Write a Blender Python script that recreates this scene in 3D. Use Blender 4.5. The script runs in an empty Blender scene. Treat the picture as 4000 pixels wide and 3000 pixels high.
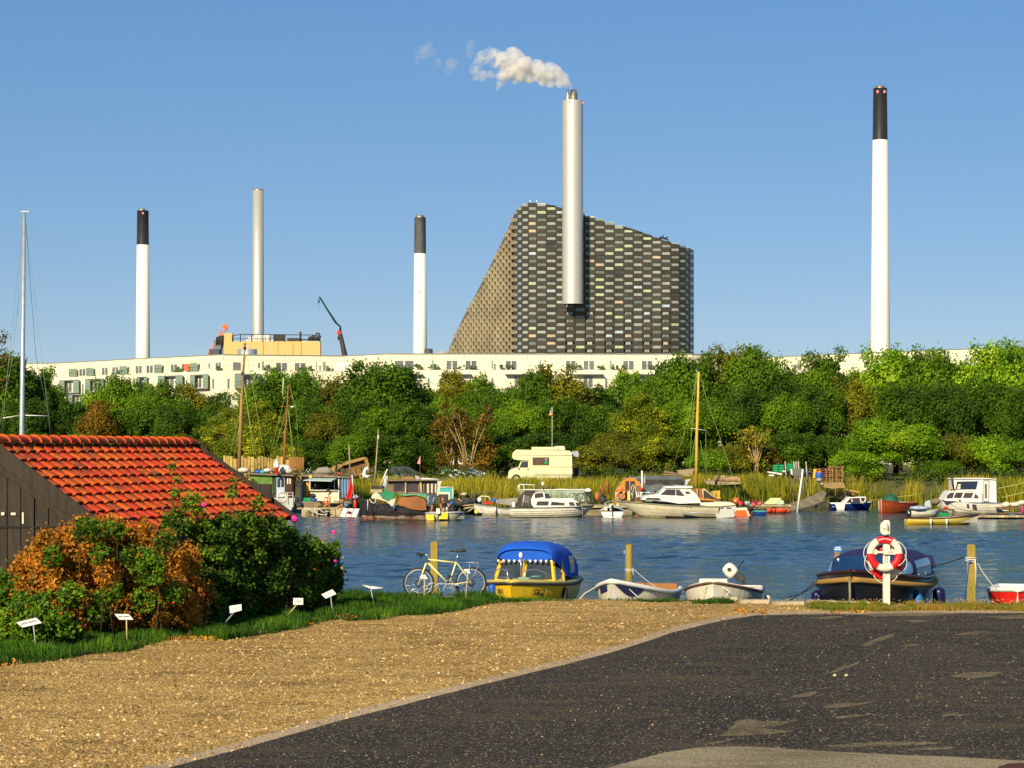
import bpy,math,random
import numpy as np
from mathutils import Vector,Matrix,Euler,noise
rnd=random.Random(7)
npr=np.random.RandomState(11)
scene=bpy.context.scene
COL=scene.collection
# camera, world, sun
F=9000.0
EYE=3.9
HY=1765.0
QZ=0.8
cam_d=bpy.data.cameras.new('camera'); cam=bpy.data.objects.new('camera',cam_d); COL.objects.link(cam)
cam.location=(0,0,EYE); cam.rotation_euler=(math.radians(90),0,0)
cam_d.sensor_width=36; cam_d.lens=36*F/4000; cam_d.shift_y=(HY-1500)/4000
cam_d.clip_start=0.5; cam_d.clip_end=9000
scene.camera=cam
SUN_EL,SUN_AZ=math.radians(29),math.radians(24)
sv=Vector((-math.sin(SUN_AZ)*math.cos(SUN_EL),-math.cos(SUN_AZ)*math.cos(SUN_EL),math.sin(SUN_EL)))
world=bpy.data.worlds.new('World'); scene.world=world; world.use_nodes=True
wn=world.node_tree; wn.nodes.clear()
sky=wn.nodes.new('ShaderNodeTexSky'); sky.sky_type='NISHITA'; sky.sun_disc=False
sky.sun_elevation=SUN_EL; sky.sun_rotation=math.atan2(sv.x,sv.y)
sky.air_density=0.8; sky.dust_density=0.0; sky.ozone_density=4.0; sky.altitude=0
hsv=wn.nodes.new('ShaderNodeHueSaturation'); hsv.inputs['Saturation'].default_value=1.48; hsv.inputs['Hue'].default_value=0.5
bg=wn.nodes.new('ShaderNodeBackground'); bg.inputs[1].default_value=0.150
wo=wn.nodes.new('ShaderNodeOutputWorld')
gm=wn.nodes.new('ShaderNodeGamma'); gm.inputs[1].default_value=0.5; wn.links.new(sky.outputs[0],gm.inputs[0]); tn=wn.nodes.new('ShaderNodeVectorMath'); tn.operation='MULTIPLY'; tn.inputs[1].default_value=(1.02,1.06,1.17); wn.links.new(gm.outputs[0],tn.inputs[0]); wn.links.new(tn.outputs[0],hsv.inputs['Color']); wn.links.new(hsv.outputs[0],bg.inputs[0]); wn.links.new(bg.outputs[0],wo.inputs[0])
sun_d=bpy.data.lights.new('sun','SUN'); sun=bpy.data.objects.new('sun',sun_d); COL.objects.link(sun)
sun_d.energy=5.0; sun_d.angle=math.radians(0.55); sun_d.color=(1.0,0.86,0.60)
sun.rotation_euler=sv.to_track_quat('Z','Y').to_euler(); sun.location=(-40,-40,60)
scene.view_settings.view_transform='Standard'; scene.view_settings.look='None'
scene.view_settings.exposure=0.45; scene.view_settings.gamma=1; scene.view_settings.use_curve_mapping=False
scene.render.engine='CYCLES'
scene.cycles.max_bounces=6; scene.cycles.diffuse_bounces=3; scene.cycles.glossy_bounces=3
scene.cycles.transmission_bounces=4; scene.cycles.transparent_max_bounces=8; scene.cycles.volume_bounces=7
scene.cycles.caustics_reflective=False; scene.cycles.caustics_refractive=False
# helpers
def W(px,py,D):return Vector(((px-2000)/F*D,D,EYE-(py-HY)/F*D))
def DG(py,z=0.0):return F*(EYE-z)/(py-HY)
def gp(px,py,z=QZ):
 D=DG(py,z); return Vector(((px-2000)/F*D,D,z))
def tag(o,label=None,cat=None,group=None,kind=None):
 if label:o['label']=label
 if cat:o['category']=cat
 if group:o['group']=group
 if kind:o['kind']=kind
 return o
def thing(name,label,cat,loc=(0,0,0),rz=0.0,group=None):
 o=bpy.data.objects.new(name,None); COL.objects.link(o); o.empty_display_size=.2
 o.location=loc; o.rotation_euler=(0,0,rz)
 return tag(o,label,cat,group)
def kids(o):return[c for c in bpy.data.objects if c.parent==o]
def dup(root,loc,rz=0.0,scale=None,label=None):
 r=root.copy(); COL.objects.link(r); r.location=loc; r.rotation_euler=(0,0,rz)
 if scale is not None:r.scale=scale
 if label:r['label']=label
 for c in kids(root):
  k=c.copy(); COL.objects.link(k); k.parent=r
  for g in kids(c):
   q=g.copy(); COL.objects.link(q); q.parent=k
 return r
_m={}
def newmat(name):
 m=bpy.data.materials.new(name); m.use_nodes=True
 nt=m.node_tree; b=nt.nodes['Principled BSDF']; return m,nt,b
def M(name,col=(.5,.5,.5),rough=.6,metal=0.0,var=.18,scale=2.0,bump=.0,col2=None,bs=None,stretch=(1,1,1),objvar=0.0,spec=.4,thr=None):
 """A procedural paint / wood / metal: base colour varied by two noises, optional second colour in patches."""
 if name in _m:return _m[name]
 m,nt,b=newmat(name); N=nt.nodes; Lk=nt.links
 tc=N.new('ShaderNodeTexCoord'); mp=N.new('ShaderNodeMapping'); mp.inputs['Scale'].default_value=stretch
 Lk.new(tc.outputs['Object'],mp.inputs[0])
 n1=N.new('ShaderNodeTexNoise'); n1.inputs['Scale'].default_value=scale; n1.inputs['Detail'].default_value=6; n1.inputs['Roughness'].default_value=.65
 Lk.new(mp.outputs[0],n1.inputs['Vector'])
 rp=N.new('ShaderNodeValToRGB'); e=rp.color_ramp.elements
 c2=col2 if col2 else tuple(min(1,c*(1+var))for c in col)
 c1=col if col2 else tuple(c*(1-var)for c in col)
 e[0].color=(*c1,1); e[1].color=(*c2,1)
 if thr:e[0].position,e[1].position=thr
 else:e[0].position,e[1].position=.32,.68
 Lk.new(n1.outputs['Fac'],rp.inputs[0]); out=rp.outputs[0]
 if objvar:
  oi=N.new('ShaderNodeObjectInfo'); mr=N.new('ShaderNodeMapRange'); mr.inputs[3].default_value=1-objvar; mr.inputs[4].default_value=1+objvar
  Lk.new(oi.outputs['Random'],mr.inputs[0]); h=N.new('ShaderNodeHueSaturation'); Lk.new(mr.outputs[0],h.inputs['Value']); Lk.new(out,h.inputs['Color'])
  mr2=N.new('ShaderNodeMapRange'); mr2.inputs[3].default_value=.5-objvar*.06; mr2.inputs[4].default_value=.5+objvar*.06
  wn_=N.new('ShaderNodeTexWhiteNoise'); wn_.noise_dimensions='1D'; Lk.new(oi.outputs['Random'],wn_.inputs['W']); Lk.new(wn_.outputs['Value'],mr2.inputs[0]); Lk.new(mr2.outputs[0],h.inputs['Hue'])
  out=h.outputs[0]
 Lk.new(out,b.inputs['Base Color'])
 b.inputs['Roughness'].default_value=rough; b.inputs['Metallic'].default_value=metal
 b.inputs['Specular IOR Level'].default_value=spec
 if bump:
  n2=N.new('ShaderNodeTexNoise'); n2.inputs['Scale'].default_value=bs or scale*6; n2.inputs['Detail'].default_value=5
  Lk.new(mp.outputs[0],n2.inputs['Vector'])
  bp=N.new('ShaderNodeBump'); bp.inputs['Strength'].default_value=bump; bp.inputs['Distance'].default_value=.05
  Lk.new(n2.outputs['Fac'],bp.inputs['Height']); Lk.new(bp.outputs[0],b.inputs['Normal'])
 _m[name]=m; return m
def FOL(name,stops,transl=.3,nscale=.35,mixn=.45,objr=.25,rough=.6):
 """Leaf material: colour ramp over per-leaf tone, clump noise and a per-plant offset; part of the light goes through."""
 if name in _m:return _m[name]
 m,nt,b=newmat(name); N=nt.nodes; Lk=nt.links
 at=N.new('ShaderNodeAttribute'); at.attribute_name='tone'
 ge=N.new('ShaderNodeNewGeometry'); n1=N.new('ShaderNodeTexNoise'); n1.inputs['Scale'].default_value=nscale; n1.inputs['Detail'].default_value=4
 Lk.new(ge.outputs['Position'],n1.inputs['Vector'])
 oi=N.new('ShaderNodeObjectInfo')
 a=N.new('ShaderNodeMath'); a.operation='MULTIPLY'; a.inputs[1].default_value=1-mixn; Lk.new(at.outputs['Fac'],a.inputs[0])
 c=N.new('ShaderNodeMapRange'); c.inputs[1].default_value=.3; c.inputs[2].default_value=.7; c.inputs[4].default_value=mixn; Lk.new(n1.outputs['Fac'],c.inputs[0])
 d=N.new('ShaderNodeMath'); d.operation='ADD'; Lk.new(a.outputs[0],d.inputs[0]); Lk.new(c.outputs[0],d.inputs[1])
 e=N.new('ShaderNodeMapRange'); e.inputs[3].default_value=-objr/2; e.inputs[4].default_value=objr/2; Lk.new(oi.outputs['Random'],e.inputs[0])
 g=N.new('ShaderNodeMath'); g.operation='ADD'; g.use_clamp=True; Lk.new(d.outputs[0],g.inputs[0]); Lk.new(e.outputs[0],g.inputs[1])
 rp=N.new('ShaderNodeValToRGB'); el=rp.color_ramp.elements
 while len(el)<len(stops):el.new(.5)
 for i,(p,cc)in enumerate(stops):el[i].position=p; el[i].color=(*cc,1)
 Lk.new(g.outputs[0],rp.inputs[0]); Lk.new(rp.outputs[0],b.inputs['Base Color'])
 b.inputs['Roughness'].default_value=rough; b.inputs['Specular IOR Level'].default_value=.25
 tr=N.new('ShaderNodeBsdfTranslucent'); Lk.new(rp.outputs[0],tr.inputs[0])
 mx=N.new('ShaderNodeMixShader'); mx.inputs[0].default_value=transl
 Lk.new(b.outputs[0],mx.inputs[1]); Lk.new(tr.outputs[0],mx.inputs[2]); Lk.new(mx.outputs[0],N['Material Output'].inputs[0])
 _m[name]=m; return m
class MB:
 def __init__(s):s.v=[]; s.f=[]; s.m=[]; s.s=[]
 def add(s,vs,fs,mi=0,smooth=False):
  o=len(s.v); s.v+=[tuple(v)for v in vs]
  for f in fs:s.f.append([o+i for i in f]); s.m.append(mi); s.s.append(smooth)
  return s
 def box(s,c,d,rz=0.0,mi=0,rot=None,tap=(1,1)):
  R=rot if rot is not None else Matrix.Rotation(rz,3,'Z'); c=Vector(c); vs=[]
  for z in(-.5,.5):
   for x,y in((-.5,-.5),(.5,-.5),(.5,.5),(-.5,.5)):
    t=tap if z>0 else(1,1)
    vs.append(c+R@Vector((x*d[0]*t[0],y*d[1]*t[1],z*d[2])))
  return s.add(vs,[(0,3,2,1),(4,5,6,7),(0,1,5,4),(1,2,6,5),(2,3,7,6),(3,0,4,7)],mi)
 def tube(s,pts,r,n=6,mi=0,cap=True,smooth=True):
  pts=[Vector(p)for p in pts]; k=len(pts); rr=r if isinstance(r,(list,tuple))else[r]*k; vs=[]; up=None
  for i,p in enumerate(pts):
   d=(pts[min(i+1,k-1)]-pts[max(i-1,0)]).normalized()
   if up is None:up=Vector((0,0,1))if abs(d.z)<.9 else Vector((0,1,0))
   a=d.cross(up)
   if a.length<1e-4:a=d.orthogonal()
   a.normalize(); b=a.cross(d).normalized(); up=b
   for j in range(n):
    t=2*math.pi*j/n; vs.append(p+(a*math.cos(t)+b*math.sin(t))*rr[i])
  fs=[(i*n+j,i*n+(j+1)%n,(i+1)*n+(j+1)%n,(i+1)*n+j)for i in range(k-1)for j in range(n)]
  s.add(vs,fs,mi,smooth)
  if cap:
   o=len(s.v)-len(vs)
   for base,rev in((0,False),((k-1)*n,True)):
    f=[o+base+j for j in range(n)]; s.f.append(f[::-1]if not rev else f); s.m.append(mi); s.s.append(False)
  return s
 def lathe(s,prof,n=16,c=(0,0,0),mi=0,smooth=True,rot=None,a0=0,a1=2*math.pi):
  c=Vector(c); full=abs(a1-a0-2*math.pi)<1e-3; k=n if full else n+1; vs=[]
  for r,z in prof:
   for j in range(k):
    t=a0+(a1-a0)*j/n; p=Vector((r*math.cos(t),r*math.sin(t),z)); vs.append(c+(rot@p if rot is not None else p))
  fs=[]
  for i in range(len(prof)-1):
   for j in range(n):
    j2=(j+1)%k; fs.append((i*k+j,i*k+j2,(i+1)*k+j2,(i+1)*k+j))
  return s.add(vs,fs,mi,smooth)
 def ell(s,c,r,n=8,mi=0,rot=None,smooth=True):
  prof=[(max(1e-4,math.sin(math.pi*i/n)),-math.cos(math.pi*i/n))for i in range(n+1)]; c=Vector(c); vs=[]
  k=n+4
  for a,z in prof:
   for j in range(k):
    t=2*math.pi*j/k; p=Vector((a*math.cos(t)*r[0],a*math.sin(t)*r[1],z*r[2])); vs.append(c+(rot@p if rot is not None else p))
  return s.add(vs,[(i*k+j,i*k+(j+1)%k,(i+1)*k+(j+1)%k,(i+1)*k+j)for i in range(n)for j in range(k)],mi,smooth)
 def torus(s,c,R,r,nu=24,nv=8,a0=0,a1=2*math.pi,mi=0,rot=None,squash=1.0):
  """ring in the local XZ plane"""
  c=Vector(c); full=abs(a1-a0-2*math.pi)<1e-3; k=nu if full else nu+1; vs=[]
  for i in range(k):
   t=a0+(a1-a0)*i/nu
   for j in range(nv):
    q=2*math.pi*j/nv; rr=R+r*math.cos(q); p=Vector((rr*math.cos(t),r*squash*math.sin(q),rr*math.sin(t))); vs.append(c+(rot@p if rot is not None else p))
  fs=[(i*nv+j,i*nv+(j+1)%nv,((i+1)%k)*nv+(j+1)%nv,((i+1)%k)*nv+j)for i in range(nu)for j in range(nv)]
  return s.add(vs,fs,mi,True)
 def slab(s,pts,off,mi=0):
  """polygon pts (3d) thickened by the vector off"""
  a=[Vector(p)for p in pts]; b=[p+Vector(off)for p in a]; n=len(a)
  return s.add(a+b,[tuple(range(n)),tuple(range(2*n-1,n-1,-1))]+[(i,i+n,(i+1)%n+n,(i+1)%n)for i in range(n)],mi)
 def grid(s,fn,nu,nv,mi=0,smooth=True):
  vs=[fn(i/nu,j/nv)for i in range(nu+1)for j in range(nv+1)]; k=nv+1
  return s.add(vs,[(i*k+j,(i+1)*k+j,(i+1)*k+j+1,i*k+j+1)for i in range(nu)for j in range(nv)],mi,smooth)
 def build(s,name,mats,parent=None,loc=None,thick=0.0):
  me=bpy.data.meshes.new(name); me.from_pydata(s.v,[],s.f)
  for m in(mats if isinstance(mats,(list,tuple))else[mats]):me.materials.append(m)
  me.polygons.foreach_set('material_index',s.m); me.polygons.foreach_set('use_smooth',s.s); me.update()
  o=bpy.data.objects.new(name,me); COL.objects.link(o)
  if parent is not None:o.parent=parent
  if loc is not None:o.location=loc
  if thick:
   md=o.modifiers.new('solid','SOLIDIFY'); md.thickness=thick
  return o
def lettering(body,size,extrude,offset,shear,mat,parent,mt):
 cu=bpy.data.curves.new('text','FONT'); cu.body=body; cu.size=size; cu.align_x='CENTER'; cu.align_y='CENTER'; cu.extrude=extrude; cu.shear=shear; cu.offset=offset
 t=bpy.data.objects.new('text',cu); COL.objects.link(t); dg=bpy.context.evaluated_depsgraph_get(); me=bpy.data.meshes.new_from_object(t.evaluated_get(dg)); bpy.data.objects.remove(t); me.materials.clear(); me.materials.append(mat)
 o=bpy.data.objects.new('lettering',me); COL.objects.link(o); o.parent=parent; o.matrix_local=mt; return o
def zband(name,lo,hi,z0,wob=.06,rough=.6,metal=0.0):
 """paint that changes at a ragged line z0 above the water: lo below, hi above"""
 m,nt,b=newmat(name); N=nt.nodes; Lk=nt.links; g=N.new('ShaderNodeNewGeometry'); sx=N.new('ShaderNodeSeparateXYZ'); Lk.new(g.outputs['Position'],sx.inputs[0]); n=N.new('ShaderNodeTexNoise'); n.inputs['Scale'].default_value=3; n.inputs['Detail'].default_value=6; Lk.new(g.outputs['Position'],n.inputs[0])
 a=N.new('ShaderNodeMath'); a.operation='MULTIPLY_ADD'; a.inputs[1].default_value=-wob*2; Lk.new(n.outputs['Fac'],a.inputs[0]); Lk.new(sx.outputs[2],a.inputs[2]); r=N.new('ShaderNodeMapRange'); r.inputs[1].default_value=z0-wob-.012; r.inputs[2].default_value=z0-wob+.012; Lk.new(a.outputs[0],r.inputs[0])
 cs=[]
 for c,c2 in(lo,hi):
  rp=N.new('ShaderNodeValToRGB'); rp.color_ramp.elements[0].color=(*c,1); rp.color_ramp.elements[1].color=(*c2,1); rp.color_ramp.elements[0].position=.4; rp.color_ramp.elements[1].position=.62; Lk.new(n.outputs['Fac'],rp.inputs[0]); cs.append(rp)
 mx=N.new('ShaderNodeMix'); mx.data_type='RGBA'; Lk.new(r.outputs[0],mx.inputs[0]); Lk.new(cs[0].outputs[0],mx.inputs[6]); Lk.new(cs[1].outputs[0],mx.inputs[7]); Lk.new(mx.outputs[2],b.inputs['Base Color']); b.inputs['Roughness'].default_value=rough; b.inputs['Metallic'].default_value=metal; return m
class Far:
 """A thing placed at its own distance D; p() gives coordinates local to its root for a point seen at a photo pixel."""
 def __init__(s,name,label,cat,px,py,D,group=None):
  s.D=D; s.o=W(px,py,D); s.root=thing(name,label,cat,s.o,0,group)
 def p(s,px,py,dy=0.0):return W(px,py,s.D+dy)-s.o
 def k(s):return F/s.D
 def part(s,name,mb,mats,par=None):return mb.build(name,mats,par if par is not None else s.root)
 def beam(s,a,b,w,name=None,mats=None,dy=0.0,par=None,d=None):
  """straight bar between two photo pixels"""
  mb=MB(); A,B=s.p(*a,dy),s.p(*b,dy); mb.tube([A,B],w/2*1.15,4,smooth=False)
  if name:return s.part(name,mb,mats,par)
  return mb
def zc(x0,y0,w):
 k=w/2212.0
 return lambda x,y:(x0+x*k,y0+y*k)
ZC=zc(900,1700,600); ZD=zc(1100,1750,400); ZE=zc(1450,1700,500); ZF=zc(1800,1700,600); ZG=zc(2300,1700,600)
ZH=zc(2850,1700,600); ZI=zc(3400,1700,600); ZJ=zc(1500,2050,800); ZK=zc(2200,2050,900); ZL=zc(3100,2000,900)
ZP=zc(1600,700,1200); ZS=zc(1500,100,900); ZA=zc(100,1250,1200); ZQ=zc(1200,1250,1500); ZR=zc(2600,1250,1400)
ZY=zc(700,1000,800); ZB=zc(0,1200,1000); ZB2=zc(0,1900,1000)
def fbm(P,s,seed=0):
 return noise.fractal(Vector((P[0]*s+seed,P[1]*s-seed,P[2]*s)),1.0,2.0,4)
def scatter_mesh(name,verts,faces_n,tone,mats,parent=None,mi=None,smooth=False):
 """numpy: verts (N,k,3) polygons with k corners each"""
 N,k,_=verts.shape; me=bpy.data.meshes.new(name)
 me.vertices.add(N*k); me.vertices.foreach_set('co',verts.reshape(-1).astype(np.float32))
 me.loops.add(N*k); me.loops.foreach_set('vertex_index',np.arange(N*k,dtype=np.int32))
 me.polygons.add(N); me.polygons.foreach_set('loop_start',np.arange(0,N*k,k,dtype=np.int32)); me.polygons.foreach_set('loop_total',np.full(N,k,dtype=np.int32))
 for m in(mats if isinstance(mats,(list,tuple))else[mats]):me.materials.append(m)
 if mi is not None:me.polygons.foreach_set('material_index',mi.astype(np.int32))
 me.update(calc_edges=True)
 at=me.attributes.new('tone','FLOAT','POINT'); at.data.foreach_set('value',np.repeat(tone,k).astype(np.float32))
 o=bpy.data.objects.new(name,me); COL.objects.link(o)
 if parent is not None:o.parent=parent
 return o
def leaves(C,Nn,size,fold=.0):
 """kite-shaped leaves: centres C (N,3), normals Nn, sizes (N,)"""
 N=len(C); r=npr.normal(size=(N,3)); t=np.cross(Nn,r); t/=np.linalg.norm(t,axis=1,keepdims=True)+1e-9
 b=np.cross(Nn,t); s=size[:,None]; w=s*npr.uniform(.35,.55,(N,1))
 return np.stack([C-t*s*.5,C+b*w*.9-t*s*.05,C+t*s*.5,C-b*w*.9-t*s*.05],axis=1)
def unit(a):return a/(np.linalg.norm(a,axis=1,keepdims=True)+1e-9)
def lobes_to_leaves(lobes,n,size,spread=.55,fill=.25,up=.25):
 """leaf centres and normals on the outside of many small lobes"""
 L=np.array(lobes); area=L[:,3]**2; idx=npr.choice(len(L),n,p=area/area.sum())
 d=unit(npr.normal(size=(n,3))); rad=L[idx,3]*(1-fill*npr.rand(n)**1.5+.12*npr.normal(size=n))
 C=L[idx,:3]+d*rad[:,None]*np.array([1,1,.85])
 Nn=unit(d+spread*npr.normal(size=(n,3))+np.array([0,0,up]))
 C=C+npr.normal(size=(n,3))*size*np.where(npr.rand(n,1)<.35,1.1,.35)
 sz=size*npr.uniform(.6,1.35,n)
 return C,Nn,sz,idx
def blades(name,P,h,w,lean,tone,mats,parent=None):
 """grass or reed blades: two-piece bent strips"""
 N=len(P); a=npr.rand(N)*2*math.pi; side=np.stack([np.cos(a),np.sin(a),0*a],1); ld=npr.rand(N)*2*math.pi
 lv=np.stack([np.cos(ld),np.sin(ld),0*ld],1)*(lean*npr.rand(N)*h)[:,None]
 mid=P+lv*.35+np.array([0,0,1])*(h*.6)[:,None]; tip=P+lv+np.array([0,0,1])*(h*.97)[:,None]
 s=side*(w/2)[:,None]
 q1=np.stack([P-s,P+s,mid+s*.8,mid-s*.8],1); q2=np.stack([mid-s*.8,mid+s*.8,tip+s*.1,tip-s*.1],1)
 return scatter_mesh(name,np.concatenate([q1,q2]),4,np.concatenate([tone,tone]),mats,parent)
def sheet(name,pts,z,mats,sub=0,kind='structure'):
 mb=MB(); mb.add([(p[0],p[1],z)for p in pts],[tuple(range(len(pts)))]); o=mb.build(name,mats); tag(o,kind=kind); return o
m_glass=M('dark_glass',(.035,.045,.055),.08,0,.3,2,spec=.8)
m_white=M('white_gelcoat',(.76,.73,.65),.35,0,.12,2.5,spec=.5)
m_cream=M('cream_gelcoat',(.72,.65,.46),.4,0,.12,2.0)
m_black=M('black_rubber',(.02,.02,.022),.5)
m_steel=M('stainless_steel',(.55,.55,.55),.3,.85,.1,4)
m_greymetal=M('galvanised_metal',(.42,.45,.46),.45,.5,.15,6)
m_wood=M('weathered_wood',(.20,.14,.085),.8,0,.35,5,bump=.4,stretch=(1,1,.3))
m_brown=M('brown_boards',(.17,.085,.035),.75,0,.4,4,bump=.3)
m_dark=M('dark_junk',(.035,.032,.03),.7,0,.5,5)
m_rope=M('pale_rope',(.62,.60,.52),.9,0,.2,20)
m_darkrope=M('dark_rope',(.03,.03,.04),.9)
m_orange=M('orange_plastic',(.85,.13,.02),.45,0,.12,4)
m_red=M('red_paint',(.72,.02,.015),.4,0,.12,3)
m_blue=M('blue_plastic',(.02,.09,.45),.4,0,.15,4)
m_green=M('green_plastic',(.01,.30,.10),.4,0,.15,5)
m_yellow=M('yellow_paint',(.85,.56,.03),.4,0,.1,3)
# the setting
def shore(x):
 xs=[-200,-40,-14,5,14,19,26,29,60,200]; ys=[150,152,157,158,165,176,178,164,163,160]
 return float(np.interp(x,xs,ys))*.93
def bank_z(x,y):
 t=(y-shore(x))/13.0
 if t<0:return max(-1.5,t*4)
 z=1.75*min(1,t)**.7
 return z+.12*fbm((x,y,0),.12)*min(1,t*2)
def make_bank():
 xs=np.concatenate([[-2500,-600,-200],np.arange(-60,61,2.0),[200,600,2500]])
 ys=np.concatenate([np.arange(136,215,1.6),[230,260,330,500,900,2000,5000]])
 mb=MB(); vs=[(x,y,bank_z(x,y)if y<300 else 1.75)for y in ys for x in xs]; k=len(xs)
 mb.add(vs,[(j*k+i,j*k+i+1,(j+1)*k+i+1,(j+1)*k+i)for j in range(len(ys)-1)for i in range(k-1)],0,True)
 o=mb.build('far_bank_ground',M('bank_soil',(.07,.065,.02),.9,0,.4,.6,bump=.5,col2=(.13,.10,.035)))
 tag(o,kind='structure')
make_bank()
def water_mat():
 m,nt,b=newmat('canal_water'); N=nt.nodes; Lk=nt.links
 b.inputs['Base Color'].default_value=(.010,.030,.042,1); b.inputs['Roughness'].default_value=.09; b.inputs['IOR'].default_value=1.333
 b.inputs['Specular IOR Level'].default_value=.5
 tc=N.new('ShaderNodeTexCoord'); prev=None
 for sc,st,strength,dist in((3.2,(.5,.95,1),.6,.035),(9.0,(.6,1.0,1),.7,.02)):
  mp=N.new('ShaderNodeMapping'); mp.inputs['Scale'].default_value=st; mp.inputs['Rotation'].default_value=(0,0,.18*sc/(1+sc)); Lk.new(tc.outputs['Object'],mp.inputs[0])
  n=N.new('ShaderNodeTexNoise'); n.inputs['Scale'].default_value=sc; n.inputs['Detail'].default_value=4; n.inputs['Roughness'].default_value=.55; n.inputs['Distortion'].default_value=.4
  Lk.new(mp.outputs[0],n.inputs['Vector'])
  bp=N.new('ShaderNodeBump'); bp.inputs['Strength'].default_value=strength; bp.inputs['Distance'].default_value=dist
  Lk.new(n.outputs['Fac'],bp.inputs['Height'])
  if prev:Lk.new(prev.outputs[0],bp.inputs['Normal'])
  prev=bp
 mp=N.new('ShaderNodeMapping'); mp.inputs['Scale'].default_value=(.035,.12,1); Lk.new(tc.outputs['Object'],mp.inputs[0])
 n=N.new('ShaderNodeTexNoise'); n.inputs['Scale'].default_value=1; n.inputs['Detail'].default_value=3; Lk.new(mp.outputs[0],n.inputs['Vector'])
 mr=N.new('ShaderNodeMapRange'); mr.inputs[1].default_value=.35; mr.inputs[2].default_value=.6; mr.inputs[3].default_value=.5; mr.inputs[4].default_value=1; Lk.new(n.outputs['Fac'],mr.inputs[0])
 first=[x for x in N if x.type=='BUMP'][0]; Lk.new(mr.outputs[0],first.inputs['Strength'])
 Lk.new(prev.outputs[0],b.inputs['Normal']); return m
def make_water():
 x=np.arange(-46,46.01,.19); y=np.concatenate([np.arange(45.5,80,.10),np.arange(80,172,.17)]); X,Y=np.meshgrid(x,y); Z=np.zeros_like(X); q=random.Random(17)
 fade=np.clip((46-np.abs(X))/3,0,1)
 gust=.5
 for k in range(14):
  gx,gy,ph=q.uniform(-.12,.12),q.uniform(-.16,.16),q.uniform(0,6.28); gust=gust+.09*np.sin(gx*X+gy*Y+ph)
 gust=np.clip(gust,.25,1.1)
 for k in range(46):
  wl=.42*4.6**q.random()**1.3 if k<40 else q.uniform(2,4); a=math.radians(90+q.gauss(0,38)); am=.0046*wl; kk=2*math.pi/wl; ph=q.uniform(0,6.28)
  Z+=am*np.sin(kk*(X*math.cos(a)+Y*math.sin(a))+ph+.6*np.sin(.21*X+.13*Y+k))
 Z*=fade*gust
 ny,nx=X.shape; co=np.stack([X,Y,Z],-1).reshape(-1,3); i=np.arange(ny*nx).reshape(ny,nx); f=np.stack([i[:-1,:-1],i[:-1,1:],i[1:,1:],i[1:,:-1]],-1).reshape(-1,4)
 ext=np.array([(-2500,45.5,0),(-46,45.5,0),(-46,171.9,0),(-2500,171.9,0),(46,45.5,0),(2500,45.5,0),(2500,171.9,0),(46,171.9,0)],float); n0=len(co); co=np.concatenate([co,ext]); f=np.concatenate([f,np.array([[n0,n0+1,n0+2,n0+3],[n0+4,n0+5,n0+6,n0+7]])])
 me=bpy.data.meshes.new('water'); me.vertices.add(len(co)); me.vertices.foreach_set('co',co.reshape(-1).astype(np.float32)); me.loops.add(f.size); me.loops.foreach_set('vertex_index',f.reshape(-1).astype(np.int32)); me.polygons.add(len(f)); me.polygons.foreach_set('loop_start',np.arange(0,f.size,4,dtype=np.int32)); me.polygons.foreach_set('loop_total',np.full(len(f),4,dtype=np.int32)); me.polygons.foreach_set('use_smooth',np.ones(len(f),dtype=bool)); me.materials.append(water_mat()); me.update(calc_edges=True)
 o=bpy.data.objects.new('water',me); COL.objects.link(o); tag(o,kind='structure')
make_water()
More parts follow.
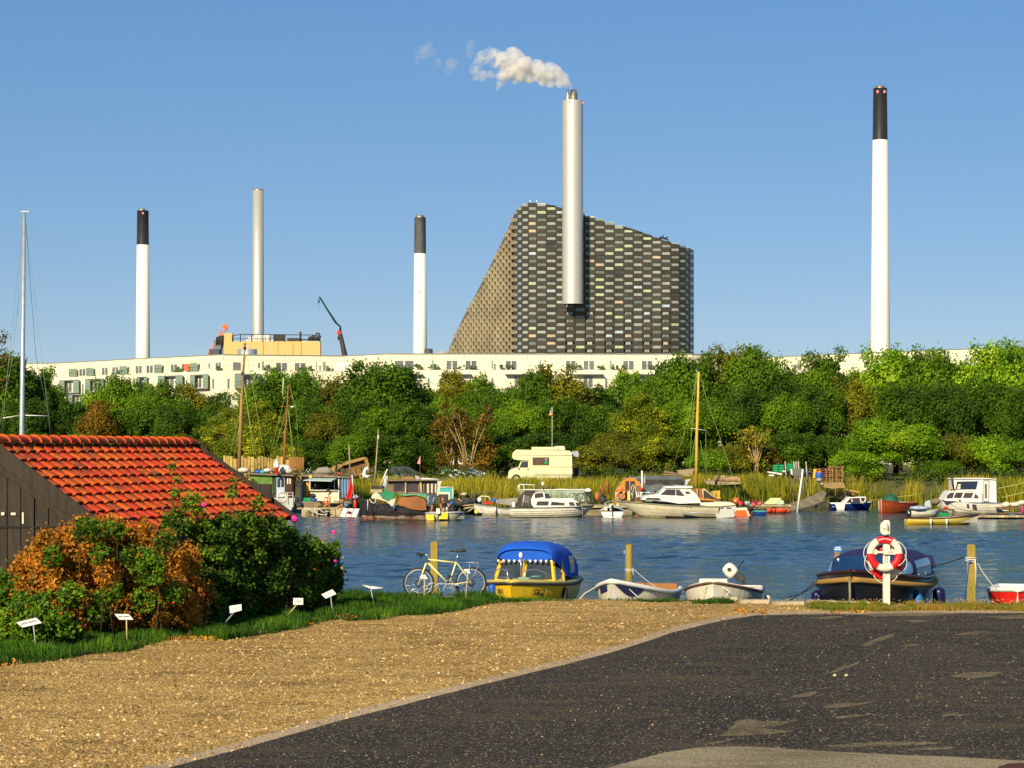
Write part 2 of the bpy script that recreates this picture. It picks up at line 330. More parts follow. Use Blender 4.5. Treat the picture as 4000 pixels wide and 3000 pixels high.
def ground_mat(name,c1,c2,c3,speck=(.5,.45,.35),thr=.72,fine=60,bump=.6,big=.5):
 m,nt,b=newmat(name); N=nt.nodes; Lk=nt.links
 tc=N.new('ShaderNodeTexCoord')
 def nz(sc,det=5,st=(1,1,1),rough=.6):
  mp=N.new('ShaderNodeMapping'); mp.inputs['Scale'].default_value=st; Lk.new(tc.outputs['Object'],mp.inputs[0])
  n=N.new('ShaderNodeTexNoise'); n.inputs['Scale'].default_value=sc; n.inputs['Detail'].default_value=det; n.inputs['Roughness'].default_value=rough
  Lk.new(mp.outputs[0],n.inputs['Vector']); return n.outputs['Fac']
 def ramp(fac,a,bb,p0=.35,p1=.65):
  r=N.new('ShaderNodeValToRGB'); r.color_ramp.elements[0].color=(*a,1); r.color_ramp.elements[1].color=(*bb,1)
  r.color_ramp.elements[0].position=p0; r.color_ramp.elements[1].position=p1; Lk.new(fac,r.inputs[0]); return r.outputs[0]
 base=ramp(nz(big,6,(1,.45,1)),c1,c2)
 v=N.new('ShaderNodeTexVoronoi'); v.inputs['Scale'].default_value=fine; Lk.new(tc.outputs['Object'],v.inputs['Vector'])
 sep=N.new('ShaderNodeSeparateColor'); Lk.new(v.outputs['Color'],sep.inputs[0])
 g=N.new('ShaderNodeMapRange'); g.inputs[3].default_value=.55; g.inputs[4].default_value=1.45; Lk.new(sep.outputs[0],g.inputs[0])
 mul=N.new('ShaderNodeVectorMath'); mul.operation='SCALE'; Lk.new(base,mul.inputs[0]); Lk.new(g.outputs[0],mul.inputs['Scale'])
 gt=N.new('ShaderNodeMath'); gt.operation='GREATER_THAN'; gt.inputs[1].default_value=thr; Lk.new(sep.outputs[1],gt.inputs[0])
 mx=N.new('ShaderNodeMix'); mx.data_type='RGBA'; Lk.new(gt.outputs[0],mx.inputs[0]); Lk.new(mul.outputs[0],mx.inputs[6]); mx.inputs[7].default_value=(*speck,1)
 pt=N.new('ShaderNodeMapRange'); pt.inputs[1].default_value=.50; pt.inputs[2].default_value=.70; Lk.new(nz(.9,7,(.6,1.6,1),.7),pt.inputs[0])
 mx2=N.new('ShaderNodeMix'); mx2.data_type='RGBA'; Lk.new(pt.outputs[0],mx2.inputs[0]); Lk.new(mx.outputs[2],mx2.inputs[6]); mx2.inputs[7].default_value=(*c3,1)
 Lk.new(mx2.outputs[2],b.inputs['Base Color']); b.inputs['Roughness'].default_value=.92; b.inputs['Specular IOR Level'].default_value=.15
 bp=N.new('ShaderNodeBump'); bp.inputs['Strength'].default_value=bump; bp.inputs['Distance'].default_value=.02
 Lk.new(v.outputs['Distance'],bp.inputs['Height'])
 bp2=N.new('ShaderNodeBump'); bp2.inputs['Strength'].default_value=.5; bp2.inputs['Distance'].default_value=.03; Lk.new(nz(9,6),bp2.inputs['Height']); Lk.new(bp.outputs[0],bp2.inputs['Normal'])
 Lk.new(bp2.outputs[0],b.inputs['Normal']); return m
m_gravel=ground_mat('gravel_ground',(.33,.195,.045),(.50,.315,.088),(.15,.085,.018),(.78,.56,.28),.88,30,1.3)
m_asphalt=ground_mat('asphalt',(.036,.029,.021),(.056,.044,.030),(.105,.078,.045),(.36,.31,.21),.935,55,.9)
m_strip=ground_mat('sandy_edge',(.40,.28,.165),(.50,.365,.22),(.28,.21,.13),(.55,.48,.36),.85,60,.6)
m_conc=ground_mat('pale_tar',(.22,.175,.09),(.32,.26,.14),(.18,.14,.08),(.42,.38,.30),.8,70,.7)
QE=[(-300,50.9),(1200,50.7),(1500,50.4),(1820,49.7),(1960,48.7),(2860,48.1),(3000,47.0),(4300,46.8)]
def qedge(px):return float(np.interp(px,[a for a,b in QE],[b for a,b in QE]))
qe=[((px-2000)/F*qedge(px),qedge(px))for px in range(-300,4301,100)]
qe=[(-400,50.9)]+qe+[(400,46.8)]
gx=[-400,-60,-12,-4,4,12,60,400]
mb=MB(); k=len(qe)
mb.add([(x,-300,QZ)for x,y in qe]+[(x,30,QZ)for x,y in qe]+[(x,y,QZ)for x,y in qe],[(j*k+i,j*k+i+1,(j+1)*k+i+1,(j+1)*k+i)for j in range(2)for i in range(k-1)])
tag(mb.build('ground',m_gravel),kind='structure')
edge=[(150,3140),(662,3002),(1009,2908),(1340,2814),(1540,2764),(1734,2714),(1860,2682),(2000,2648),(2200,2599),(2394,2549),(2520,2509),(2630,2471),(2820,2425),(2946,2406),(3100,2401),(3400,2400),(3700,2397),(4000,2396),(4700,2394)]
def smooth_edge(pts,n=8,j=.05,seed=3):
 out=[]
 for(a,b)in zip(pts[:-1],pts[1:]):
  A,B=gp(*a),gp(*b)
  for i in range(n):
   p=A.lerp(B,i/n); q=fbm((p.x,p.y,seed),1.3)*j*2; out.append((p.x+q*.5,p.y+q))
 B=gp(*pts[-1]); out.append((B.x,B.y)); return out
def ribbon(name,near,far,z,mat,kind='structure'):
 mb=MB(); n=len(near); mb.add([(p[0],p[1],z)for p in near]+[(p[0],p[1],z)for p in far],[(i,i+1,n+i+1,n+i)for i in range(n-1)])
 o=mb.build(name,mat); tag(o,kind=kind); return o
e1=smooth_edge(edge); n1=len(e1)
near=[(1.2+30*i/(n1-1),-60)for i in range(n1)]
tag(ribbon('asphalt_yard',near,e1,QZ+.008,m_asphalt),kind='structure')
ed2=smooth_edge([(x-30,y-max(5,(y-HY)*.018))for x,y in edge],8,.07,9)
ribbon('sandy_edge_strip',e1,ed2,QZ+.004,m_strip)
lb=smooth_edge([(1900,3150),(2350,3010),(2600,2942),(2720,2925),(2860,2921),(3010,2926),(3200,2938),(3420,2948),(3620,2958),(3800,2966),(4000,2976),(4300,2990)],8,.03,5)
nn=[(p[0],10)for p in lb]
ribbon('pale_tar_strip',nn,lb,QZ+.012,m_conc)
m_patch=ground_mat('dusty_patch',(.24,.185,.10),(.31,.24,.13),(.18,.14,.08),(.40,.35,.25),.90,60,.6)
def ragged(m):
 nt=m.node_tree; N=nt.nodes; Lk=nt.links; tc=N.new('ShaderNodeTexCoord'); n=N.new('ShaderNodeTexNoise'); n.inputs['Scale'].default_value=7; n.inputs['Detail'].default_value=9; n.inputs['Roughness'].default_value=.8; Lk.new(tc.outputs['Object'],n.inputs[0]); r=N.new('ShaderNodeMapRange'); r.inputs[1].default_value=.34; r.inputs[2].default_value=.60; r.inputs[3].default_value=.1; r.inputs[4].default_value=.8; Lk.new(n.outputs['Fac'],r.inputs[0]); Lk.new(r.outputs[0],N['Principled BSDF'].inputs['Alpha'])
ragged(m_patch)
mb=MB(); Z5=lambda x,y:(2600+x*.6329,2300+y*.6329)
pats=[[(330,915),(440,830),(520,805),(560,828),(830,816),(700,850),(560,866),(800,886),(640,905),(500,915)],[(940,742),(1060,712),(1290,705),(1180,728),(1040,745)],[(1040,800),(1150,782),(1280,780),(1200,796),(1090,808)],[(1690,788),(1760,778),(1930,775),(1830,792),(1720,795)],[(1740,545),(1890,520),(2090,518),(2010,548),(1900,560),(1800,556)],[(960,975),(1300,952),(1720,950),(1700,962),(1400,975),(1150,985)],[(1490,1000),(1640,985),(1820,982),(1740,1000),(1560,1008)],[(1200,355),(1300,310),(1420,275),(1400,300),(1320,330),(1250,360)],[(970,540),(1080,490),(1200,455),(1320,365),(1260,415),(1190,470),(1090,510)],[(770,675),(850,650),(950,640),(900,670),(830,678)],[(1480,352),(1530,345),(1585,350),(1530,358)],[(1270,850),(1330,842),(1390,846),(1320,856)],[(250,958),(320,950),(370,955),(310,965)],[(1960,178),(2200,166),(2400,165),(2300,190),(2100,190)],[(1470,205),(1560,195),(1660,204),(1560,213)],[(1100,160),(1500,145),(1900,150),(1600,172),(1300,175)],[(860,185),(1050,172),(1110,180),(980,192)],[(1750,290),(1900,266),(2000,268),(1880,290)],[(930,940),(960,933),(990,938),(960,947)]]
for q,pt in enumerate(pats):
 ring=[]
 for a,b in zip(pt,pt[1:]+pt[:1]):
  for i in range(5):
   t=i/5; w=gp(*Z5(a[0]+(b[0]-a[0])*t,a[1]+(b[1]-a[1])*t)); j=fbm((w.x*4,w.y*3,q),1.0)*.09; ring.append((w.x+j,w.y+j*1.3,QZ+.0125+.0006*(q%5)))
 mb.add(ring,[tuple(range(len(ring)))])
tag(mb.build('dusty_patches',m_patch),kind='stuff')
def pebbles(name,P,size,mats,tone):
 O=np.array([(1,0,0),(0,1,0),(-1,0,0),(0,-1,0),(0,0,.8)],float); fcs=[(0,1,4),(1,2,4),(2,3,4),(3,0,4)]
 N=len(P); R=1+.35*npr.normal(size=(N,5,1)).clip(-1.5,1.5); a=npr.rand(N)*6.28; ca,sa=np.cos(a),np.sin(a); V=O[None]*R*size[:,None,None]
 X=V[...,0]*ca[:,None]-V[...,1]*sa[:,None]; Y=V[...,0]*sa[:,None]+V[...,1]*ca[:,None]; V=np.stack([X,Y,V[...,2]],-1)+P[:,None]
 T=np.concatenate([V[:,f]for f in fcs]); return tag(scatter_mesh(name,T,3,np.tile(tone,4),mats),kind='stuff')
def inpoly(x,y,poly):
 c=False; n=len(poly); j=n-1
 for i in range(n):
  if(poly[i][1]>y)!=(poly[j][1]>y)and x<(poly[j][0]-poly[i][0])*(y-poly[i][1])/(poly[j][1]-poly[i][1])+poly[i][0]:c=not c
  j=i
 return c
asph=[(p[0],p[1])for p in e1]+[(30,-60),(0,-60)]
P=[]
while len(P)<42000:
 y=21.5+27*rnd.random()**1.25; x=(rnd.random()-.5)*.50*y
 if not inpoly(x,y,asph):P.append((x,y,QZ))
m_peb=FOL('pebble_tones',[(0,(.05,.03,.012)),(.35,(.22,.135,.042)),(.8,(.47,.30,.105)),(1,(.85,.66,.36))],0,2,.2,0)
P=np.array(P); pebbles('gravel',P,.007+.022*npr.rand(len(P))**5+.005*npr.rand(len(P)),m_peb,npr.rand(len(P)))
P=[]
while len(P)<2600:
 y=21.5+24*rnd.random(); x=(rnd.random()-.5)*.50*y
 if inpoly(x,y,asph):P.append((x,y,QZ+.009))
P=np.array(P); pebbles('loose_grit',P,.004+.008*npr.rand(len(P))**2,m_peb,.35+.65*npr.rand(len(P)))
for i,(x,y)in enumerate(((3261,2646),(3306,2646))):
 w=gp(x,y); mb=MB(); mb.ell((0,0,.018),(.028,.022,.018),5); mb.v=[tuple(c*(1+.25*math.sin(k_*2.3))for c in v)for k_,v in enumerate(mb.v)]; o=mb.build('stone',M('pale_stone',(.50,.42,.20),.8,0,.2,30)); o.location=(w.x,w.y,QZ+.008)
 tag(o,['pale yellowish stone lying on the dark asphalt, the left one of two','smaller ochre stone on the asphalt, the right one of two'][i],'stone','two stones on the asphalt')
w=gp(3985,3012); mb=MB(); mb.lathe([(0.0,.03),(.34,.03),(.37,.0)],20); mb.torus((0,0,.03),.30,.012,20,5,rot=Matrix.Rotation(math.radians(90),3,'X'))
o=mb.build('drain_cover',M('rusty_iron',(.10,.035,.02),.8,.3,.4,12,bump=.4)); o.location=(w.x+.12,w.y-.1,QZ+.014); tag(o,'round rusty iron drain cover in the pale tar at the picture corner','drain cover')
mb=MB(); mb.add([(x,y,QZ-.003)for x,y in qe]+[(x,y,-1)for x,y in qe]+[(x,y-.5,QZ-.003)for x,y in qe],[(i,i+1,len(qe)+i+1,len(qe)+i)for i in range(len(qe)-1)]); qw=tag(mb.build('quay_wall',M('quay_stone',(.28,.24,.17),.85,0,.3,2,bump=.5)),kind='structure')
kst=MB(); kst.box((0,0,0),(.60,.34,.13),tap=(.97,.93)); kproto=None
m_kerb=M('kerb_granite',(.42,.34,.22),.85,0,.28,5,bump=.4,objvar=.15)
i=0; x=4.42
while x<7.4:
 wln=rnd.uniform(.5,.75)
 if kproto is None:kproto=kst.build('kerb_stone',m_kerb,qw); o=kproto
 else:o=kproto.copy(); COL.objects.link(o)
 o.parent=qw; o.location=(x,qedge(2000+x*F/47.2)-.17+rnd.uniform(-.03,.03),QZ+.0+rnd.uniform(-.015,.02)); o.scale=(wln/.62,1,1); o.rotation_euler=(0,0,rnd.uniform(-.04,.04)); x+=wln+.02; i+=1
for i,(px,py,a,lab)in enumerate(((812,2486,.16,'long flat grey stone at the grass edge, left of two'),(880,2478,.13,'flat grey stone at the grass edge, right of two'))):
 w=gp(px,py); mb=MB(); mb.ell((0,0,.02),(a,.09,.05),6); o=mb.build('edge_stone',M('edge_stone_grey',(.30,.27,.20),.9,0,.3,12,bump=.4)); o.location=w; tag(o,lab,'stone','stones at the grass edge')
 # grass by the quay (one countless mass)
def grass_patch(name,poly,n,h,tones,mat,lean=.5,w=.016,dens=None):
 P=[]; W_=[gp(*p)for p in poly]; pl=[(p.x,p.y)for p in W_]; x0,x1=min(p[0]for p in pl),max(p[0]for p in pl); y0,y1=min(p[1]for p in pl),max(p[1]for p in pl)
 while len(P)<n:
  x,y=rnd.uniform(x0,x1),rnd.uniform(y0,y1); q=fbm((x,y,4),1.6)
  if inpoly(x+q*.25,y+q*.35,pl)and rnd.random()<.55+q:P.append((x,y,QZ-.01))
 P=np.array(P); cl=np.array([fbm((p[0],p[1],1),1.1)for p in P])
 hh=h*np.where(P[:,0]/P[:,1]*F>-60,.62,1.0)*(.55+.7*npr.rand(len(P)))*(1+.9*cl).clip(.45,1.9); t=(tones[0]+(tones[1]-tones[0])*npr.rand(len(P))+cl*.5).clip(0,1)
 return tag(blades(name,P,hh,np.full(len(P),w)*(.7+.6*npr.rand(len(P))),lean,t,mat),kind='stuff')
m_grass=FOL('grass_blades',[(0,(.010,.030,.002)),(.4,(.038,.115,.004)),(.7,(.11,.24,.008)),(1,(.42,.40,.03))],.35,.9,.3,0)
m_dry=FOL('dry_grass',[(0,(.07,.10,.008)),(.4,(.20,.20,.015)),(.7,(.36,.22,.03)),(1,(.50,.30,.06))],.35,.9,.3,0)
vg=[(-200,2640),(0,2602),(200,2585),(340,2560),(520,2545),(640,2500),(760,2492),(900,2500),(1050,2478),(1180,2455),(1280,2425),(1400,2425),(1500,2420),(1590,2402),(1730,2400),(1800,2385),(1900,2362),(2000,2352),(2300,2345),(2600,2352),(2860,2360),(2880,2352),(2860,2347),(2600,2346),(2300,2345),(1990,2344),(1880,2331),(1800,2328),(1500,2322),(1340,2322),(1200,2370),(900,2400),(600,2420),(300,2430),(0,2450),(-200,2470)]
grass_patch('grass',vg,60000,.125,(.02,.5),m_grass)
grass_patch('dry_grass_edge',[(430,2512),(560,2500),(720,2500),(880,2500),(800,2480),(640,2475),(480,2490)],1500,.06,(.5,1),m_dry)
grass_patch('quay_grass',[(3140,2374),(3220,2384),(3400,2390),(3560,2386),(3750,2388),(3900,2386),(4120,2390),(4120,2362),(3800,2362),(3400,2361),(3200,2362)],11000,.125,(.1,.75),m_dry)
grass_patch('quay_grass_green',[(3150,2374),(3230,2384),(3400,2388),(3380,2362),(3200,2362)],3600,.12,(.2,.8),m_grass)
m_litter=FOL('leaf_litter',[(0,(.20,.06,.01)),(.5,(.50,.18,.02)),(1,(.62,.40,.05))],.2,3,.2,0)
C=[]
for(x0,y0,x1,y1,n)in((80,2570,260,2550,60),(0,2600,60,2590,30),(640,2500,900,2475,140),(1140,2445,1230,2430,70),(1340,2420,1400,2405,40),(2870,2395,3000,2390,60),(3320,2392,3380,2388,40),(3220,2396,3290,2392,20)):
 for _ in range(n):
  w=gp(rnd.uniform(x0,x1),rnd.uniform(min(y0,y1)-6,max(y0,y1)+6)); C.append((w.x,w.y,QZ+.02+.02*rnd.random()))
C=np.array(C); tag(scatter_mesh('fallen_leaves',leaves(C,unit(npr.normal(size=C.shape)*.5+[0,0,1]),.05+.04*npr.rand(len(C))),4,npr.rand(len(C)),m_litter),kind='stuff')
# reeds on the far bank
m_reed=FOL('reed_blades',[(0,(.04,.07,.004)),(.3,(.16,.20,.01)),(.6,(.46,.38,.02)),(1,(.75,.50,.06))],.35,.3,.5,0)
P=[]; H=[]; T=[]
while len(P)<34000:
 x=rnd.uniform(-13,46); y=shore(x)+rnd.uniform(-1.2,12)**1; px=2000+x/y*F
 if px<1380:continue
 if 3050<px<3290 and y>shore(x)-1 and px>3080:
  if rnd.random()<.75:continue
 t=(y-shore(x))/12; q=fbm((x,y,0),.35)
 if px>2980 and rnd.random()<.45:continue
 if 3290<px<3690 and t>.25:continue
 if rnd.random()>.75+q:continue
 P.append((x,y,bank_z(x,y)-.05)); h=(1.75-1.25*max(0,t))*(1+.5*q); H.append(h*rnd.uniform(.55,1.15)); T.append(rnd.random()*.72+q*.6-.16+(.12 if px<2000 else 0))
P=np.array(P); tag(blades('reeds',P,np.array(H),.035+.03*npr.rand(len(P)),.35,np.clip(T,0,1),m_reed),kind='stuff')
m_under=FOL('undergrowth_leaves',[(0,(.012,.03,.003)),(.5,(.05,.09,.006)),(1,(.17,.19,.012))],.3,.25,.5,0)
lob=[]
for _ in range(420):
 x=rnd.uniform(-50,48); y=shore(x)+rnd.uniform(9,24); px=2000+x/y*F
 if 1950<px<2290 and y<186:continue
 if 3020<px<3330:continue
 r=rnd.uniform(.4,.95); lob.append((x,y,bank_z(x,y)+r*.35,r))
C,Nn,sz,idx=lobes_to_leaves(lob,30000,.17); tag(scatter_mesh('undergrowth',leaves(C,Nn,sz),4,npr.rand(len(C)),m_under),kind='stuff')
# trees
G1=[(0,(.024,.052,.002)),(.4,(.092,.185,.005)),(.75,(.21,.36,.009)),(1,(.40,.50,.018))]
m_leaf={'dark':FOL('dark_green_leaves',[(0,(.018,.042,.002)),(.5,(.068,.145,.005)),(.85,(.15,.27,.008)),(1,(.30,.40,.015))],.42,.3,.5,.25),'mid':FOL('green_leaves',G1,.42,.3,.5,.25),'olive':FOL('olive_leaves',[(0,(.034,.044,.002)),(.5,(.14,.155,.006)),(.85,(.29,.27,.010)),(1,(.50,.38,.02))],.3,.3,.45,.2),'lime':FOL('lime_leaves',[(0,(.03,.075,.003)),(.4,(.13,.27,.006)),(.75,(.30,.47,.012)),(1,(.52,.60,.03))],.35,.3,.4,.1),'yellow':FOL('yellow_green_leaves',[(0,(.032,.055,.003)),(.5,(.16,.22,.006)),(.70,(.34,.35,.01)),(.79,(.70,.62,.02)),(1,(.85,.72,.03))],.35,.4,.3,.1),'rust':FOL('rusty_leaves',[(0,(.035,.028,.003)),(.5,(.14,.10,.006)),(.8,(.30,.16,.010)),(1,(.50,.20,.015))],.3,.3,.4,.1)}
m_bark=M('bark',(.10,.075,.045),.9,0,.4,6,bump=.5)
m_palebark=M('pale_dry_bark',(.42,.30,.12),.9,0,.3,6)
def limb_tubes(mb,base,h,r,nb,spread,seed):
 q=random.Random(seed); top=Vector((q.uniform(-.3,.3),q.uniform(-.3,.3),h*.8)); mid=Vector((q.uniform(-.25,.25),q.uniform(-.2,.2),h*.4))
 mb.tube([(0,0,0),mid,top],[r,r*.7,r*.2],7)
 for i in range(nb):
  t=q.uniform(.25,.75); p=mid.lerp(top,(t-.4)/.6)if t>.4 else Vector((0,0,0)).lerp(mid,t/.4); a=q.uniform(0,6.28); L=spread*q.uniform(.5,1)
  e=p+Vector((math.cos(a)*L,math.sin(a)*L,L*q.uniform(.5,1.2))); m1=p.lerp(e,.5)+Vector((q.uniform(-.2,.2),q.uniform(-.2,.2),q.uniform(0,.3)))
  mb.tube([p,m1,e],[r*.4,r*.25,r*.06],5)
  for _ in range(2):
   e2=m1+Vector((q.uniform(-1,1),q.uniform(-1,1),q.uniform(.3,1.1)))*L*.45; mb.tube([m1,e2],[r*.2,r*.05],4)
def crown_lobes(w,h,nl,seed,shape=0):
 """lobes through a crown w wide and h high standing on z=0"""
 q=random.Random(seed); out=[]
 for i in range(nl):
  while True:
   x,y,z=q.uniform(-1,1),q.uniform(-1,1),q.uniform(-1,1); d=math.sqrt(x*x+y*y+z*z)
   if.45<d<1 and(i%3 or z>.2):break
  zz=(z*.5+.5)
  if shape==1:k=(1.05-.75*zz)
  elif shape==2:k=.7+.35*math.sin(zz*3)
  else:k=1.0
  r=q.uniform(.075,.18)*w*(1.0 if zz<.8 else.75); out.append((x*w*.42*k,y*w*.42*k,h*(.06+.86*zz),r))
 for i in range(max(4,nl//6)):
  a=q.uniform(0,6.28); rr=q.uniform(0,.33)*w; out.append((math.cos(a)*rr,math.sin(a)*rr,h*q.uniform(.84,.97),w*q.uniform(.05,.09)))
 return out
protos={}
def proto_tree(key,w,h,nl,nleaf,size,seed,kind,shape=0,trunk=2.2,barkm=None):
 rt=thing('tree','tree','tree',(0,0,-500)); rt.name=key
 lb=[(x,y,z+trunk*.55,r)for x,y,z,r in crown_lobes(w,h,nl,seed,shape)]
 C,Nn,sz,idx=lobes_to_leaves(lb,nleaf,size); lt=npr.rand(len(lb)); tone=(.55*npr.rand(len(C))+.45*lt[idx]).clip(0,1)
 scatter_mesh('crown',leaves(C,Nn,sz),4,tone,m_leaf[kind],rt)
 mb=MB(); limb_tubes(mb,None,h*.8+trunk,.16+w*.014,7,w*.3,seed); mb.build('trunk',barkm or m_bark,rt)
 protos[key]=(rt,w,h+trunk*.55); return rt
tp=[]
SP={'oak':('oak_tree',8.5,7.5,56,26000,.225,0),'ash':('ash_tree',7.5,8.5,52,24000,.205,2),'willow':('willow_tree',7,6.5,46,22000,.19,1),'low':('shrub',6,4,44,18000,.18,0)}
sd=100
def get_proto(sp,kind,var):
 global sd
 k=(sp,kind,var)
 if k not in protos:
  sd+=7; nm,w,h,nl,n,s,sh=SP[sp]; proto_tree(k if False else nm,w,h,nl,n,s,sd,kind,sh,1.2 if sp=='low' else 2.4); protos[k]=protos.pop(nm); protos[k][0].name=nm; protos[k]=protos[k]+(True,)
 return k
def plant_tree(sp,kind,px,topy,D,wpx,label,cat='tree',gz=None):
 k=get_proto(sp,kind,int(px)%2); rt,w,h,first=protos[k]
 s=F/D; x=(px-2000)/s; z0=bank_z(x,D)if D<214 else 1.9; H=EYE+(HY-topy)/s-z0; Wd=wpx/s
 sc=(Wd/w,Wd/w,H/h); rz=rnd.uniform(0,6.28)
 if first:
  protos[k]=(rt,w,h,False); rt.location=(x,D,z0); rt.rotation_euler=(0,0,rz); rt.scale=sc; rt['label']=label; o=rt
 else:o=dup(rt,(x,D,z0),rz,sc,label)
 o['category']=cat; o['group']='trees and shrubs of the belt along the far bank'
T_=plant_tree
for a in[('oak','dark',-60,1370,196,330,'dark tree at the picture edge, half hidden behind the sailing boat mast'),('ash','dark',60,1388,199,240,'dark pointed tree directly right of the tall silver sailing mast'),('ash','mid',165,1425,203,170,'slim green tree where the apartment block begins at the left'),('oak','dark',255,1545,200,180,'low dark tree in the dip under the third balcony row'),('oak','mid',455,1462,208,240,'round mid green tree under the left white chimney'),('ash','mid',620,1478,206,220,'pale green feathery tree right of the left white chimney'),('ash','olive',740,1492,210,200,'olive tree below the curved corner of the white apartment block'),('ash','dark',860,1525,206,190,'dark tree left of the brown wooden mast'),('oak','mid',1085,1442,208,270,'broad green tree below the cream factory building'),('oak','mid',1195,1440,214,220,'green tree standing under the right end of the cream factory building'),('oak','olive',1320,1460,210,240,'brownish olive tree beneath the mobile crane'),('oak','dark',1490,1405,206,330,'big round dark green tree, highest of the ones near the mobile crane'),('ash','mid',1640,1505,212,200,'green tree below the weathered grey and white chimney'),('ash','olive',1780,1440,216,200,'thin topped olive tree left of the power plant foot'),('ash','mid',1885,1455,214,170,'feathery green tree with two upright tips below the sunlit facade'),('oak','dark',1980,1500,209,210,'dark tree below the corner of the checkered power plant'),('oak','olive',2140,1418,206,290,'tall olive green tree in front of the middle of the checkered facade'),('ash','mid',2080,1440,203,150,'bright topped tree just left of the big silver chimney line'),('oak','dark',2300,1500,210,230,'dark low tree under the right half of the checkered facade'),('ash','mid',2450,1432,214,190,'light green tree near the right end of the checkered facade'),('oak','mid',2560,1470,208,210,'green tree left of the yellow wooden mast top'),('oak','dark',2680,1375,210,260,'tall dark tree directly behind the top of the yellow mast'),('oak','olive',2830,1345,214,270,'high olive tree right of the yellow mast, between mast and gap'),('oak','mid',2960,1352,212,270,'high green tree with a wispy tip, right of the yellow mast'),('oak','dark',3080,1432,216,200,'dark tree filling the dip where two apartment windows show'),('ash','mid',3215,1358,210,230,'light green tree with a spiky tip left of the tall black topped chimney'),('ash','mid',3350,1432,214,200,'ragged green tree left of the foot of the tall black topped chimney'),('oak','lime',3500,1352,211,290,'bright green tree right at the foot of the tall black topped chimney'),('oak','mid',3650,1362,208,270,'bushy green tree right of the tall black topped chimney'),('oak','dark',3770,1420,214,200,'dark tree in the dip by the last apartment window'),('oak','lime',3900,1330,205,290,'tall bright green tree at the right end of the skyline'),('oak','mid',4040,1338,209,270,'green tree cut off by the right picture edge'),]:T_(a[0],a[1],a[2],a[3]+12,a[4],a[5]*1.25,a[6])
for a in[('oak','dark',110,1560,192,280,'dark shade tree behind the tiled roof ridge at the far left'),('willow','rust',385,1570,194,250,'rusty brown tree standing above the tiled roof'),('oak','mid',560,1560,196,240,'mid green tree right of the rusty one above the tiled roof'),('oak','dark',690,1580,194,220,'dark tree above the middle of the tiled roof'),('ash','yellow',880,1590,190,210,'tree with yellow leaf tips behind the brown mast, left half'),('ash','yellow',1010,1570,188,230,'tree with yellow leaf tips just right of the brown mast'),('oak','mid',1190,1560,196,260,'green tree behind the thinner reddish mast'),('willow','olive',1270,1600,192,220,'olive tree behind the shop houseboat'),('oak','dark',1400,1560,198,260,'dark tree above the wooden boat wreck'),('ash','mid',1480,1590,190,230,'bright green tree above the black barge bow'),('oak','dark',1610,1570,196,260,'dark tree above the black barge cabin'),('oak','mid',1720,1560,200,240,'green tree left of the bare brown shrub'),('oak','dark',1900,1580,200,240,'dark tree right of the bare brown shrub'),('oak','mid',2030,1570,196,260,'green tree above the front of the camper van'),('oak','dark',2190,1560,198,280,'dark tree directly above the camper van roof'),('oak','dark',2350,1580,194,250,'dark tree right of the camper van'),('ash','yellow',2500,1540,190,250,'tree with scattered yellow leaves left of the yellow mast'),('willow','olive',2390,1680,186,220,'low olive tree behind the orange barrel cabin'),('oak','mid',2640,1560,192,240,'green tree behind the left side of the yellow mast'),('oak','mid',2790,1560,194,260,'green tree behind the right stay of the yellow mast'),('oak','dark',2930,1520,198,270,'dark tree above the table of planks'),('oak','mid',3060,1540,196,260,'green tree above the leaning white pole'),('oak','dark',3190,1510,200,280,'dark tree above the stacked pallets'),('oak','olive',3330,1480,204,280,'olive tree over the bright maple bush'),('oak','dark',3520,1500,202,300,'dark tree directly above the bright maple bush'),('oak','dark',3700,1500,200,280,'dark tree above the white wheelhouse boat'),('oak','dark',3860,1490,202,280,'dark tree above the right end of the belt'),('oak','dark',4010,1510,198,260,'dark tree at the right edge below the bright one'),]:T_(*a)
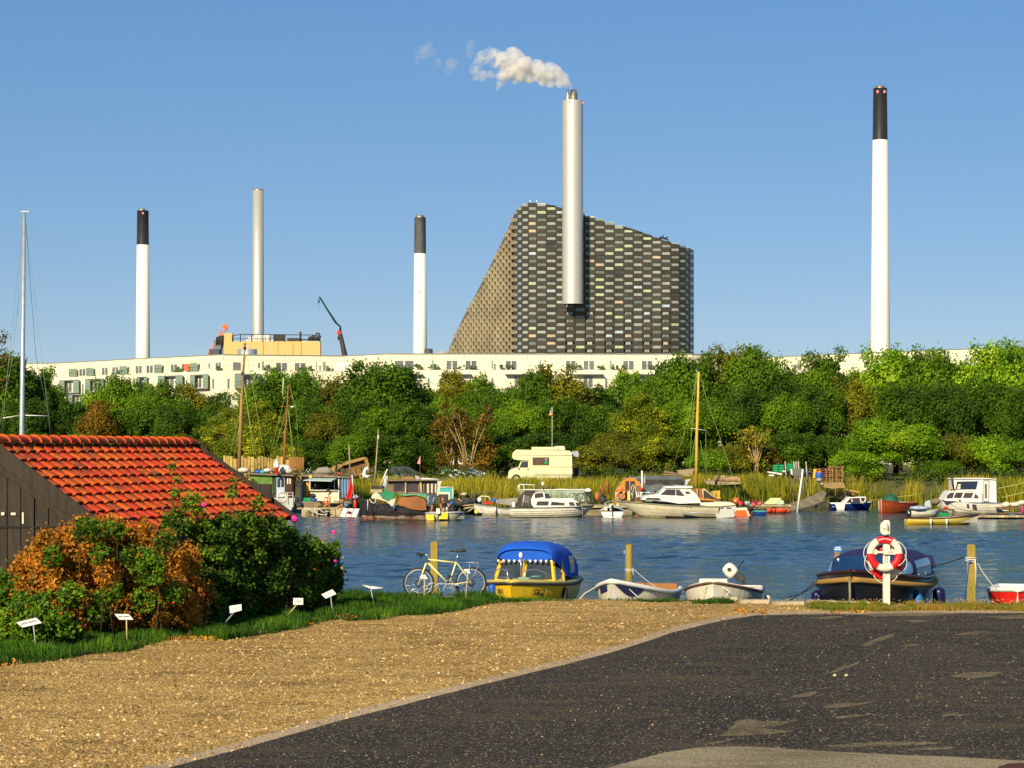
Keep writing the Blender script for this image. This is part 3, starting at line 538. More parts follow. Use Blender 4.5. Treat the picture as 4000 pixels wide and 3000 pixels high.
for a in[('low','mid',300,1700,184,240,'low green shrub peeping over the left of the tiled ridge'),('low','lime',500,1710,183,240,'light green shrub over the middle of the tiled ridge'),('low','olive',700,1700,184,240,'olive shrub over the right part of the tiled ridge'),('low','dark',120,1690,184,260,'dark shrub over the left end of the tiled ridge'),('low','yellow',960,1700,182,270,'shrub with yellow leaf tips over the sunlit fence'),('low','yellow',1120,1740,181,150,'small bright shrub right of the thin reddish mast'),('low','dark',1240,1720,184,260,'dark shrub behind the shop houseboat roof'),('low','mid',1380,1700,182,220,'green shrub above the wooden wreck stem'),('low','dark',1530,1700,183,260,'dark shrub behind the grass hidden car'),('low','dark',1660,1740,184,220,'dark shrub left of the bare brown shrub'),('low','dark',1950,1700,184,220,'dark shrub at the camper van bonnet'),('low','dark',2110,1690,184,300,'dark shrub behind the camper van side'),('low','olive',2330,1740,178,240,'olive shrub right behind the camper van'),('low','olive',2450,1740,182,220,'olive green shrub left of the tarpaulin tent'),('low','yellow',2560,1700,182,230,'shrub with yellow leaves above the tarpaulin tent'),('low','lime',2760,1760,178,170,'bright round shrub right of the yellow mast foot'),('low','dark',2640,1720,184,220,'dark shrub behind the yellow mast foot'),('low','olive',2860,1740,182,200,'olive shrub behind the table of planks'),('low','rust',2960,1740,182,180,'brownish shrub with a pale bare stem'),('low','dark',3090,1690,188,260,'dark shrub behind the green crates'),('low','dark',3230,1700,192,260,'dark shrub in the shade behind the pallets'),('willow','lime',3410,1640,177,350,'bright green maple bush leaning over the bank, left part'),('willow','lime',3580,1660,174,340,'bright green maple bush behind the mahogany boat'),('low','lime',3350,1760,175,220,'low bright green bush right of the pallets'),('low','olive',3720,1700,176,260,'olive shrub behind the white wheelhouse'),('low','lime',3850,1700,175,240,'fresh green shrub right of the white wheelhouse'),('low','lime',3980,1720,173,240,'fresh green shrub at the right picture edge'),('low','mid',3680,1800,172,200,'green shrub left of the white wheelhouse window'),]:T_(a[0],a[1],a[2],a[3],a[4],a[5],a[6],'shrub' if a[0]=='low' else 'tree')
def bare_shrub(px,base,top,D,wpx,label,dens,seed,kind='rust'):
 s=F/D; x=(px-2000)/s; z0=bank_z(x,D); H=EYE+(HY-top)/s-z0; r=thing('bare_shrub',label,'shrub',(x,D,z0),0,'trees and shrubs of the belt along the far bank'); q=random.Random(seed); mb=MB(); Wd=wpx/s; tips=[]
 for i in range(11):
  a=q.uniform(0,6.28); L=Wd*.5*q.uniform(.3,1); e=Vector((math.cos(a)*L,math.sin(a)*L*.5,H*q.uniform(.7,1))); m1=Vector((e.x*.35,e.y*.35,e.z*.5)); mb.tube([(0,0,0),m1,e],[.05,.035,.012],4)
  for _ in range(5):
   t=q.uniform(.35,.9); p=m1.lerp(e,t); e2=p+Vector((q.uniform(-.7,.7),q.uniform(-.5,.5),q.uniform(.4,1.1))); mb.tube([p,e2],[.02,.007],3); tips.append(e2)
 mb.build('branches',m_palebark,r)
 lb=[(t.x,t.y,t.z-.2,q.uniform(.3,.55))for t in tips]+[(q.uniform(-.45,.45)*Wd,q.uniform(-1,1),q.uniform(.1,.6)*H,q.uniform(.4,.7))for _ in range(14)]
 C,Nn,sz,idx=lobes_to_leaves(lb,dens,.17,fill=.9); scatter_mesh('crown',leaves(C,Nn,sz),4,npr.rand(len(C)),m_leaf[kind],r)
bare_shrub(1830,1880,1595,180,250,'bare brown shrub with pale dry branches above the parked cars',4200,5)
bare_shrub(1750,1880,1660,183,200,'low rusty brown shrub left of the bare branched one',5200,8)
bare_shrub(2955,1900,1690,180,120,'thin shrub with a pale forked stem right of the table of planks',1500,12,'olive')
w=W(-60,1400,70); r=thing('young_birch','thin leafy twigs of a tree reaching in at the left picture edge','tree',(w.x,w.y,QZ)); mb=MB(); q=random.Random(4); tips=[]
H=W(0,1260,70).z-QZ; mb.tube([(0,0,0),(.1,0,H*.6),(.35,0,H*.93)],[.09,.06,.02],6)
for i in range(9):
 p=Vector((.1+.25*i/9,0,H*(.62+.3*i/9))); e=p+Vector((q.uniform(-.3,.45),q.uniform(-.3,.3),q.uniform(.1,.55))); mb.tube([p,e],[.02,.006],4); tips+=[e,p.lerp(e,.6)]
mb.build('trunk',m_bark,r); lb=[(t.x,t.y,t.z,.17)for t in tips]; C,Nn,sz,idx=lobes_to_leaves(lb,650,.075,fill=.8); scatter_mesh('crown',leaves(C,Nn,sz),4,.4+.5*npr.rand(len(C)),m_leaf['rust'],r)
lob=[]
for _ in range(330):
 px=rnd.choice((rnd.uniform(-1000,-170),rnd.uniform(4150,5000))); D=rnd.uniform(184,206); x=(px-2000)/F*D; top=11.5-3.5*(206-D)/22; lob.append((x,D,1.75+rnd.uniform(.05,1)*top,rnd.uniform(.7,1.5)))
C,Nn,sz,idx=lobes_to_leaves(lob,60000,.26); tag(scatter_mesh('woodland',leaves(C,Nn,sz),4,(.6*npr.rand(len(C))+.4*npr.rand(len(lob))[idx]).clip(0,1),m_leaf['mid']),kind='stuff')
# chimneys
m_wchim=M('white_chimney_paint',(.78,.75,.66),.55,0,.03,.05)
m_bchim=M('black_chimney_paint',(.022,.021,.024),.38,0,.2,.3,spec=.6)
m_gchim=M('sooty_chimney_paint',(.050,.052,.055),.6,0,.4,.35,col2=(.12,.125,.13),stretch=(1,1,.25))
m_alu=M('brushed_aluminium',(.62,.59,.52),.42,.5,.08,.1,stretch=(1,1,.02))
m_pipe=M('stained_flue',(.30,.27,.20),.5,.6,.3,.4)
m_lamp=M('red_warning_lamp',(.9,.25,.28),.4)
def chimney(label,px,D,ytop,yband,ybot,wtop,wbot,mb_,mw_,caps,lamps,name='chimney',zb=None):
 s=F/D; z0=1.9 if zb is None else zb; X=(px-2000)/s; r=thing(name,label,'chimney',(X,D,z0)); zz=lambda y:EYE+(HY-y)/s-z0
 rt,rb=wtop/2/s,wbot/2/s; H=zz(ytop); hb=zz(yband); f=lambda z:rb+(rt-rb)*max(0,z-zz(ybot))/(H-zz(ybot))
 mb=MB(); mb.lathe([(f(0)*1.02,0),(f(zz(ybot)),zz(ybot)),(f(hb)*1.004,hb),(0,hb)],40); mb.build('shaft',mw_,r)
 if yband>ytop:
  mb=MB(); mb.lathe([(f(hb),hb+.01),(f(H),H),(f(H)*1.02,H+.1),(f(H)*.9,H+.1),(0,H)],40); mb.build('dark_top',mb_,r)
 for(x,w,y)in caps:
  mb=MB(); h2=zz(y); mb.lathe([(w/2/s,H),(w/2/s,h2),(w/2/s*.8,h2),(w/2/s*.8,h2-.4),(0,h2-.4)],20,((x)/s,0,0)); mb.build('flue',m_pipe,r)
 for(x,y)in lamps:
  h2=zz(y); rr=f(h2); a=math.asin(max(-.99,min(.99,x/s/rr))); mb=MB(); mb.box((rr*math.sin(a),-rr*math.cos(a)-.05,h2),(.75,.3,1.0)); mb.build('warning_lamp',m_lamp,r)
 return r,zz,f
chimney('tall white chimney with a long black top and two red lamps, at the right',3438,880,347,548,1383,54,76,m_bchim,m_wchim,[(0,34,336),(-20,4,338),(20,4,336)],[(-14,362),(13,362)])
chimney('white chimney with a black top and one pale lamp, leftmost chimney',558,1250,824,957,1402,45,55,m_bchim,m_wchim,[(-4,26,815)],[(4,835)])
chimney('white chimney with a weathered grey top left of the power plant',1641,1230,851,991,1388,44,54,m_gchim,m_wchim,[(0,34,842)],[(-1,1139)])
r_,zz_,f_=chimney('slim plain silver chimney rising behind the cream factory building',1008,640,745,745,1330,42,46,m_alu,m_alu,[(0,40,739)],[])
D1=785.0; s1=F/D1
zt=lambda y:EYE+(HY-y)/s1
r=thing('steel_chimney','big silver chimney with a smoking flue standing against the checkered facade','chimney',((2237-2000)/s1,D1,zt(1188)))
R=41/s1; H=zt(395)-zt(1188)
mb=MB(); n=9; mb.lathe([(R,0),(R,H)],48)
for i in range(1,n):mb.lathe([(R*1.001,H*i/n-.06),(R*1.004,H*i/n),(R*1.001,H*i/n+.06)],48)
mb.lathe([(0,H),(R,H)],48); mb.lathe([(R,0),(R*.86,0),(R*.86,1.5),(0,1.5)],44,mi=1); mb.build('shaft',[m_alu,m_dark],r)
for dx,w,y in((-19,12,352),(4,28,350)):
 mb=MB(); h2=H+(395-y)/s1; rr=w/2/s1; mb.lathe([(rr*1.05,H),(rr,H+(h2-H)*.6),(rr*.82,h2),(rr*.7,h2),(rr*.7,h2-.6),(0,h2-.6)],20,(dx/s1,0,0)); mb.build('flue',m_alu if dx<0 else m_pipe,r)
for dx,y in((-13,402),(38,404)):
 a=math.asin(dx/41); mb=MB(); mb.box((R*math.sin(a),-R*math.cos(a),H-(y-395)/s1),(.5,.4,.7)); mb.build('warning_lamp',m_lamp,r)
mb=MB(); mb.box((0,R+3.2,H*.18),(R*1.1,8,1)); mb.box((0,R+3.2,H*.42),(R*1.1,8,1)); mb.box((0,R+3.2,H*.6),(R*1.1,8,1)); mb.build('bracket',m_dark,r)
# the checkered power plant
D0=790.0; s0=F/D0
zq=lambda y:EYE+(HY-y)/s0
BX=(2360-2000)/s0
plant=thing('power_plant','huge sloping power plant with a checkered facade of grey metal blocks and windows','power plant',(BX,D0,1.9))
colz=[752,775,806,852,912,982,1052,1120,1190,1262,1332,1402,1471,1540,1608,1676,1743,1811,1878,1941,1988,2020,2046]
dep=[11.0,8.0,4.6,2.0,.5]+[0]*13+[.3,1.6,4.0,7.5,12.0]
top_prof=[(1744,1381),(1806,1242),(1896,1074),(1990,879),(2005,840),(2018,812),(2040,797),(2061,792),(2100,792),(2170,803),(2283,838),(2480,897),(2680,963),(2700,972),(2712,980)]
topy=lambda px:float(np.interp(px,[p[0]for p in top_prof],[p[1]for p in top_prof]))
def PW(px,py,dy=0.0):return W(px,py,D0+dy)-Vector((BX,D0,1.9))
m_pan=M('dark_facade_metal',(.105,.097,.086),.42,.35,.22,.12,objvar=.12)
m_core=M('dark_facade_core',(.045,.042,.038),.6,.1,.2,.2)
m_sunlit=M('sunlit_facade_metal',(.40,.33,.215),.45,.25,.25,.12,objvar=.12)  # same aluminium as the front, with golden sunlight painted into its colour
def pane_mat():
 m,nt,b=newmat('facade_pane'); N=nt.nodes; Lk=nt.links; oi=N.new('ShaderNodeObjectInfo'); rp=N.new('ShaderNodeValToRGB'); rp.color_ramp.interpolation='CONSTANT'; el=rp.color_ramp.elements
 st=[(0,(.15,.165,.135)),(.25,(.245,.265,.22)),(.5,(.33,.355,.30)),(.76,(.42,.50,.29)),(.88,(.52,.40,.26)),(.92,(.42,.50,.56)),(.975,(.06,.06,.06))]
 while len(el)<len(st):el.new(.5)
 for i,(p,c)in enumerate(st):el[i].position=p; el[i].color=(*c,1)
 Lk.new(oi.outputs['Random'],rp.inputs[0]); ge=N.new('ShaderNodeTexCoord'); n=N.new('ShaderNodeTexNoise'); n.inputs['Scale'].default_value=.8; Lk.new(ge.outputs['Object'],n.inputs[0])
 h=N.new('ShaderNodeHueSaturation'); mr=N.new('ShaderNodeMapRange'); mr.inputs[3].default_value=.6; mr.inputs[4].default_value=1.35; Lk.new(n.outputs['Fac'],mr.inputs[0]); Lk.new(mr.outputs[0],h.inputs['Value']); Lk.new(rp.outputs[0],h.inputs['Color']); Lk.new(h.outputs[0],b.inputs['Base Color'])
 b.inputs['Roughness'].default_value=.15; b.inputs['Specular IOR Level'].default_value=.6; return m
m_pane=pane_mat(); m_frame=M('pale_window_frame',(.50,.50,.45),.5,.2,.08,.5)
YB=1400
front=[(1600+c*.5425,d)for c,d in zip(colz,dep)]
LEFT=[(2008,11.0),(1744,62.0)]
core=MB()
def wall_strip(pts,inset):
 vs=[]; n=len(pts)
 for px,d in pts:vs.append(PW(px,topy(px)+5,d+inset));
 for px,d in pts:v=PW(px,topy(px)+5,d+inset); vs.append(Vector((v.x,v.y,-1.9)))
 core.add(vs,[(i,i+1,n+i+1,n+i)for i in range(n-1)])
ff=[]
for(a,da),(b,db)in zip(front[:-1],front[1:]):
 for i in range(3):ff.append((a+(b-a)*i/3,da+(db-da)*i/3))
ff.append(front[-1]); wall_strip(ff,1.0)
ll=[(2010-266*i/24,11.5+51*i/24)for i in range(25)]; wall_strip(ff and[ff[0]]*2,1.0)
rt=[PW(px,topy(px)+5,d+1.0)for px,d in ff]; bk=[Vector((v.x*.92+3,v.y*.2+95,v.z))for v in rt]; n=len(rt)
core.add(rt+bk,[(i,i+1,n+i+1,n+i)for i in range(n-1)])
rl=[PW(px,topy(px)+5,d+1.2)for px,d in ll]; bl=[Vector((v.x+12,v.y*.3+92,v.z))for v in rl]; n2=len(rl)
core.add(rl+bl,[(i,i+1,n2+i+1,n2+i)for i in range(n2-1)])
core.build('wall',m_core,plant); core=MB(); wall_strip(ll,1.2); core.build('wall',M('sunlit_facade_core',(.15,.115,.07),.6,.1,.2,.2),plant)  # left core wall: sunlit tone put into the base colour
for px in(2071,2097):
 mb=MB(); mb.tube([PW(px,793,3),PW(px,781,3)],.18,5); mb.build('antenna',m_white,plant)
mb=MB();
for a,b in(((2575,932),(2610,928)),((2580,924),(2600,934)),((2590,934),(2590,918)),((2575,926),(2612,938))):mb.tube([PW(*a,3),PW(*b,3)],.22,4)
mb.build('roof_antenna',m_dark,plant)
rowh=14.62; nrow=43
winp=MB(); winf=MB(); panp=MB()
cells_w=[]; cells_p=[]
for i in range(len(colz)-1):
 for j in range(nrow):
  yb=1392-j*rowh; x0,x1=front[i][0],front[i+1][0]; yc=yb-rowh/2
  tp_=topy((x0+x1)/2)
  if yb-rowh<tp_-rowh*.8:continue
  (cells_w if(i+j)%2==0 else cells_p).append((i,j,x0,x1,yb,tp_))
def quadpt(i,px,py,out):
 t=(px-front[i][0])/(front[i+1][0]-front[i][0]); d=dep[i]+(dep[i+1]-dep[i])*t; return PW(px,py,d-out)
def order(c):return-(c[3]-c[2])-c[1]*.001
cells_w.sort(key=order); cells_p.sort(key=order)
stuffp=MB(); stuffw=MB()
for q,(i,j,x0,x1,yb,tp_)in enumerate(cells_p):
 e=(x1-x0)*.035; yt=max(yb-rowh*1.06,tp_);
 a,b,c,d=quadpt(i,x0-e,yb+.6,.25),quadpt(i,x1+e,yb+.6,.25),quadpt(i,x1+e,max(yt,topy(x1+e)),.75),quadpt(i,x0-e,max(yb-rowh*1.06,topy(x0-e)),.75)
 back=Vector((0,1.3,0)); mb=MB()if q<300 else stuffp; mb.slab([a,b,c,d],back)
 if q<300:mb.build('facade_block',m_pan,plant)
stuffp.build('facade_blocks',m_pan,plant)['kind']='stuff'
for q,(i,j,x0,x1,yb,tp_)in enumerate(cells_w):
 wdt=x1-x0; narrow=0.0
 if j<12 and 5<i<19:narrow=(-.02 if j%2==0 else.14)*(1 if j>3 else 1.5)
 e=wdt*(.03+narrow); yt=max(yb-rowh*.95,tp_); y2=yb-rowh*.08
 P4=[quadpt(i,x0+e,y2,-.15),quadpt(i,x1-e,y2,-.15),quadpt(i,x1-e,yt,-.15),quadpt(i,x0+e,yt,-.15)]
 if q<300:
  fr=MB(); fr.slab(P4,(0,.5,0)); fo=fr.build('window',m_frame,plant)
  g=1.0 if wdt>20 else.5; P5=[quadpt(i,x0+e+1.6*g,y2-1.2,.0),quadpt(i,x1-e-1.6*g,y2-1.2,.0),quadpt(i,x1-e-1.6*g,yt+1.3,.0),quadpt(i,x0+e+1.6*g,yt+1.3,.0)]
  if yb-yt>7:pn=MB(); pn.slab(P5,(0,.3,0)); pn.build('pane',m_pane,fo)
 else:stuffw.slab(P4,(0,.5,0))
stuffw.build('windows',m_pane,plant)['kind']='stuff'
sc=MB(); scl=[]
for i in range(25):
 t0=(i+.5)/25; px=2008-264*t0**.94; d=11.2+51*t0**.94
 for j in range(nrow):
  if(i+j)%2:continue
  y=1392-j*rowh
  if y-rowh<topy(px)+1:continue
  scl.append((px,y,d,i))
m_scale=m_sunlit
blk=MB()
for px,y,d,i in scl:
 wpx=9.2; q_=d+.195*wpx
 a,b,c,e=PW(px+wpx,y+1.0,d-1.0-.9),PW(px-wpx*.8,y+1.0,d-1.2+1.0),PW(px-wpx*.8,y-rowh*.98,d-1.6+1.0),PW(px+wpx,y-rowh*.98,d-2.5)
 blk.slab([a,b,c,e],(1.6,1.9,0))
blk.build('scale_blocks',m_sunlit,plant)['kind']='stuff'
# smoke
def smoke_mat(name,dens,nsc,lo,hi):
 m=bpy.data.materials.new(name); m.use_nodes=True; nt=m.node_tree; nt.nodes.clear(); N=nt.nodes; Lk=nt.links
 pv=N.new('ShaderNodeVolumePrincipled'); pv.inputs['Color'].default_value=(.985,.98,.975,1); pv.inputs['Anisotropy'].default_value=.1; pv.inputs['Density Attribute'].default_value=''
 at=N.new('ShaderNodeAttribute'); at.attribute_name='density'; tc=N.new('ShaderNodeTexCoord'); n=N.new('ShaderNodeTexNoise'); n.inputs['Scale'].default_value=nsc; n.inputs['Detail'].default_value=5; n.inputs['Roughness'].default_value=.6
 Lk.new(tc.outputs['Object'],n.inputs[0]); mr=N.new('ShaderNodeMapRange'); mr.inputs[1].default_value=lo; mr.inputs[2].default_value=hi; Lk.new(n.outputs['Fac'],mr.inputs[0])
 a=N.new('ShaderNodeMath'); a.operation='MULTIPLY'; Lk.new(at.outputs['Fac'],a.inputs[0]); Lk.new(mr.outputs[0],a.inputs[1]); c=N.new('ShaderNodeMath'); c.operation='MULTIPLY'; c.inputs[1].default_value=dens; Lk.new(a.outputs[0],c.inputs[0])
 Lk.new(c.outputs[0],pv.inputs['Density']); o=N.new('ShaderNodeOutputMaterial'); Lk.new(pv.outputs[0],o.inputs[1]); return m
def plume(name,label,puffs,mat,bumps,band):
 D=781.0; s=F/D; k=.40687; base=W(*ZS(*puffs[0][:2]),D); mb=MB(); q=random.Random(5)
 for(x,y,r)in puffs:
  c=W(*ZS(x,y),D)-base; R_=r*k/s*1.18; c.y+=q.uniform(-.4,.4)*R_
  items=[(c,R_)]
  for _ in range(bumps):
   d=Vector((q.gauss(0,1),q.gauss(0,1),q.gauss(0,1))).normalized(); items.append((c+d*R_*.8,R_*q.uniform(.28,.5)))
  for cc,rr in items:
   mb.ell(cc,(rr,rr,rr),7)
 o=mb.build(name,mat); o.location=base; tag(o,label,'smoke',None,'stuff')
 ng=bpy.data.node_groups.new('smoke_volume','GeometryNodeTree'); ng.interface.new_socket('Geometry',in_out='INPUT',socket_type='NodeSocketGeometry'); ng.interface.new_socket('Geometry',in_out='OUTPUT',socket_type='NodeSocketGeometry')
 gi=ng.nodes.new('NodeGroupInput'); go=ng.nodes.new('NodeGroupOutput'); mv=ng.nodes.new('GeometryNodeMeshToVolume'); mv.resolution_mode='VOXEL_SIZE'; mv.inputs['Voxel Size'].default_value=.22; mv.inputs['Density'].default_value=1.0; mv.inputs['Interior Band Width'].default_value=band
 sm=ng.nodes.new('GeometryNodeSetMaterial'); sm.inputs['Material'].default_value=mat
 ng.links.new(gi.outputs[0],mv.inputs[0]); ng.links.new(mv.outputs[0],sm.inputs[0]); ng.links.new(sm.outputs[0],go.inputs[0]); md=o.modifiers.new('volume','NODES'); md.node_group=ng
 return o
main=[(1795,600,16),(1775,570,26),(1745,545,42),(1700,500,60),(1650,450,62),(1690,560,38),(1600,410,52),(1570,490,70),(1600,560,38),(1500,450,70),(1480,380,52),(1520,545,40),(1430,430,72),(1400,510,48),(1340,390,82),(1280,320,70),(1240,270,58),(1250,430,78),(1310,480,62),(1260,535,28),(1190,390,72),(1140,330,64),(1160,480,52)]
plume('smoke_plume','thick white smoke drifting left from the big silver chimney',main,smoke_mat('white_smoke',3.2,.5,.30,.52),9,1.3)
mid=[(1130,470,55),(1110,560,34),(1085,605,22),(1060,280,60),(1000,260,45),(970,300,62),(930,280,40),(900,370,52),(870,420,48),(1020,470,40),(940,480,50),(880,500,34),(1080,370,50)]
plume('smoke_tail','thinner torn end of the white smoke plume with blue gaps',mid,smoke_mat('thin_smoke',1.5,.45,.40,.62),7,1.6)
faint=[(430,190,45),(400,230,62),(455,250,45),(350,280,55),(330,340,42),(640,370,62),(620,440,42),(520,350,42),(830,180,48),(820,270,45)]
plume('smoke_puff','faint separate puffs of smoke further left of the plume',faint,smoke_mat('faint_smoke',.5,.4,.36,.7),5,2.2)
# cream factory building with its roof plant
FB=Far('factory_building','cream yellow windowless factory building with a railed roof, behind the apartment block','factory',1060,1392,600); m_cr=M('cream_render',(.64,.43,.16),.8,0,.06,.1,stretch=(1,1,.3)); m_fg=M('grey_cladding',(.20,.21,.24),.6,.1,.15,.3)
p=FB.p; mb=MB()
mb.slab([p(873,1560),p(907.5,1560),p(907.5,1302),p(873,1302)],(0,3,0)); FB.part('tower_wall',mb,m_cr)
mb=MB(); mb.slab([p(907.6,1560),p(1251,1560),p(1251,1333),p(907.6,1333)],(0,3,0)); FB.part('wall',mb,m_cr)
for x in(1028,1085,1144,1176):FB.part('panel_joint',FB.beam((x,1390),(x,1335),.12,dy=-.1),M('joint_shade',(.50,.34,.13),.9))
mb=MB(); mb.slab([p(834,1560,6),p(872.5,1560,1),p(872.5,1306,1),p(850,1325,4),p(834,1330,6)],(0,20,0)); FB.part('side_wall',mb,m_fg)
mb=MB()
for i,y in enumerate((1312,1320,1328,1336)):mb.tube([p(845,y+8,.5),p(871,y,-.2)],.22,4)
for x in(846,855,864,871):mb.tube([p(x,1350,0),p(x,1310+(871-x)*.3,-.2)],.2,4)
FB.part('steel_stair',mb,m_dark)
mb=MB(); xs=[908,939,983,1027,1070,1113,1174,1249]
for x in xs:mb.tube([p(x,1334,-.1),p(x,1305 if x>930 else 1312,-.1)],.13,4)
mb.tube([p(908,1312,-.1),p(939,1306,-.1),p(1249,1309,-.1)],.1,4); mb.tube([p(908,1323,-.1),p(1113,1324,-.1)],.07,4); FB.part('roof_railing',mb,m_dark)
mb=MB()
for x in range(1074,1112,7):mb.box(p(x,1320,4),(.45,.45,1.9))
FB.part('vent_row',mb,m_dark)
mb=MB(); mb.slab([p(966,1316,5),p(995,1316,5),p(1000,1331,5),p(976,1331,5)],(0,4,0));
for x in(1003,1017,1032,1047):mb.lathe([(0.55,-1.2),(.75,.3),(.6,.9),(0,1.1)],10,p(x,1322,4))
mb.box(p(1030,1330,5),(9,2,.5)); FB.part('roof_fans',mb,M('pale_plant',(.55,.53,.48),.6))
mb=MB(); mb.box(p(1150,1328,4),(3.5,3,.9)); mb.box(p(1185,1327,3),(6.5,.5,.3));
for x in range(1208,1250,8):mb.tube([p(x,1331,2),p(x,1310+(x%3)*3,2)],.32,5); mb.tube([p(x,1318,2),p(x+7,1314,2)],.15,4)
mb.tube([p(1235,1312,2),p(1235,1302,2),p(1249,1302,2)],.2,4); mb.tube([p(1174,1332,2),p(1174,1296,2)],.3,5); FB.part('pipe_rack',mb,m_dark)
RB=Far('roof_plant','round grey ventilation drum and wide curved roof hood on the apartment block roof','roof plant',965,1388,425); p=RB.p; mb=MB(); mb.lathe([(1.8,-1),(1.8,.85),(1.72,.9),(0,.9)],28,p(966,1383)); RB.part('drum',mb,m_greymetal)
mb=MB(); mb.grid(lambda u,v:p(858+218*u,1387-9*math.sin(math.pi*u)**.6,2+6*v),24,3); RB.part('curved_hood',mb,m_greymetal)
mb=MB(); mb.slab([p(817,1385,4),p(856,1385,4),p(856,1363,4),p(817,1363,4)],(0,4,0)); o=RB.part('grey_box',mb,M('slate_box',(.06,.065,.08),.6)); mb=MB(); mb.box(p(967,1362),(.25,.25,1.2)); RB.part('stub_pipe',mb,m_greymetal)
TB=Far('roof_hut','dark round tank with a low pale roof at the foot of the sunlit facade','roof plant',1680,1386,470); p=TB.p; mb=MB(); mb.lathe([(.85,0),(.85,1.5),(0,1.6)],14,p(1674,1392,1),1); TB.part('tank',mb,[m_white,M('slate_box',(.06,.065,.08),.6)]); mb=MB(); mb.slab([p(1690,1392),p(1745,1392),p(1736,1371),p(1722,1369)],(0,6,0)); TB.part('pitched_roof',mb,M('tan_roof',(.42,.36,.26),.8))
# cranes
CR=Far('mobile_crane','slender dark green crane jib leaning over the apartment roof','crane',1347,1395,560); p=CR.p; m_cg=M('dark_green_steel',(.012,.055,.05),.5,.2,.2,1)
base=Vector((p(1349,1410).x,0,1.9-CR.o.z)); mb=MB(); mb.tube([base,p(1347,1389),p(1329,1303)],[.75,.68,.5],6); CR.part('boom',mb,m_dark)
mb=MB(); A=[(1322,1303),(1329,1278),(1312,1262),(1285,1222),(1246,1159)]; B=[(1332,1303),(1331,1276),(1309,1256),(1288,1222),(1249,1160)]
mb.tube([p(*a,-.4)for a in A],.14,4); mb.tube([p(*b,.4)for b in B],.14,4)
for q in range(26):
 t=q/26*3.999; i=int(t); u=t-i; a=p(A[i][0]+(A[i+1][0]-A[i][0])*u,A[i][1]+(A[i+1][1]-A[i][1])*u,-.4); t2=min(3.999,t+.12); i=int(t2); u=t2-i; b=p(B[i][0]+(B[i+1][0]-B[i][0])*u,B[i][1]+(B[i+1][1]-B[i][1])*u,.4); mb.tube([a,b],.09,3)
mb.tube([p(1313,1262),p(1246,1159)],[.28,.12],4); CR.part('lattice_jib',mb,m_cg)
mb=MB(); mb.box(p(1324,1300),(1.0,1.0,.5)); mb.box(p(1324,1299),(.5,1.1,1)); CR.part('hook_block',mb,m_red)
mb=MB(); mb.tube([p(1246,1160),p(1245,1212)],.03,3); mb.ell(p(1245.5,1177),(.22,.22,.5),6); mb.tube([p(1322,1302),p(1322,1318)],.03,3); mb.ell(p(1322,1320),(.25,.25,.6),6); CR.part('hook',mb,m_dark)
CO=Far('lattice_crane','distant orange lattice crane behind the grey side of the factory building','crane',845,1390,900); p=CO.p; m_co=M('orange_steel',(.75,.27,.12),.6,0,.15,.5); mb=MB()
mb.tube([Vector((p(800,1400).x,0,1.9-CO.o.z)),p(812,1380),p(866,1290)],.28,4); mb.tube([p(822,1384),p(880,1288)],.28,4)
for q in range(12):t=q/12; mb.tube([p(812+54*t,1380-90*t),p(822+58*(t+.06),1384-96*(t+.06))],.12,3)
CO.part('jib',mb,m_co); mb=MB(); mb.box(p(879,1277),(1.8,1.4,1.8),rot=Matrix.Rotation(.5,3,'Y')); mb.tube([p(888,1280),p(888,1292)],.1,3); CO.part('jib_head',mb,m_orange)
# the white apartment block
ZR_=21.1
def Dy(y):return F*(ZR_-EYE)/(HY-y)
roofl=[(60,1420),(230,1419),(560,1401),(873,1386),(1350,1391),(1420,1388),(1520,1383),(2700,1384),(3000,1397),(3180,1388),(3500,1375),(3850,1361),(4200,1352)]
AP=thing('apartment_block','long white angular apartment block with balconies behind the tree belt','apartment building',(0,405,1.9))
A0=Vector((0,405,1.9))
def Dx(px):
 return 1/float(np.interp(px,[a for a,b in roofl],[1/Dy(b)for a,b in roofl]))
def AW(px,z,out=0.0):
 D=Dx(px)-out; return Vector(((px-2000)/F*D,D,z))-A0
def zy(px,py):return EYE+(HY-py)/F*Dx(px)
m_apw=M('white_render',(.76,.70,.51),.75,0,.03,.05); m_joint=M('facade_joint',(.40,.37,.31),.9); m_gg=M('green_glass_panel',(.21,.29,.22),.2,0,.12,.3,spec=.6); m_apg=M('apartment_glass',(.13,.14,.13),.12,0,.35,.3,spec=.7); m_slab=M('grey_slab_edge',(.22,.24,.22),.6)
def sect(name,x0,x1,zt_,zb_,out,mat,thick=8.0,par=AP):
 xs=[x0]+[a for a,b in roofl if x0<a<x1]+[x1]; mb=MB(); n=len(xs); vs=[]
 for z in(zt_,zb_):
  for x in xs:vs.append(AW(x,z,out))
 for z in(zt_,zb_):
  for x in xs:vs.append(AW(x,z,out-thick))
 fs=[]
 for i in range(n-1):fs+=[(i,i+1,n+i+1,n+i),(i,2*n+i,2*n+i+1,i+1),(n+i,n+i+1,3*n+i+1,3*n+i)]
 fs+=[(0,n,3*n,2*n),(n-1,3*n-1,4*n-1,2*n-1)]
 mb.add(vs,fs); return mb.build(name,mat,par)
sect('wall',60,4200,ZR_,18.25,0,m_apw,10)
sect('roof_edge',60,4200,ZR_+.12,ZR_+.004,.15,m_slab,10)
sect('wall',60,4200,18.249,-2.0+1.9,1.3,m_apw,11)
sect('facade_joint',60,4200,20.2,20.16,.02,m_joint,.03)
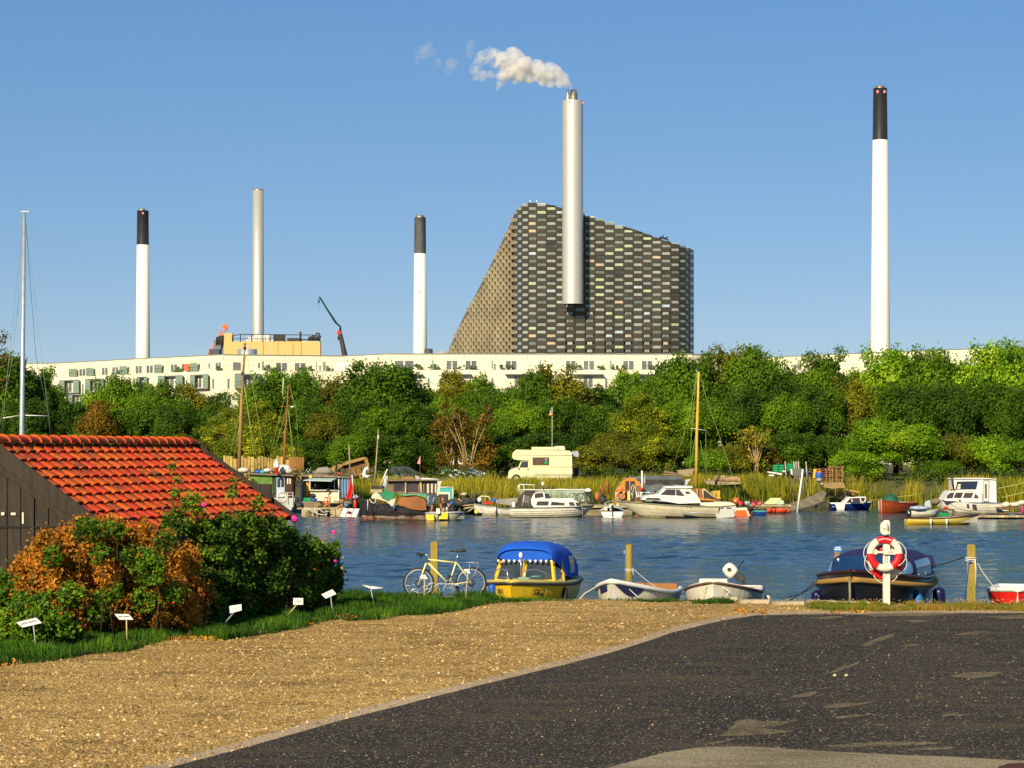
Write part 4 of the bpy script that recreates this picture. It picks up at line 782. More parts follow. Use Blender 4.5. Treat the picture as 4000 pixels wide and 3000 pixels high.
for x in(145,230,335,480,640,873,960,1113,1250,1360,1520,1690,1812,1935,2060,2190,2310,2440,2560,3250,3400,3900):
 mb=MB(); a,b=AW(x,20.16,.03),AW(x,ZR_,.03); mb.tube([a,b],.03,3); mb.build('facade_joint',m_joint,AP)
mb=MB(); xs=list(np.arange(150,2780,24))+list(np.arange(2960,4100,24))
for a,b in zip(xs[:-1],xs[1:]):
 if b-a>30:continue
 mb.tube([AW(a,19.15,1.2),AW(b,19.15,1.2)],.03,3); mb.tube([AW(a,18.25,1.2),AW(a,19.15,1.2)],.03,3); mb.tube([AW(a,18.7,1.2),AW(b,18.7,1.2)],.012,3)
mb.build('terrace_railing',m_slab,AP)
def window(x0,x1,zt2,zb2,out,split=1,mat=None):
 fr=MB(); fr.slab([AW(x0,zb2,out),AW(x1,zb2,out),AW(x1,zt2,out),AW(x0,zt2,out)],(0,.2,0)); fo=fr.build('window',M('window_frame_white',(.66,.65,.60),.5),AP)
 n=split; g=(x1-x0)*.035+.6
 for i in range(n):
  a,b=x0+(x1-x0)*i/n+g,x0+(x1-x0)*(i+1)/n-g
  pn=MB(); pn.slab([AW(a,zb2+.07,out+.03),AW(b,zb2+.07,out+.03),AW(b,zt2-.07,out+.03),AW(a,zt2-.07,out+.03)],(0,.05,0)); pn.build('pane',mat or m_apg,fo)
TW=20.0; TBz=18.35
for x0,x1 in[(385,432),(548,592),(622,668),(790,838),(868,918),(1043,1092),(1122,1172),(1365,1407),(1800,1885),(1935,2018)]:window(100+x0*.5425,100+x1*.5425,TW-.15,TBz,.05,2)
window(100+1490*.5425,100+1552*.5425,TW-.15,TBz,.05,1)
for x0,x1 in[(493,503),(738,748),(985,997),(1246,1258),(1315,1328),(1672,1688)]:window(100+x0*.5425,100+x1*.5425,TW-.2,TBz+.4,.05,1)
for x0,x1 in[(155,242),(500,617),(800,867),(910,977),(1142,1208),(1488,1548),(1590,1655),(1818,1883),(1925,1990),(258,300)]:window(1200+x0*.678,1200+x1*.678,TW,TBz,.05,2)
for x0,x1 in[(785,840),(1222,1255),(1845,1900)]:window(2600+x0*.633,2600+x1*.633,TW-.3,TBz+.2,.05,2)
def green_panel(x0,x1,z1,z0_,out,depth):
 mb=MB(); mb.slab([AW(x0,z0_,out),AW(x1,z0_,out),AW(x1,z1,out),AW(x0,z1,out)],(0,.08,0)); mb.build('glass_panel',m_gg,AP)
 for k in range(1,4):mb=MB(); z=z0_+(z1-z0_)*k/4; mb.tube([AW(x0,z,out+.03),AW(x1,z,out+.03)],.02,3); mb.build('panel_rail',m_slab,AP)
for x0,x1 in[(310,368),(435,488),(675,730),(925,980),(1185,1238)]:green_panel(100+x0*.5425,100+x1*.5425,TW-.1,TBz,1.0,.1)
for x0,x1 in[(1702,1716),(2140,2160),(2092,2100)]:green_panel(100+x0*.5425,100+x1*.5425,TW,TBz,1.0,.1)
for x in(720,1062,1340+0,1745,2080):green_panel(1200+x*.678,1200+(x+9)*.678,TW,TBz,1.0,.1)
mb=MB(); mb.box(AW(735,19.15,.9),(1.3,.4,1.2)); mb.build('orange_curtain',m_orange,AP)
def balcony(x0,x1,ztop,h,out=2.6,gl=.28,gr=.28,split=.5):
 zb_=ztop-h; mb=MB(); o0=1.3
 mb.slab([AW(x0,ztop,o0),AW(x1,ztop,o0),AW(x1,ztop,out),AW(x0,ztop,out)],(0,0,.18)); mb.slab([AW(x0,zb_-.18,o0),AW(x1,zb_-.18,o0),AW(x1,zb_-.18,out),AW(x0,zb_-.18,out)],(0,0,.18)); mb.build('balcony_slab',m_slab,AP)
 w=x1-x0
 window(x0+w*.32,x1-w*.34,ztop-.2,zb_+.05,o0+.02,2)
 if gl:green_panel(x0,x0+w*gl,ztop-.02,zb_,out-.05,.1)
 if gr:green_panel(x1-w*gr,x1,ztop-.02,zb_,out-.05,.1)
 mb=MB(); mb.tube([AW(x0,zb_+1.0,out),AW(x1,zb_+1.0,out)],.03,3)
 for q in range(9):xx=x0+w*q/8; mb.tube([AW(xx,zb_,out),AW(xx,zb_+1.0,out)],.02,3)
 mb.build('balcony_railing',m_slab,AP)
for x0,x1 in[(238,383),(428,560),(800,872),(950,1130),(1182,1312),(1505,1690)]:balcony(100+x0*.5425,100+x1*.5425,17.55,2.25)
for x0,x1 in[(585,665),(790,945),(1140,1300),(1535,1705),(1830,2010)]:balcony(1200+x0*.678,1200+x1*.678,17.4,2.25,2.4,0,.0)
for x0,x1 in[(300,425),(560,690),(820,940)]:balcony(100+x0*.5425,100+x1*.5425,14.75,2.25)
for x0,x1 in[(310,420),(700,800)]:balcony(100+x0*.5425,100+x1*.5425,11.95,2.25)
for x0,x1 in[(405,418),(580,592),(1152,1165),(1343,1358),(1452,1468)]:window(100+x0*.5425,100+x1*.5425,16.9,15.0,1.33,1)
for x0,x1 in[(692,705),(763,777),(1715,1730),(1060,1074)]:window(1200+x0*.678,1200+x1*.678,16.9,15.2,1.33,1)
for x0,x1 in[(405,418),(1343,1358),(1452,1468),(1000,1012)]:window(100+x0*.5425,100+x1*.5425,14.0,12.2,1.33,1)
for x in(788,812,838):window(2600+(x-6)*.633,2600+(x+14)*.633,17.0,15.2,1.33,1)
mb=MB(); q=random.Random(3)
for x in(470,690,700,740,860,1040,1080,1190,1210,1290,1400,1640,1680,1700,1705,1800,1850,1960,1990,2240,2260,2350,2400,2440,2540,2560):
 c=AW(x,18.3,.8)
 for _ in range(4):mb.ell(c+Vector((q.uniform(-.6,.6),0,q.uniform(.2,.8))),(q.uniform(.15,.4),.2,q.uniform(.15,.4)),4)
mb.build('terrace_plants',M('terrace_plant_green',(.05,.09,.02),.8,0,.5,1),AP)['kind']='stuff'
# tiled hut
th=math.atan2(-2.39,8.5); HS=1.09; hut=thing('tiled_hut','dark boarded hut with a weathered orange pantile roof at the left','hut',(-8.85*HS+.162,38*HS+.58,QZ),th)
RZ_,EX,RL=2.98+.279*HS,2.1*HS,8.83*HS-.6; dropz=1.43*HS; sl=math.atan2(dropz,EX); SL=math.hypot(EX,dropz)
m_tile=M('orange_clay',(.44,.052,.004),.75,0,.3,6,bump=.35,bs=30,objvar=.28)
def tile_mat():
 m=M('clay_tile',(.46,.045,.004),.85,0,.25,5,bump=.3,bs=40,objvar=.16,col2=(.60,.085,.008)); nt=m.node_tree; N=nt.nodes; b=N['Principled BSDF']; src=b.inputs['Base Color'].links[0].from_socket
 g=N.new('ShaderNodeNewGeometry'); n=N.new('ShaderNodeTexNoise'); n.inputs['Scale'].default_value=2.4; n.inputs['Detail'].default_value=7; n.inputs['Roughness'].default_value=.7; nt.links.new(g.outputs['Position'],n.inputs[0])
 r=N.new('ShaderNodeMapRange'); r.inputs[1].default_value=.52; r.inputs[2].default_value=.66; r.inputs[4].default_value=.85; nt.links.new(n.outputs['Fac'],r.inputs[0])
 mx=N.new('ShaderNodeMix'); mx.data_type='RGBA'; nt.links.new(r.outputs[0],mx.inputs[0]); nt.links.new(src,mx.inputs[6]); mx.inputs[7].default_value=(.085,.045,.018,1); nt.links.new(mx.outputs[2],b.inputs['Base Color']); return m
m_tile=tile_mat()
m_tar=M('tarred_boards',(.016,.012,.008),.8,0,.45,3,bump=.5,bs=14,stretch=(3,3,.4),col2=(.045,.033,.021))
mb=MB(); Rs=Matrix.Rotation(sl,3,'Y')
for sgn in(1,-1):
 mb.slab([(0,0,RZ_-.06),(sgn*EX,0,RZ_-.06-dropz),(sgn*EX,RL,RZ_-.06-dropz),(0,RL,RZ_-.06)][::sgn],(0,0,-.05))
roof=mb.build('roof',m_tar,hut)
ncol,nrw=22,10; tw=RL/ncol; tl=SL/nrw
def tile_mesh():
 mb=MB(); ny=10
 def prof(v):return.032*math.sin(2*math.pi*(v-.12))+(.016*math.sin(4*math.pi*v))
 f=lambda u,v:Vector(((u)*(tl*1.2),(v-.5)*tw*1.04,.030+prof(v)+(.050*u)))
 top=[f(0,j/ny)for j in range(ny+1)]; bot=[f(1,j/ny)for j in range(ny+1)]; t2=[p-Vector((0,0,.022))for p in top]; b2=[p-Vector((0,0,.026))for p in bot]; k=ny+1
 mb.add(top+bot,[(j,k+j,k+j+1,j+1)for j in range(ny)],0,True); mb.add(bot+b2,[(j,k+j,k+j+1,j+1)for j in range(ny)]); mb.add(t2+b2,[(j,j+1,k+j+1,k+j)for j in range(ny)]); return mb
tproto=tile_mesh().build('tile',m_tile,roof); first=True
for i in range(nrw):
 for j in range(ncol):
  if first:o=tproto; first=False
  else:o=tproto.copy(); COL.objects.link(o); o.parent=roof
  s=i*tl+rnd.uniform(-.006,.010); o.location=(s*math.cos(sl),(j+.5)*tw,RZ_-.055-s*math.sin(sl)); o.rotation_euler=(rnd.uniform(-.012,.012),sl-.03+rnd.uniform(-.012,.012),rnd.uniform(-.012,.012))
rp=MB(); L_=tw*1.16; n=10; prof=[(math.cos(math.pi*(1-q/n))*.17,math.sin(math.pi*(1-q/n))*.13)for q in range(n+1)]
vs=[(x*.9,-L_/2,z*.9)for x,z in prof]+[(x*1.06,L_/2,z*1.12+.02)for x,z in prof]; k=n+1
rp.add(vs,[(q,q+1,k+q+1,k+q)for q in range(n)],0,True); rp.add([(x*1.06,L_/2,z*1.12+.02)for x,z in prof]+[(x*.86,L_/2,z*.9-.01)for x,z in prof],[(q,k+q,k+q+1,q+1)for q in range(n)])
rp0=None
for j in range(ncol):
 if rp0 is None:rp0=rp.build('ridge_tile',m_tile,roof); o=rp0
 else:o=rp0.copy(); COL.objects.link(o); o.parent=roof
 o.location=(0,(j+.5)*tw,RZ_-.02); o.rotation_euler=(rnd.uniform(-.02,.02),0,math.pi+rnd.uniform(-.03,.03))
for y,w,nm in((-.10,.34,'barge_board'),(RL+.05,.2,'barge_board')):
 for sgn in(1,-1):
  mb=MB(); t_=.09; mb.slab([(0,y,RZ_+t_),(sgn*(EX+.1),y,RZ_+t_-dropz*(EX+.1)/EX),(sgn*(EX+.1),y,RZ_+t_-w-dropz*(EX+.1)/EX),(0,y,RZ_+t_-w)][::-sgn],(0,.05,0)); mb.build(nm,m_tar,hut)
for sgn in(1,-1):
 mb=MB(); mb.slab([(0,-.035,RZ_-.2),(sgn*2.05,-.035,RZ_-.2-dropz*2.05/EX),(sgn*2.05,-.035,RZ_-.42-dropz*2.05/EX),(0,-.035,RZ_-.42)][::-sgn],(0,.035,0)); mb.build('under_board',m_tar,hut)
x=-2.16
while x<2.1:
 w=.255; mb=MB(); zt1=RZ_-.12-abs(x)*dropz/EX; zt2=RZ_-.12-abs(x+w)*dropz/EX; q=rnd.uniform(0,.02); mb.slab([(x,q,0),(x+w,q,0),(x+w,q,zt2),(x,q,zt1)],(0,.03,0)); mb.build('gable_plank',m_tar,hut); x+=w+.02
mb=MB(); mb.box((2.1,RL/2,.95),(.05,RL-.1,1.85)); mb.box((-2.1,RL/2,.95),(.05,RL-.1,1.85)); mb.box((0,RL-.05,1.2),(3.8,.04,2.4)); mb.build('wall',m_tar,hut)
mb=MB(); mb.box((.55,.005,1.73),(3.0,.02,.03)); mb.build('door_batten',M('gap_dark',(.01,.008,.006),.9),hut)
mst=M('pale_strap',(.55,.54,.40),.6)
for px,py,w,h in((8,2007,14,12),(55,2007,20,10),(98,2023,7,44)):
 D=37.9*HS+.58; s=F/D; wv=W(px,py,D)-Vector((-8.85*HS+.162,38*HS+.58,QZ)); c,s_=math.cos(-th),math.sin(-th); lx=wv.x*c-wv.y*s_; mb=MB(); mb.box((lx,-.012,wv.z),(w/s,.02,h/s)); mb.build('hinge_strap',mst,hut)
 # rose bushes
m_rose=FOL('rose_leaves',[(0,(.012,.035,.003)),(.4,(.055,.13,.006)),(.75,(.17,.30,.012)),(.93,(.30,.34,.02)),(1,(.55,.36,.03))],.3,1.2,.35,0)
m_rosedark=FOL('rose_leaves_dark',[(0,(.010,.028,.003)),(.45,(.045,.11,.006)),(.8,(.14,.24,.012)),(.93,(.40,.44,.02)),(1,(.65,.38,.03))],.3,1.2,.3,0)
m_roserust=FOL('withered_rose_leaves',[(0,(.05,.03,.004)),(.22,(.06,.09,.006)),(.34,(.30,.13,.012)),(.65,(.58,.24,.02)),(.9,(.80,.38,.04)),(1,(.90,.52,.06))],.3,1.5,.5,0)
m_twig=M('rose_twigs',(.11,.06,.025),.8,0,.4,12)
m_hip=M('rose_hips',(.62,.045,.01),.35,0,.3,9)
m_pink=M('pink_petals',(.80,.01,.30),.5,0,.15,20)
def rose(name,label,blobs,n,size,mat,seed,hips,flowers=(),twn=40,dD=1.3):
 blobs=[(a,b,c,d+dD)for a,b,c,d in blobs]; flowers=[(a,b,c,d+dD)for a,b,c,d in flowers]
 """blobs: (px, py, radius px, D) lobes in the bush"""
 q=random.Random(seed); D0_=sum(b[3]for b in blobs)/len(blobs); X0=sum((b[0]-2000)/F*b[3]for b in blobs)/len(blobs); r=thing(name,label,'bush',(X0,D0_,QZ)); o0=Vector((X0,D0_,QZ)); lob=[]; hp=[]
 for px,py,rp_,D in blobs:
  c=W(px,py,D)-o0; R=rp_*D/F
  c.z=max(c.z,R*.5)
  for _ in range(28):
   d=Vector((q.gauss(0,1),q.gauss(0,1),q.gauss(0,1))).normalized(); lob.append((c.x+d.x*R*.72,c.y+d.y*R*.72,max(.04,c.z+d.z*R*.72),R*q.uniform(.12,.30)))
 C,Nn,sz,idx=lobes_to_leaves(lob,n,size,.9,.6,.35); keep=C[:,2]>.02; C,Nn,sz,idx=C[keep],Nn[keep],sz[keep],idx[keep]; lt=npr.rand(len(lob)); tone=(.6*npr.rand(len(C))+.4*lt[idx]).clip(0,1)
 scatter_mesh('foliage',leaves(C,Nn,sz),4,tone,mat,r)
 mb=MB()
 for _ in range(twn):
  l=lob[q.randrange(len(lob))]; e=Vector((l[0],l[1],l[2])); b0=Vector((l[0]*.8+q.uniform(-.2,.2),l[1]*.6,0)); m1=b0.lerp(e,.6)+Vector((q.uniform(-.15,.15),q.uniform(-.15,.15),.1)); e2=e+Vector((q.uniform(-.2,.2),q.uniform(-.1,.1),l[3]*q.uniform(.6,1.5))); mb.tube([b0,m1,e,e2],[.010,.008,.005,.002],4)
 mb.build('twigs',m_twig,r)
 if hips:
  mb=MB(); pick=npr.choice(len(C),hips)
  for i in pick:mb.ell(C[i]+Nn[i]*.02,(.022,.022,.020),4)
  mb.build('rose_hips',m_hip,r)['kind']='stuff'
 for(fx,fy,fr,fD)in flowers:
  c=W(fx,fy,fD)-o0; mb=MB()
  for k in range(6):a=k*1.05; mb.ell(c+Vector((math.cos(a)*fr*.5,-.01,math.sin(a)*fr*.5)),(fr*.6,fr*.3,fr*.6),5)
  mb.ell(c+Vector((0,-.02,0)),(fr*.4,fr*.3,fr*.4),5); mb.build('blossom',m_pink,r)
 return r
rose('rusty_rose_bush','big rose bush with withered orange brown leaves in front of the hut gable',[(80,2240,70,36.6),(60,2310,60,36.6),(130,2330,80,36.6),(150,2190,90,36.6),(230,2150,110,36.6),(320,2110,110,36.8),(420,2100,105,37),(520,2100,100,37.3),(600,2150,110,37.6),(690,2200,100,37.8),(730,2300,80,37.8),(620,2290,120,37.4),(480,2240,130,37),(340,2250,130,36.6),(220,2280,120,36.2),(720,2420,80,37.6),(600,2420,90,37.3),(470,2390,90,37),(330,2400,80,36.6),(720,2480,50,37.5),(780,2330,60,38.2),(660,2360,90,37.6),(540,2300,90,37.3),(400,2330,80,37),(270,2200,90,36.8),(760,2420,50,38),(250,2400,80,36.8)],56000,.058,m_roserust,1,170,[(11,2258,.05,35.8)],90,2.0)
rose('green_tuft','fresh green shoots growing through the middle of the withered rose bush',[(340,2070,60,36.0),(205,2170,42,35.9),(280,2320,55,35.6),(650,2120,45,36.8),(680,2310,50,36.6),(500,2170,40,36.3),(150,2350,50,35.4),(450,2070,40,36.3),(580,2215,75,36.2),(560,2350,55,36.2),(380,2160,45,35.8),(375,2370,60,36),(440,2310,40,35.9)],8000,.055,m_rose,11,30,(),12,1.95)
rose('low_rose_bush','low green rose bush with red hips behind the left name plate',[(20,2360,80,35.8),(90,2380,70,35.7),(170,2400,60,35.6),(60,2440,80,35.4),(160,2450,70,35.3),(5,2280,50,36.0),(-60,2380,120,35.8),(240,2440,60,35.4)],17000,.055,m_rose,2,60,(),40)
rose('green_rose_bush','large dark green rose bush with hips and pink blossoms right of the hut',[(790,2110,95,40.5),(860,2085,90,41),(950,2065,85,41.6),(1030,2085,85,42.2),(1110,2115,80,43),(1180,2145,78,43.6),(1230,2185,75,44.2),(1280,2225,65,44.8),(1250,2270,80,44.4),(1160,2230,110,43.6),(1050,2200,120,42.6),(930,2190,130,41.6),(820,2230,120,40.6),(880,2320,110,41),(1010,2320,110,42),(1130,2310,90,43),(1220,2320,60,44),(800,2370,90,40.3),(690,2040,60,40),(1290,2280,55,44.8),(1300,2150,45,44.8),(1200,2200,90,44),(1090,2140,100,43),(980,2110,100,42),(860,2130,100,41),(1120,2230,100,43.2),(990,2250,110,42),(870,2240,110,41.2),(1260,2330,50,44.6),(1060,2380,60,42.6),(940,2400,60,41.4)],90000,.058,m_rosedark,3,200,[(1150,2025,.055,42.3),(1304,2079,.035,43.6),(795,1972,.035,40.0),(1310,2190,.03,44)],60,.8)
rose('rose_sprig_group','tall thin rose sprigs standing in front of the tiled roof',[(680,1930,26,39.8),(735,1960,36,39.8),(770,1950,24,39.8),(760,1990,36,39.8),(905,1930,24,40.5),(1010,1965,30,41.2),(670,1820,14,39.8),(690,1870,16,39.8),(915,1880,14,40.5)],900,.06,m_rose,5,10,(),16)
# name plates on stakes
m_plate=M('white_plate',(.66,.66,.60),.4,0,.05,8); m_ink=M('black_ink',(.03,.03,.035),.6); m_stake=M('grey_stake',(.28,.33,.28),.6,.1,.2,15); m_ystake=M('yellow_wood_stake',(.50,.40,.18),.7,0,.2,15)
def plate(label,quad,st,D,mats,text=None,sc=1,drawn=True):
 r=Far('name_plate',label,'sign',st[1][0],st[1][1],D,'name plates staked along the bush'); r.root.location.z=QZ; r.o=Vector((r.o.x,r.o.y,QZ)); p=r.p
 q=[p(*quad[0],.09),p(*quad[1],.09),p(*quad[2],0),p(*quad[3],0)]; mb=MB(); nrm=(q[1]-q[0]).cross(q[3]-q[0]).normalized()
 if nrm.y>0:nrm=-nrm
 mb.slab(q,nrm*-.008); r.part('plate',mb,m_plate); a,b=p(*st[0],.02),p(*st[1],.02); b.z=min(b.z,-.02); mb=MB(); mb.tube([a,b],.012,6); r.part('stake',mb,mats)
 if text:
  ux,uy=(q[2]-q[3]),(q[0]-q[3]); W_=ux.length; ux.normalize(); H_=uy.length; uy=(uy-ux*uy.dot(ux)).normalized(); nn=ux.cross(uy);
  c=(q[0]+q[1]+q[2]+q[3])/4+nn*.004; mt=Matrix((ux,uy,nn)).transposed().to_4x4(); mt.translation=c; lettering(text,W_*.185,.001,.0012,0,m_ink,r.root,mt)
 else:
  c=(q[0]+q[1]+q[2]+q[3])/4; ux,uy=(q[1]-q[0])*.5,(q[0]-q[3])*.5; mb=MB(); pts=[c+ux*(-.55+1.1*i/12)+uy*(.28*(-1)**i*(.4+.6*((i*5)%3)/2))+nrm*.004 for i in range(13)]; mb.tube(pts,.0035,3); r.part('lettering',mb,m_ink)
plate('white name plate with outlined letters on a bent grey stake, nearest of the row',[(64,2431),(141,2413),(164,2433),(87,2451)],((130,2441),(142,2538)),36.2,m_stake,'JXN GXN',.62)
plate('white name plate with outlined letters on a straight pale stake before the withered bush',[(447,2398),(503,2399),(521,2420),(466,2420)],((494,2419),(496,2507)),37.5,m_ystake,'JXN GXN',.62)
plate('small pinkish plate on a stake that leans far to the left, in deep shade',[(896,2367),(943,2360),(944,2384),(898,2396)],((916,2390),(850,2466)),40,m_stake)
plate('small upright plate on a yellow wooden stake leaning left',[(1146,2336),(1184,2336),(1184,2362),(1145,2362)],((1160,2361),(1106,2422)),42.6,m_ystake)
plate('bluish diamond turned plate on an upright stake at the right end of the dark bush',[(1255,2322),(1298,2302),(1314,2320),(1272,2338)],((1292,2330),(1301,2404)),43.7,m_stake)
plate('flat seen plate on a leaning stake on the open grass left of the bicycle',[(1412,2284),(1448,2291),(1497,2296),(1452,2300)],((1448,2297),(1464,2374)),45.9,m_stake)
plate('small blue grey plate in front of the bicycle front wheel',[(1640,2250),(1660,2244),(1671,2261),(1643,2260)],((1659,2260),(1656,2335)),47.6,m_ystake)
plate('small blue grey plate in front of the bicycle rear wheel',[(1810,2224),(1830,2222),(1837,2240),(1818,2236)],((1828,2238),(1817,2330)),47.9,m_ystake)
# bicycle and cycle stand
BK=Far('bicycle','pale yellow bicycle with a black saddle and rear rack on the grass by the water','bicycle',1730,2337,48.8); BK.root.location.z=QZ; BK.o.z=QZ; z=lambda x,y:BK.p(*ZJ(x,y))
m_by=M('pale_yellow_frame',(.86,.76,.26),.35,0,.06,5,spec=.6)
mb=MB(); T=lambda a,b,r,m_=mb:m_.tube([z(*a),z(*b)],r,8)
T((462,372),(450,412),.022); T((472,374),(775,408),.016); T((462,396),(692,632),.021); T((778,402),(706,628),.016)
for dy in(-.05,.05):
 off=Vector((0,dy,0)); mb.tube([z(785,410),z(860,510)+off,z(935,612)+off],.009,6); mb.tube([z(700,634),z(760,640)+off,z(935,614)+off],.010,6)
BK.part('frame',mb,m_by)
mb=MB()
for dy in(-.055,.055):off=Vector((0,dy,0)); mb.tube([z(452,425)+off*.8,z(425,500)+off,z(378,632)+off],[.017,.017,.011],8)
mb.box(z(450,424),(.05,.13,.035)); BK.part('fork',mb,m_by)
def wheel(cx,cy,nm):
 c=z(cx,cy); Rr=(172*.36166)*48.8/F; mb=MB(); mb.torus(c,Rr-.021,.021,40,8); o=BK.part('wheel',mb,m_black)
 mb=MB(); mb.torus(c,Rr-.052,.013,40,6,squash=.9); BK.part('rim',mb,m_greymetal,o); mb=MB()
 for i in range(28):
  a=i*2*math.pi/28; d=.03*(-1)**i; mb.tube([c+Vector((math.cos(a+.5*(-1)**(i//2))*.02,d,math.sin(a+.5)*.02)),c+Vector((math.cos(a)*(Rr-.06),0,math.sin(a)*(Rr-.06)))],.0016,3,cap=False)
 BK.part('spokes',mb,m_steel,o); mb=MB(); mb.tube([c-Vector((0,.06,0)),c+Vector((0,.06,0))],.022,8); BK.part('hub',mb,m_steel,o)
 mb=MB(); mb.torus(c+Vector((0,-.035,0)),.065,.012,20,4,squash=.2); BK.part('brake_disc',mb,m_dark,o); return c
cf=wheel(375,632,'f'); cr=wheel(940,627,'r')
mb=MB(); mb.torus(z(705,640)+Vector((0,-.05,0)),.085,.008,22,5,squash=.4);
for a in(2.9,-.25):c=z(705,640)+Vector((0,-.07,0)); e=c+Vector((math.cos(a)*.17,0,math.sin(a)*.05)); mb.tube([c,e],.012,5); mb.box(e+Vector((0,-.05,0)),(.09,.09,.022))
BK.part('crank',mb,m_greymetal)
mb=MB(); mb.tube([z(705,620)+Vector((0,-.05,0)),z(940,600)+Vector((0,-.05,0))],.005,4); mb.tube([z(705,660)+Vector((0,-.05,0)),z(940,650)+Vector((0,-.05,0))],.005,4); mb.torus(cr+Vector((0,-.05,0)),.05,.012,16,5,squash=.5); mb.tube([cr+Vector((0,-.06,0)),cr+Vector((.03,-.06,-.11))],.01,4); BK.part('chain',mb,m_dark)
mb=MB(); mb.tube([z(775,400),z(803,310)],.013,8); BK.part('seat_post',mb,m_steel)
mb=MB(); P0,P1=z(710,278),z(885,268); sec=[(0,.018,.014),(.25,.028,.02),(.5,.05,.028),(.75,.085,.034),(1,.075,.022)]
vs=[]; n=10
for t,wy,hz in sec:
 c=P0.lerp(P1,t)+Vector((0,0,-.012 if t<.4 else-.02))
 for i in range(n):a=2*math.pi*i/n; vs.append(c+Vector((0,math.cos(a)*wy,math.sin(a)*hz)))
mb.add(vs,[(i*n+j,i*n+(j+1)%n,(i+1)*n+(j+1)%n,(i+1)*n+j)for i in range(4)for j in range(n)]+[tuple(range(n-1,-1,-1)),tuple(range(4*n,5*n))],0,True); BK.part('saddle',mb,m_black)
mb=MB(); mb.tube([z(462,376),z(485,330),z(435,322)],.014,7); BK.part('stem',mb,m_steel)
mb=MB(); c=z(435,322); mb.tube([c+Vector((-.03,-.30,-.0)),c+Vector((0,-.1,0)),c+Vector((0,.1,0)),c+Vector((-.03,.30,0))],.013,7)
for s in(-1,1):mb.tube([c+Vector((-.02,s*.2,0)),c+Vector((-.07,s*.3,.0)),c+Vector((-.16,s*.29,.03))],.019,7); mb.tube([c+Vector((-.03,s*.2,-.01)),c+Vector((-.09,s*.28,-.07))],.006,4); mb.box(c+Vector((-.035,s*.21,.0)),(.05,.05,.05))
mb.tube([c+Vector((-.04,-.2,-.02)),z(400,400)+Vector((0,-.1,0)),z(452,430)],.004,4); BK.part('handlebar',mb,m_black)
mb=MB();
for s in(-.05,.05):
 o_=Vector((0,s,0)); mb.tube([z(885,403)+o_,z(1022,412)+o_,z(1028,450)+o_],.006,5); mb.tube([z(920,405)+o_,z(930,600)+o_],.005,5); mb.tube([z(1028,430)+o_,z(935,605)+o_],.005,5)
mb.tube([z(885,403)-Vector((0,.05,0)),z(885,403)+Vector((0,.05,0))],.006,5); mb.tube([z(1022,412)-Vector((0,.05,0)),z(1022,412)+Vector((0,.05,0))],.006,5)
for t in(.25,.5,.75):a=z(885,403).lerp(z(1022,412),t); mb.tube([a-Vector((0,.05,0)),a+Vector((0,.05,0))],.004,4)
BK.part('rear_rack',mb,m_greymetal)
mb=MB(); mb.tube([z(686,620)+Vector((0,-.03,0)),z(700,540)+Vector((0,-.03,0))],.024,8); mb.box(z(722,560),(.06,.03,.05)); BK.part('bottle_cage',mb,m_black)
CS=Far('cycle_stand','grey wavy metal cycle stand in the grass under the bicycle','bicycle stand',1690,2337,48.3); CS.root.location.z=QZ; CS.o.z=QZ; z=lambda x,y,dy=0:CS.p(*ZJ(x,y),dy)
mb=MB()
for k,(x0,x1,yt)in enumerate(((290,372,690),(430,525,690),(455,600,630),(525,740,632),(640,760,636))):
 pts=[]
 for i in range(13):a=math.pi*i/12; pts.append(z(x0+(x1-x0)*(1-math.cos(a))/2,770-(770-yt)*math.sin(a)**.5,(-.15 if k%2 else.15)))
 mb.tube(pts,.010,6)
mb.tube([z(375,700),z(440,660),z(530,640)],.009,5); mb.tube([z(290,700),z(380,740),z(450,720)],.009,5); CS.part('hoops',mb,m_greymetal); mb=MB(); mb.tube([z(290,775),z(760,775)],.015,6); CS.part('base_bar',mb,m_greymetal)
# mooring posts
m_post=M('mossy_post',(.20,.16,.025),.85,0,.35,2.5,bump=.5,bs=18,stretch=(2,2,.6),col2=(.38,.27,.05))
def post(px,ytop,D,wpx,label,sq=True):
 s=F/D; z1=W(px,ytop,D).z; r=thing('mooring_post',label,'post',((px-2000)/s,D,0),rnd.uniform(-.2,.2),'wooden mooring posts along the quay'); w=wpx/s; mb=MB()
 if sq:mb.box((0,0,z1/2-.5),(w,w,z1+1.0),tap=(.97,.97)); mb.box((0,0,z1+.012),(w*.93,w*.93,.024),tap=(.8,.8))
 else:mb.lathe([(w/2,-1),(w/2*.98,z1-.03),(w/2*.85,z1),(0,z1)],14)
 mb.build('timber',m_post,r); return r
post(1697,2120,51.0,28,'square mossy post standing in the water behind the bicycle'); post(2076,2122,58,27,'post whose top just shows over the blue boat canopy',False)
p3=post(2457,2127,54.2,27,'round yellow green post behind the white dinghy with a wooden thwart',False); p4=post(3793,2131,50.6,32,'thick post with white rope wound round it, between the navy launch and the red dinghy'); post(1327,2214,53,26,'short post stump seen at the right end of the rose bush')
mb=MB(); c=Vector((0,0,W(3793,2178,50.6).z))
for k in range(3):mb.torus(c+Vector((0,0,-.03*k)),.115,.012,16,5,rot=Matrix.Rotation(math.radians(90+5*k),3,'X'))
mb.tube([c+Vector((.08,-.11,-.02)),c+Vector((.10,-.12,-.25)),c+Vector((.09,-.12,-.62))],.014,5); mb.build('rope_coil',m_rope,p4); mb=MB(); mb.tube([c+Vector((-.05,-.12,-.08)),c+Vector((-.10,-.13,-.5)),c+Vector((-.14,-.1,-.95))],.010,5); mb.box(c+Vector((-.03,-.12,-.09)),(.07,.04,.04)); mb.build('blue_line',m_blue,p4)
mb=MB(); c=Vector((0,0,W(2457,2222,54.2).z))
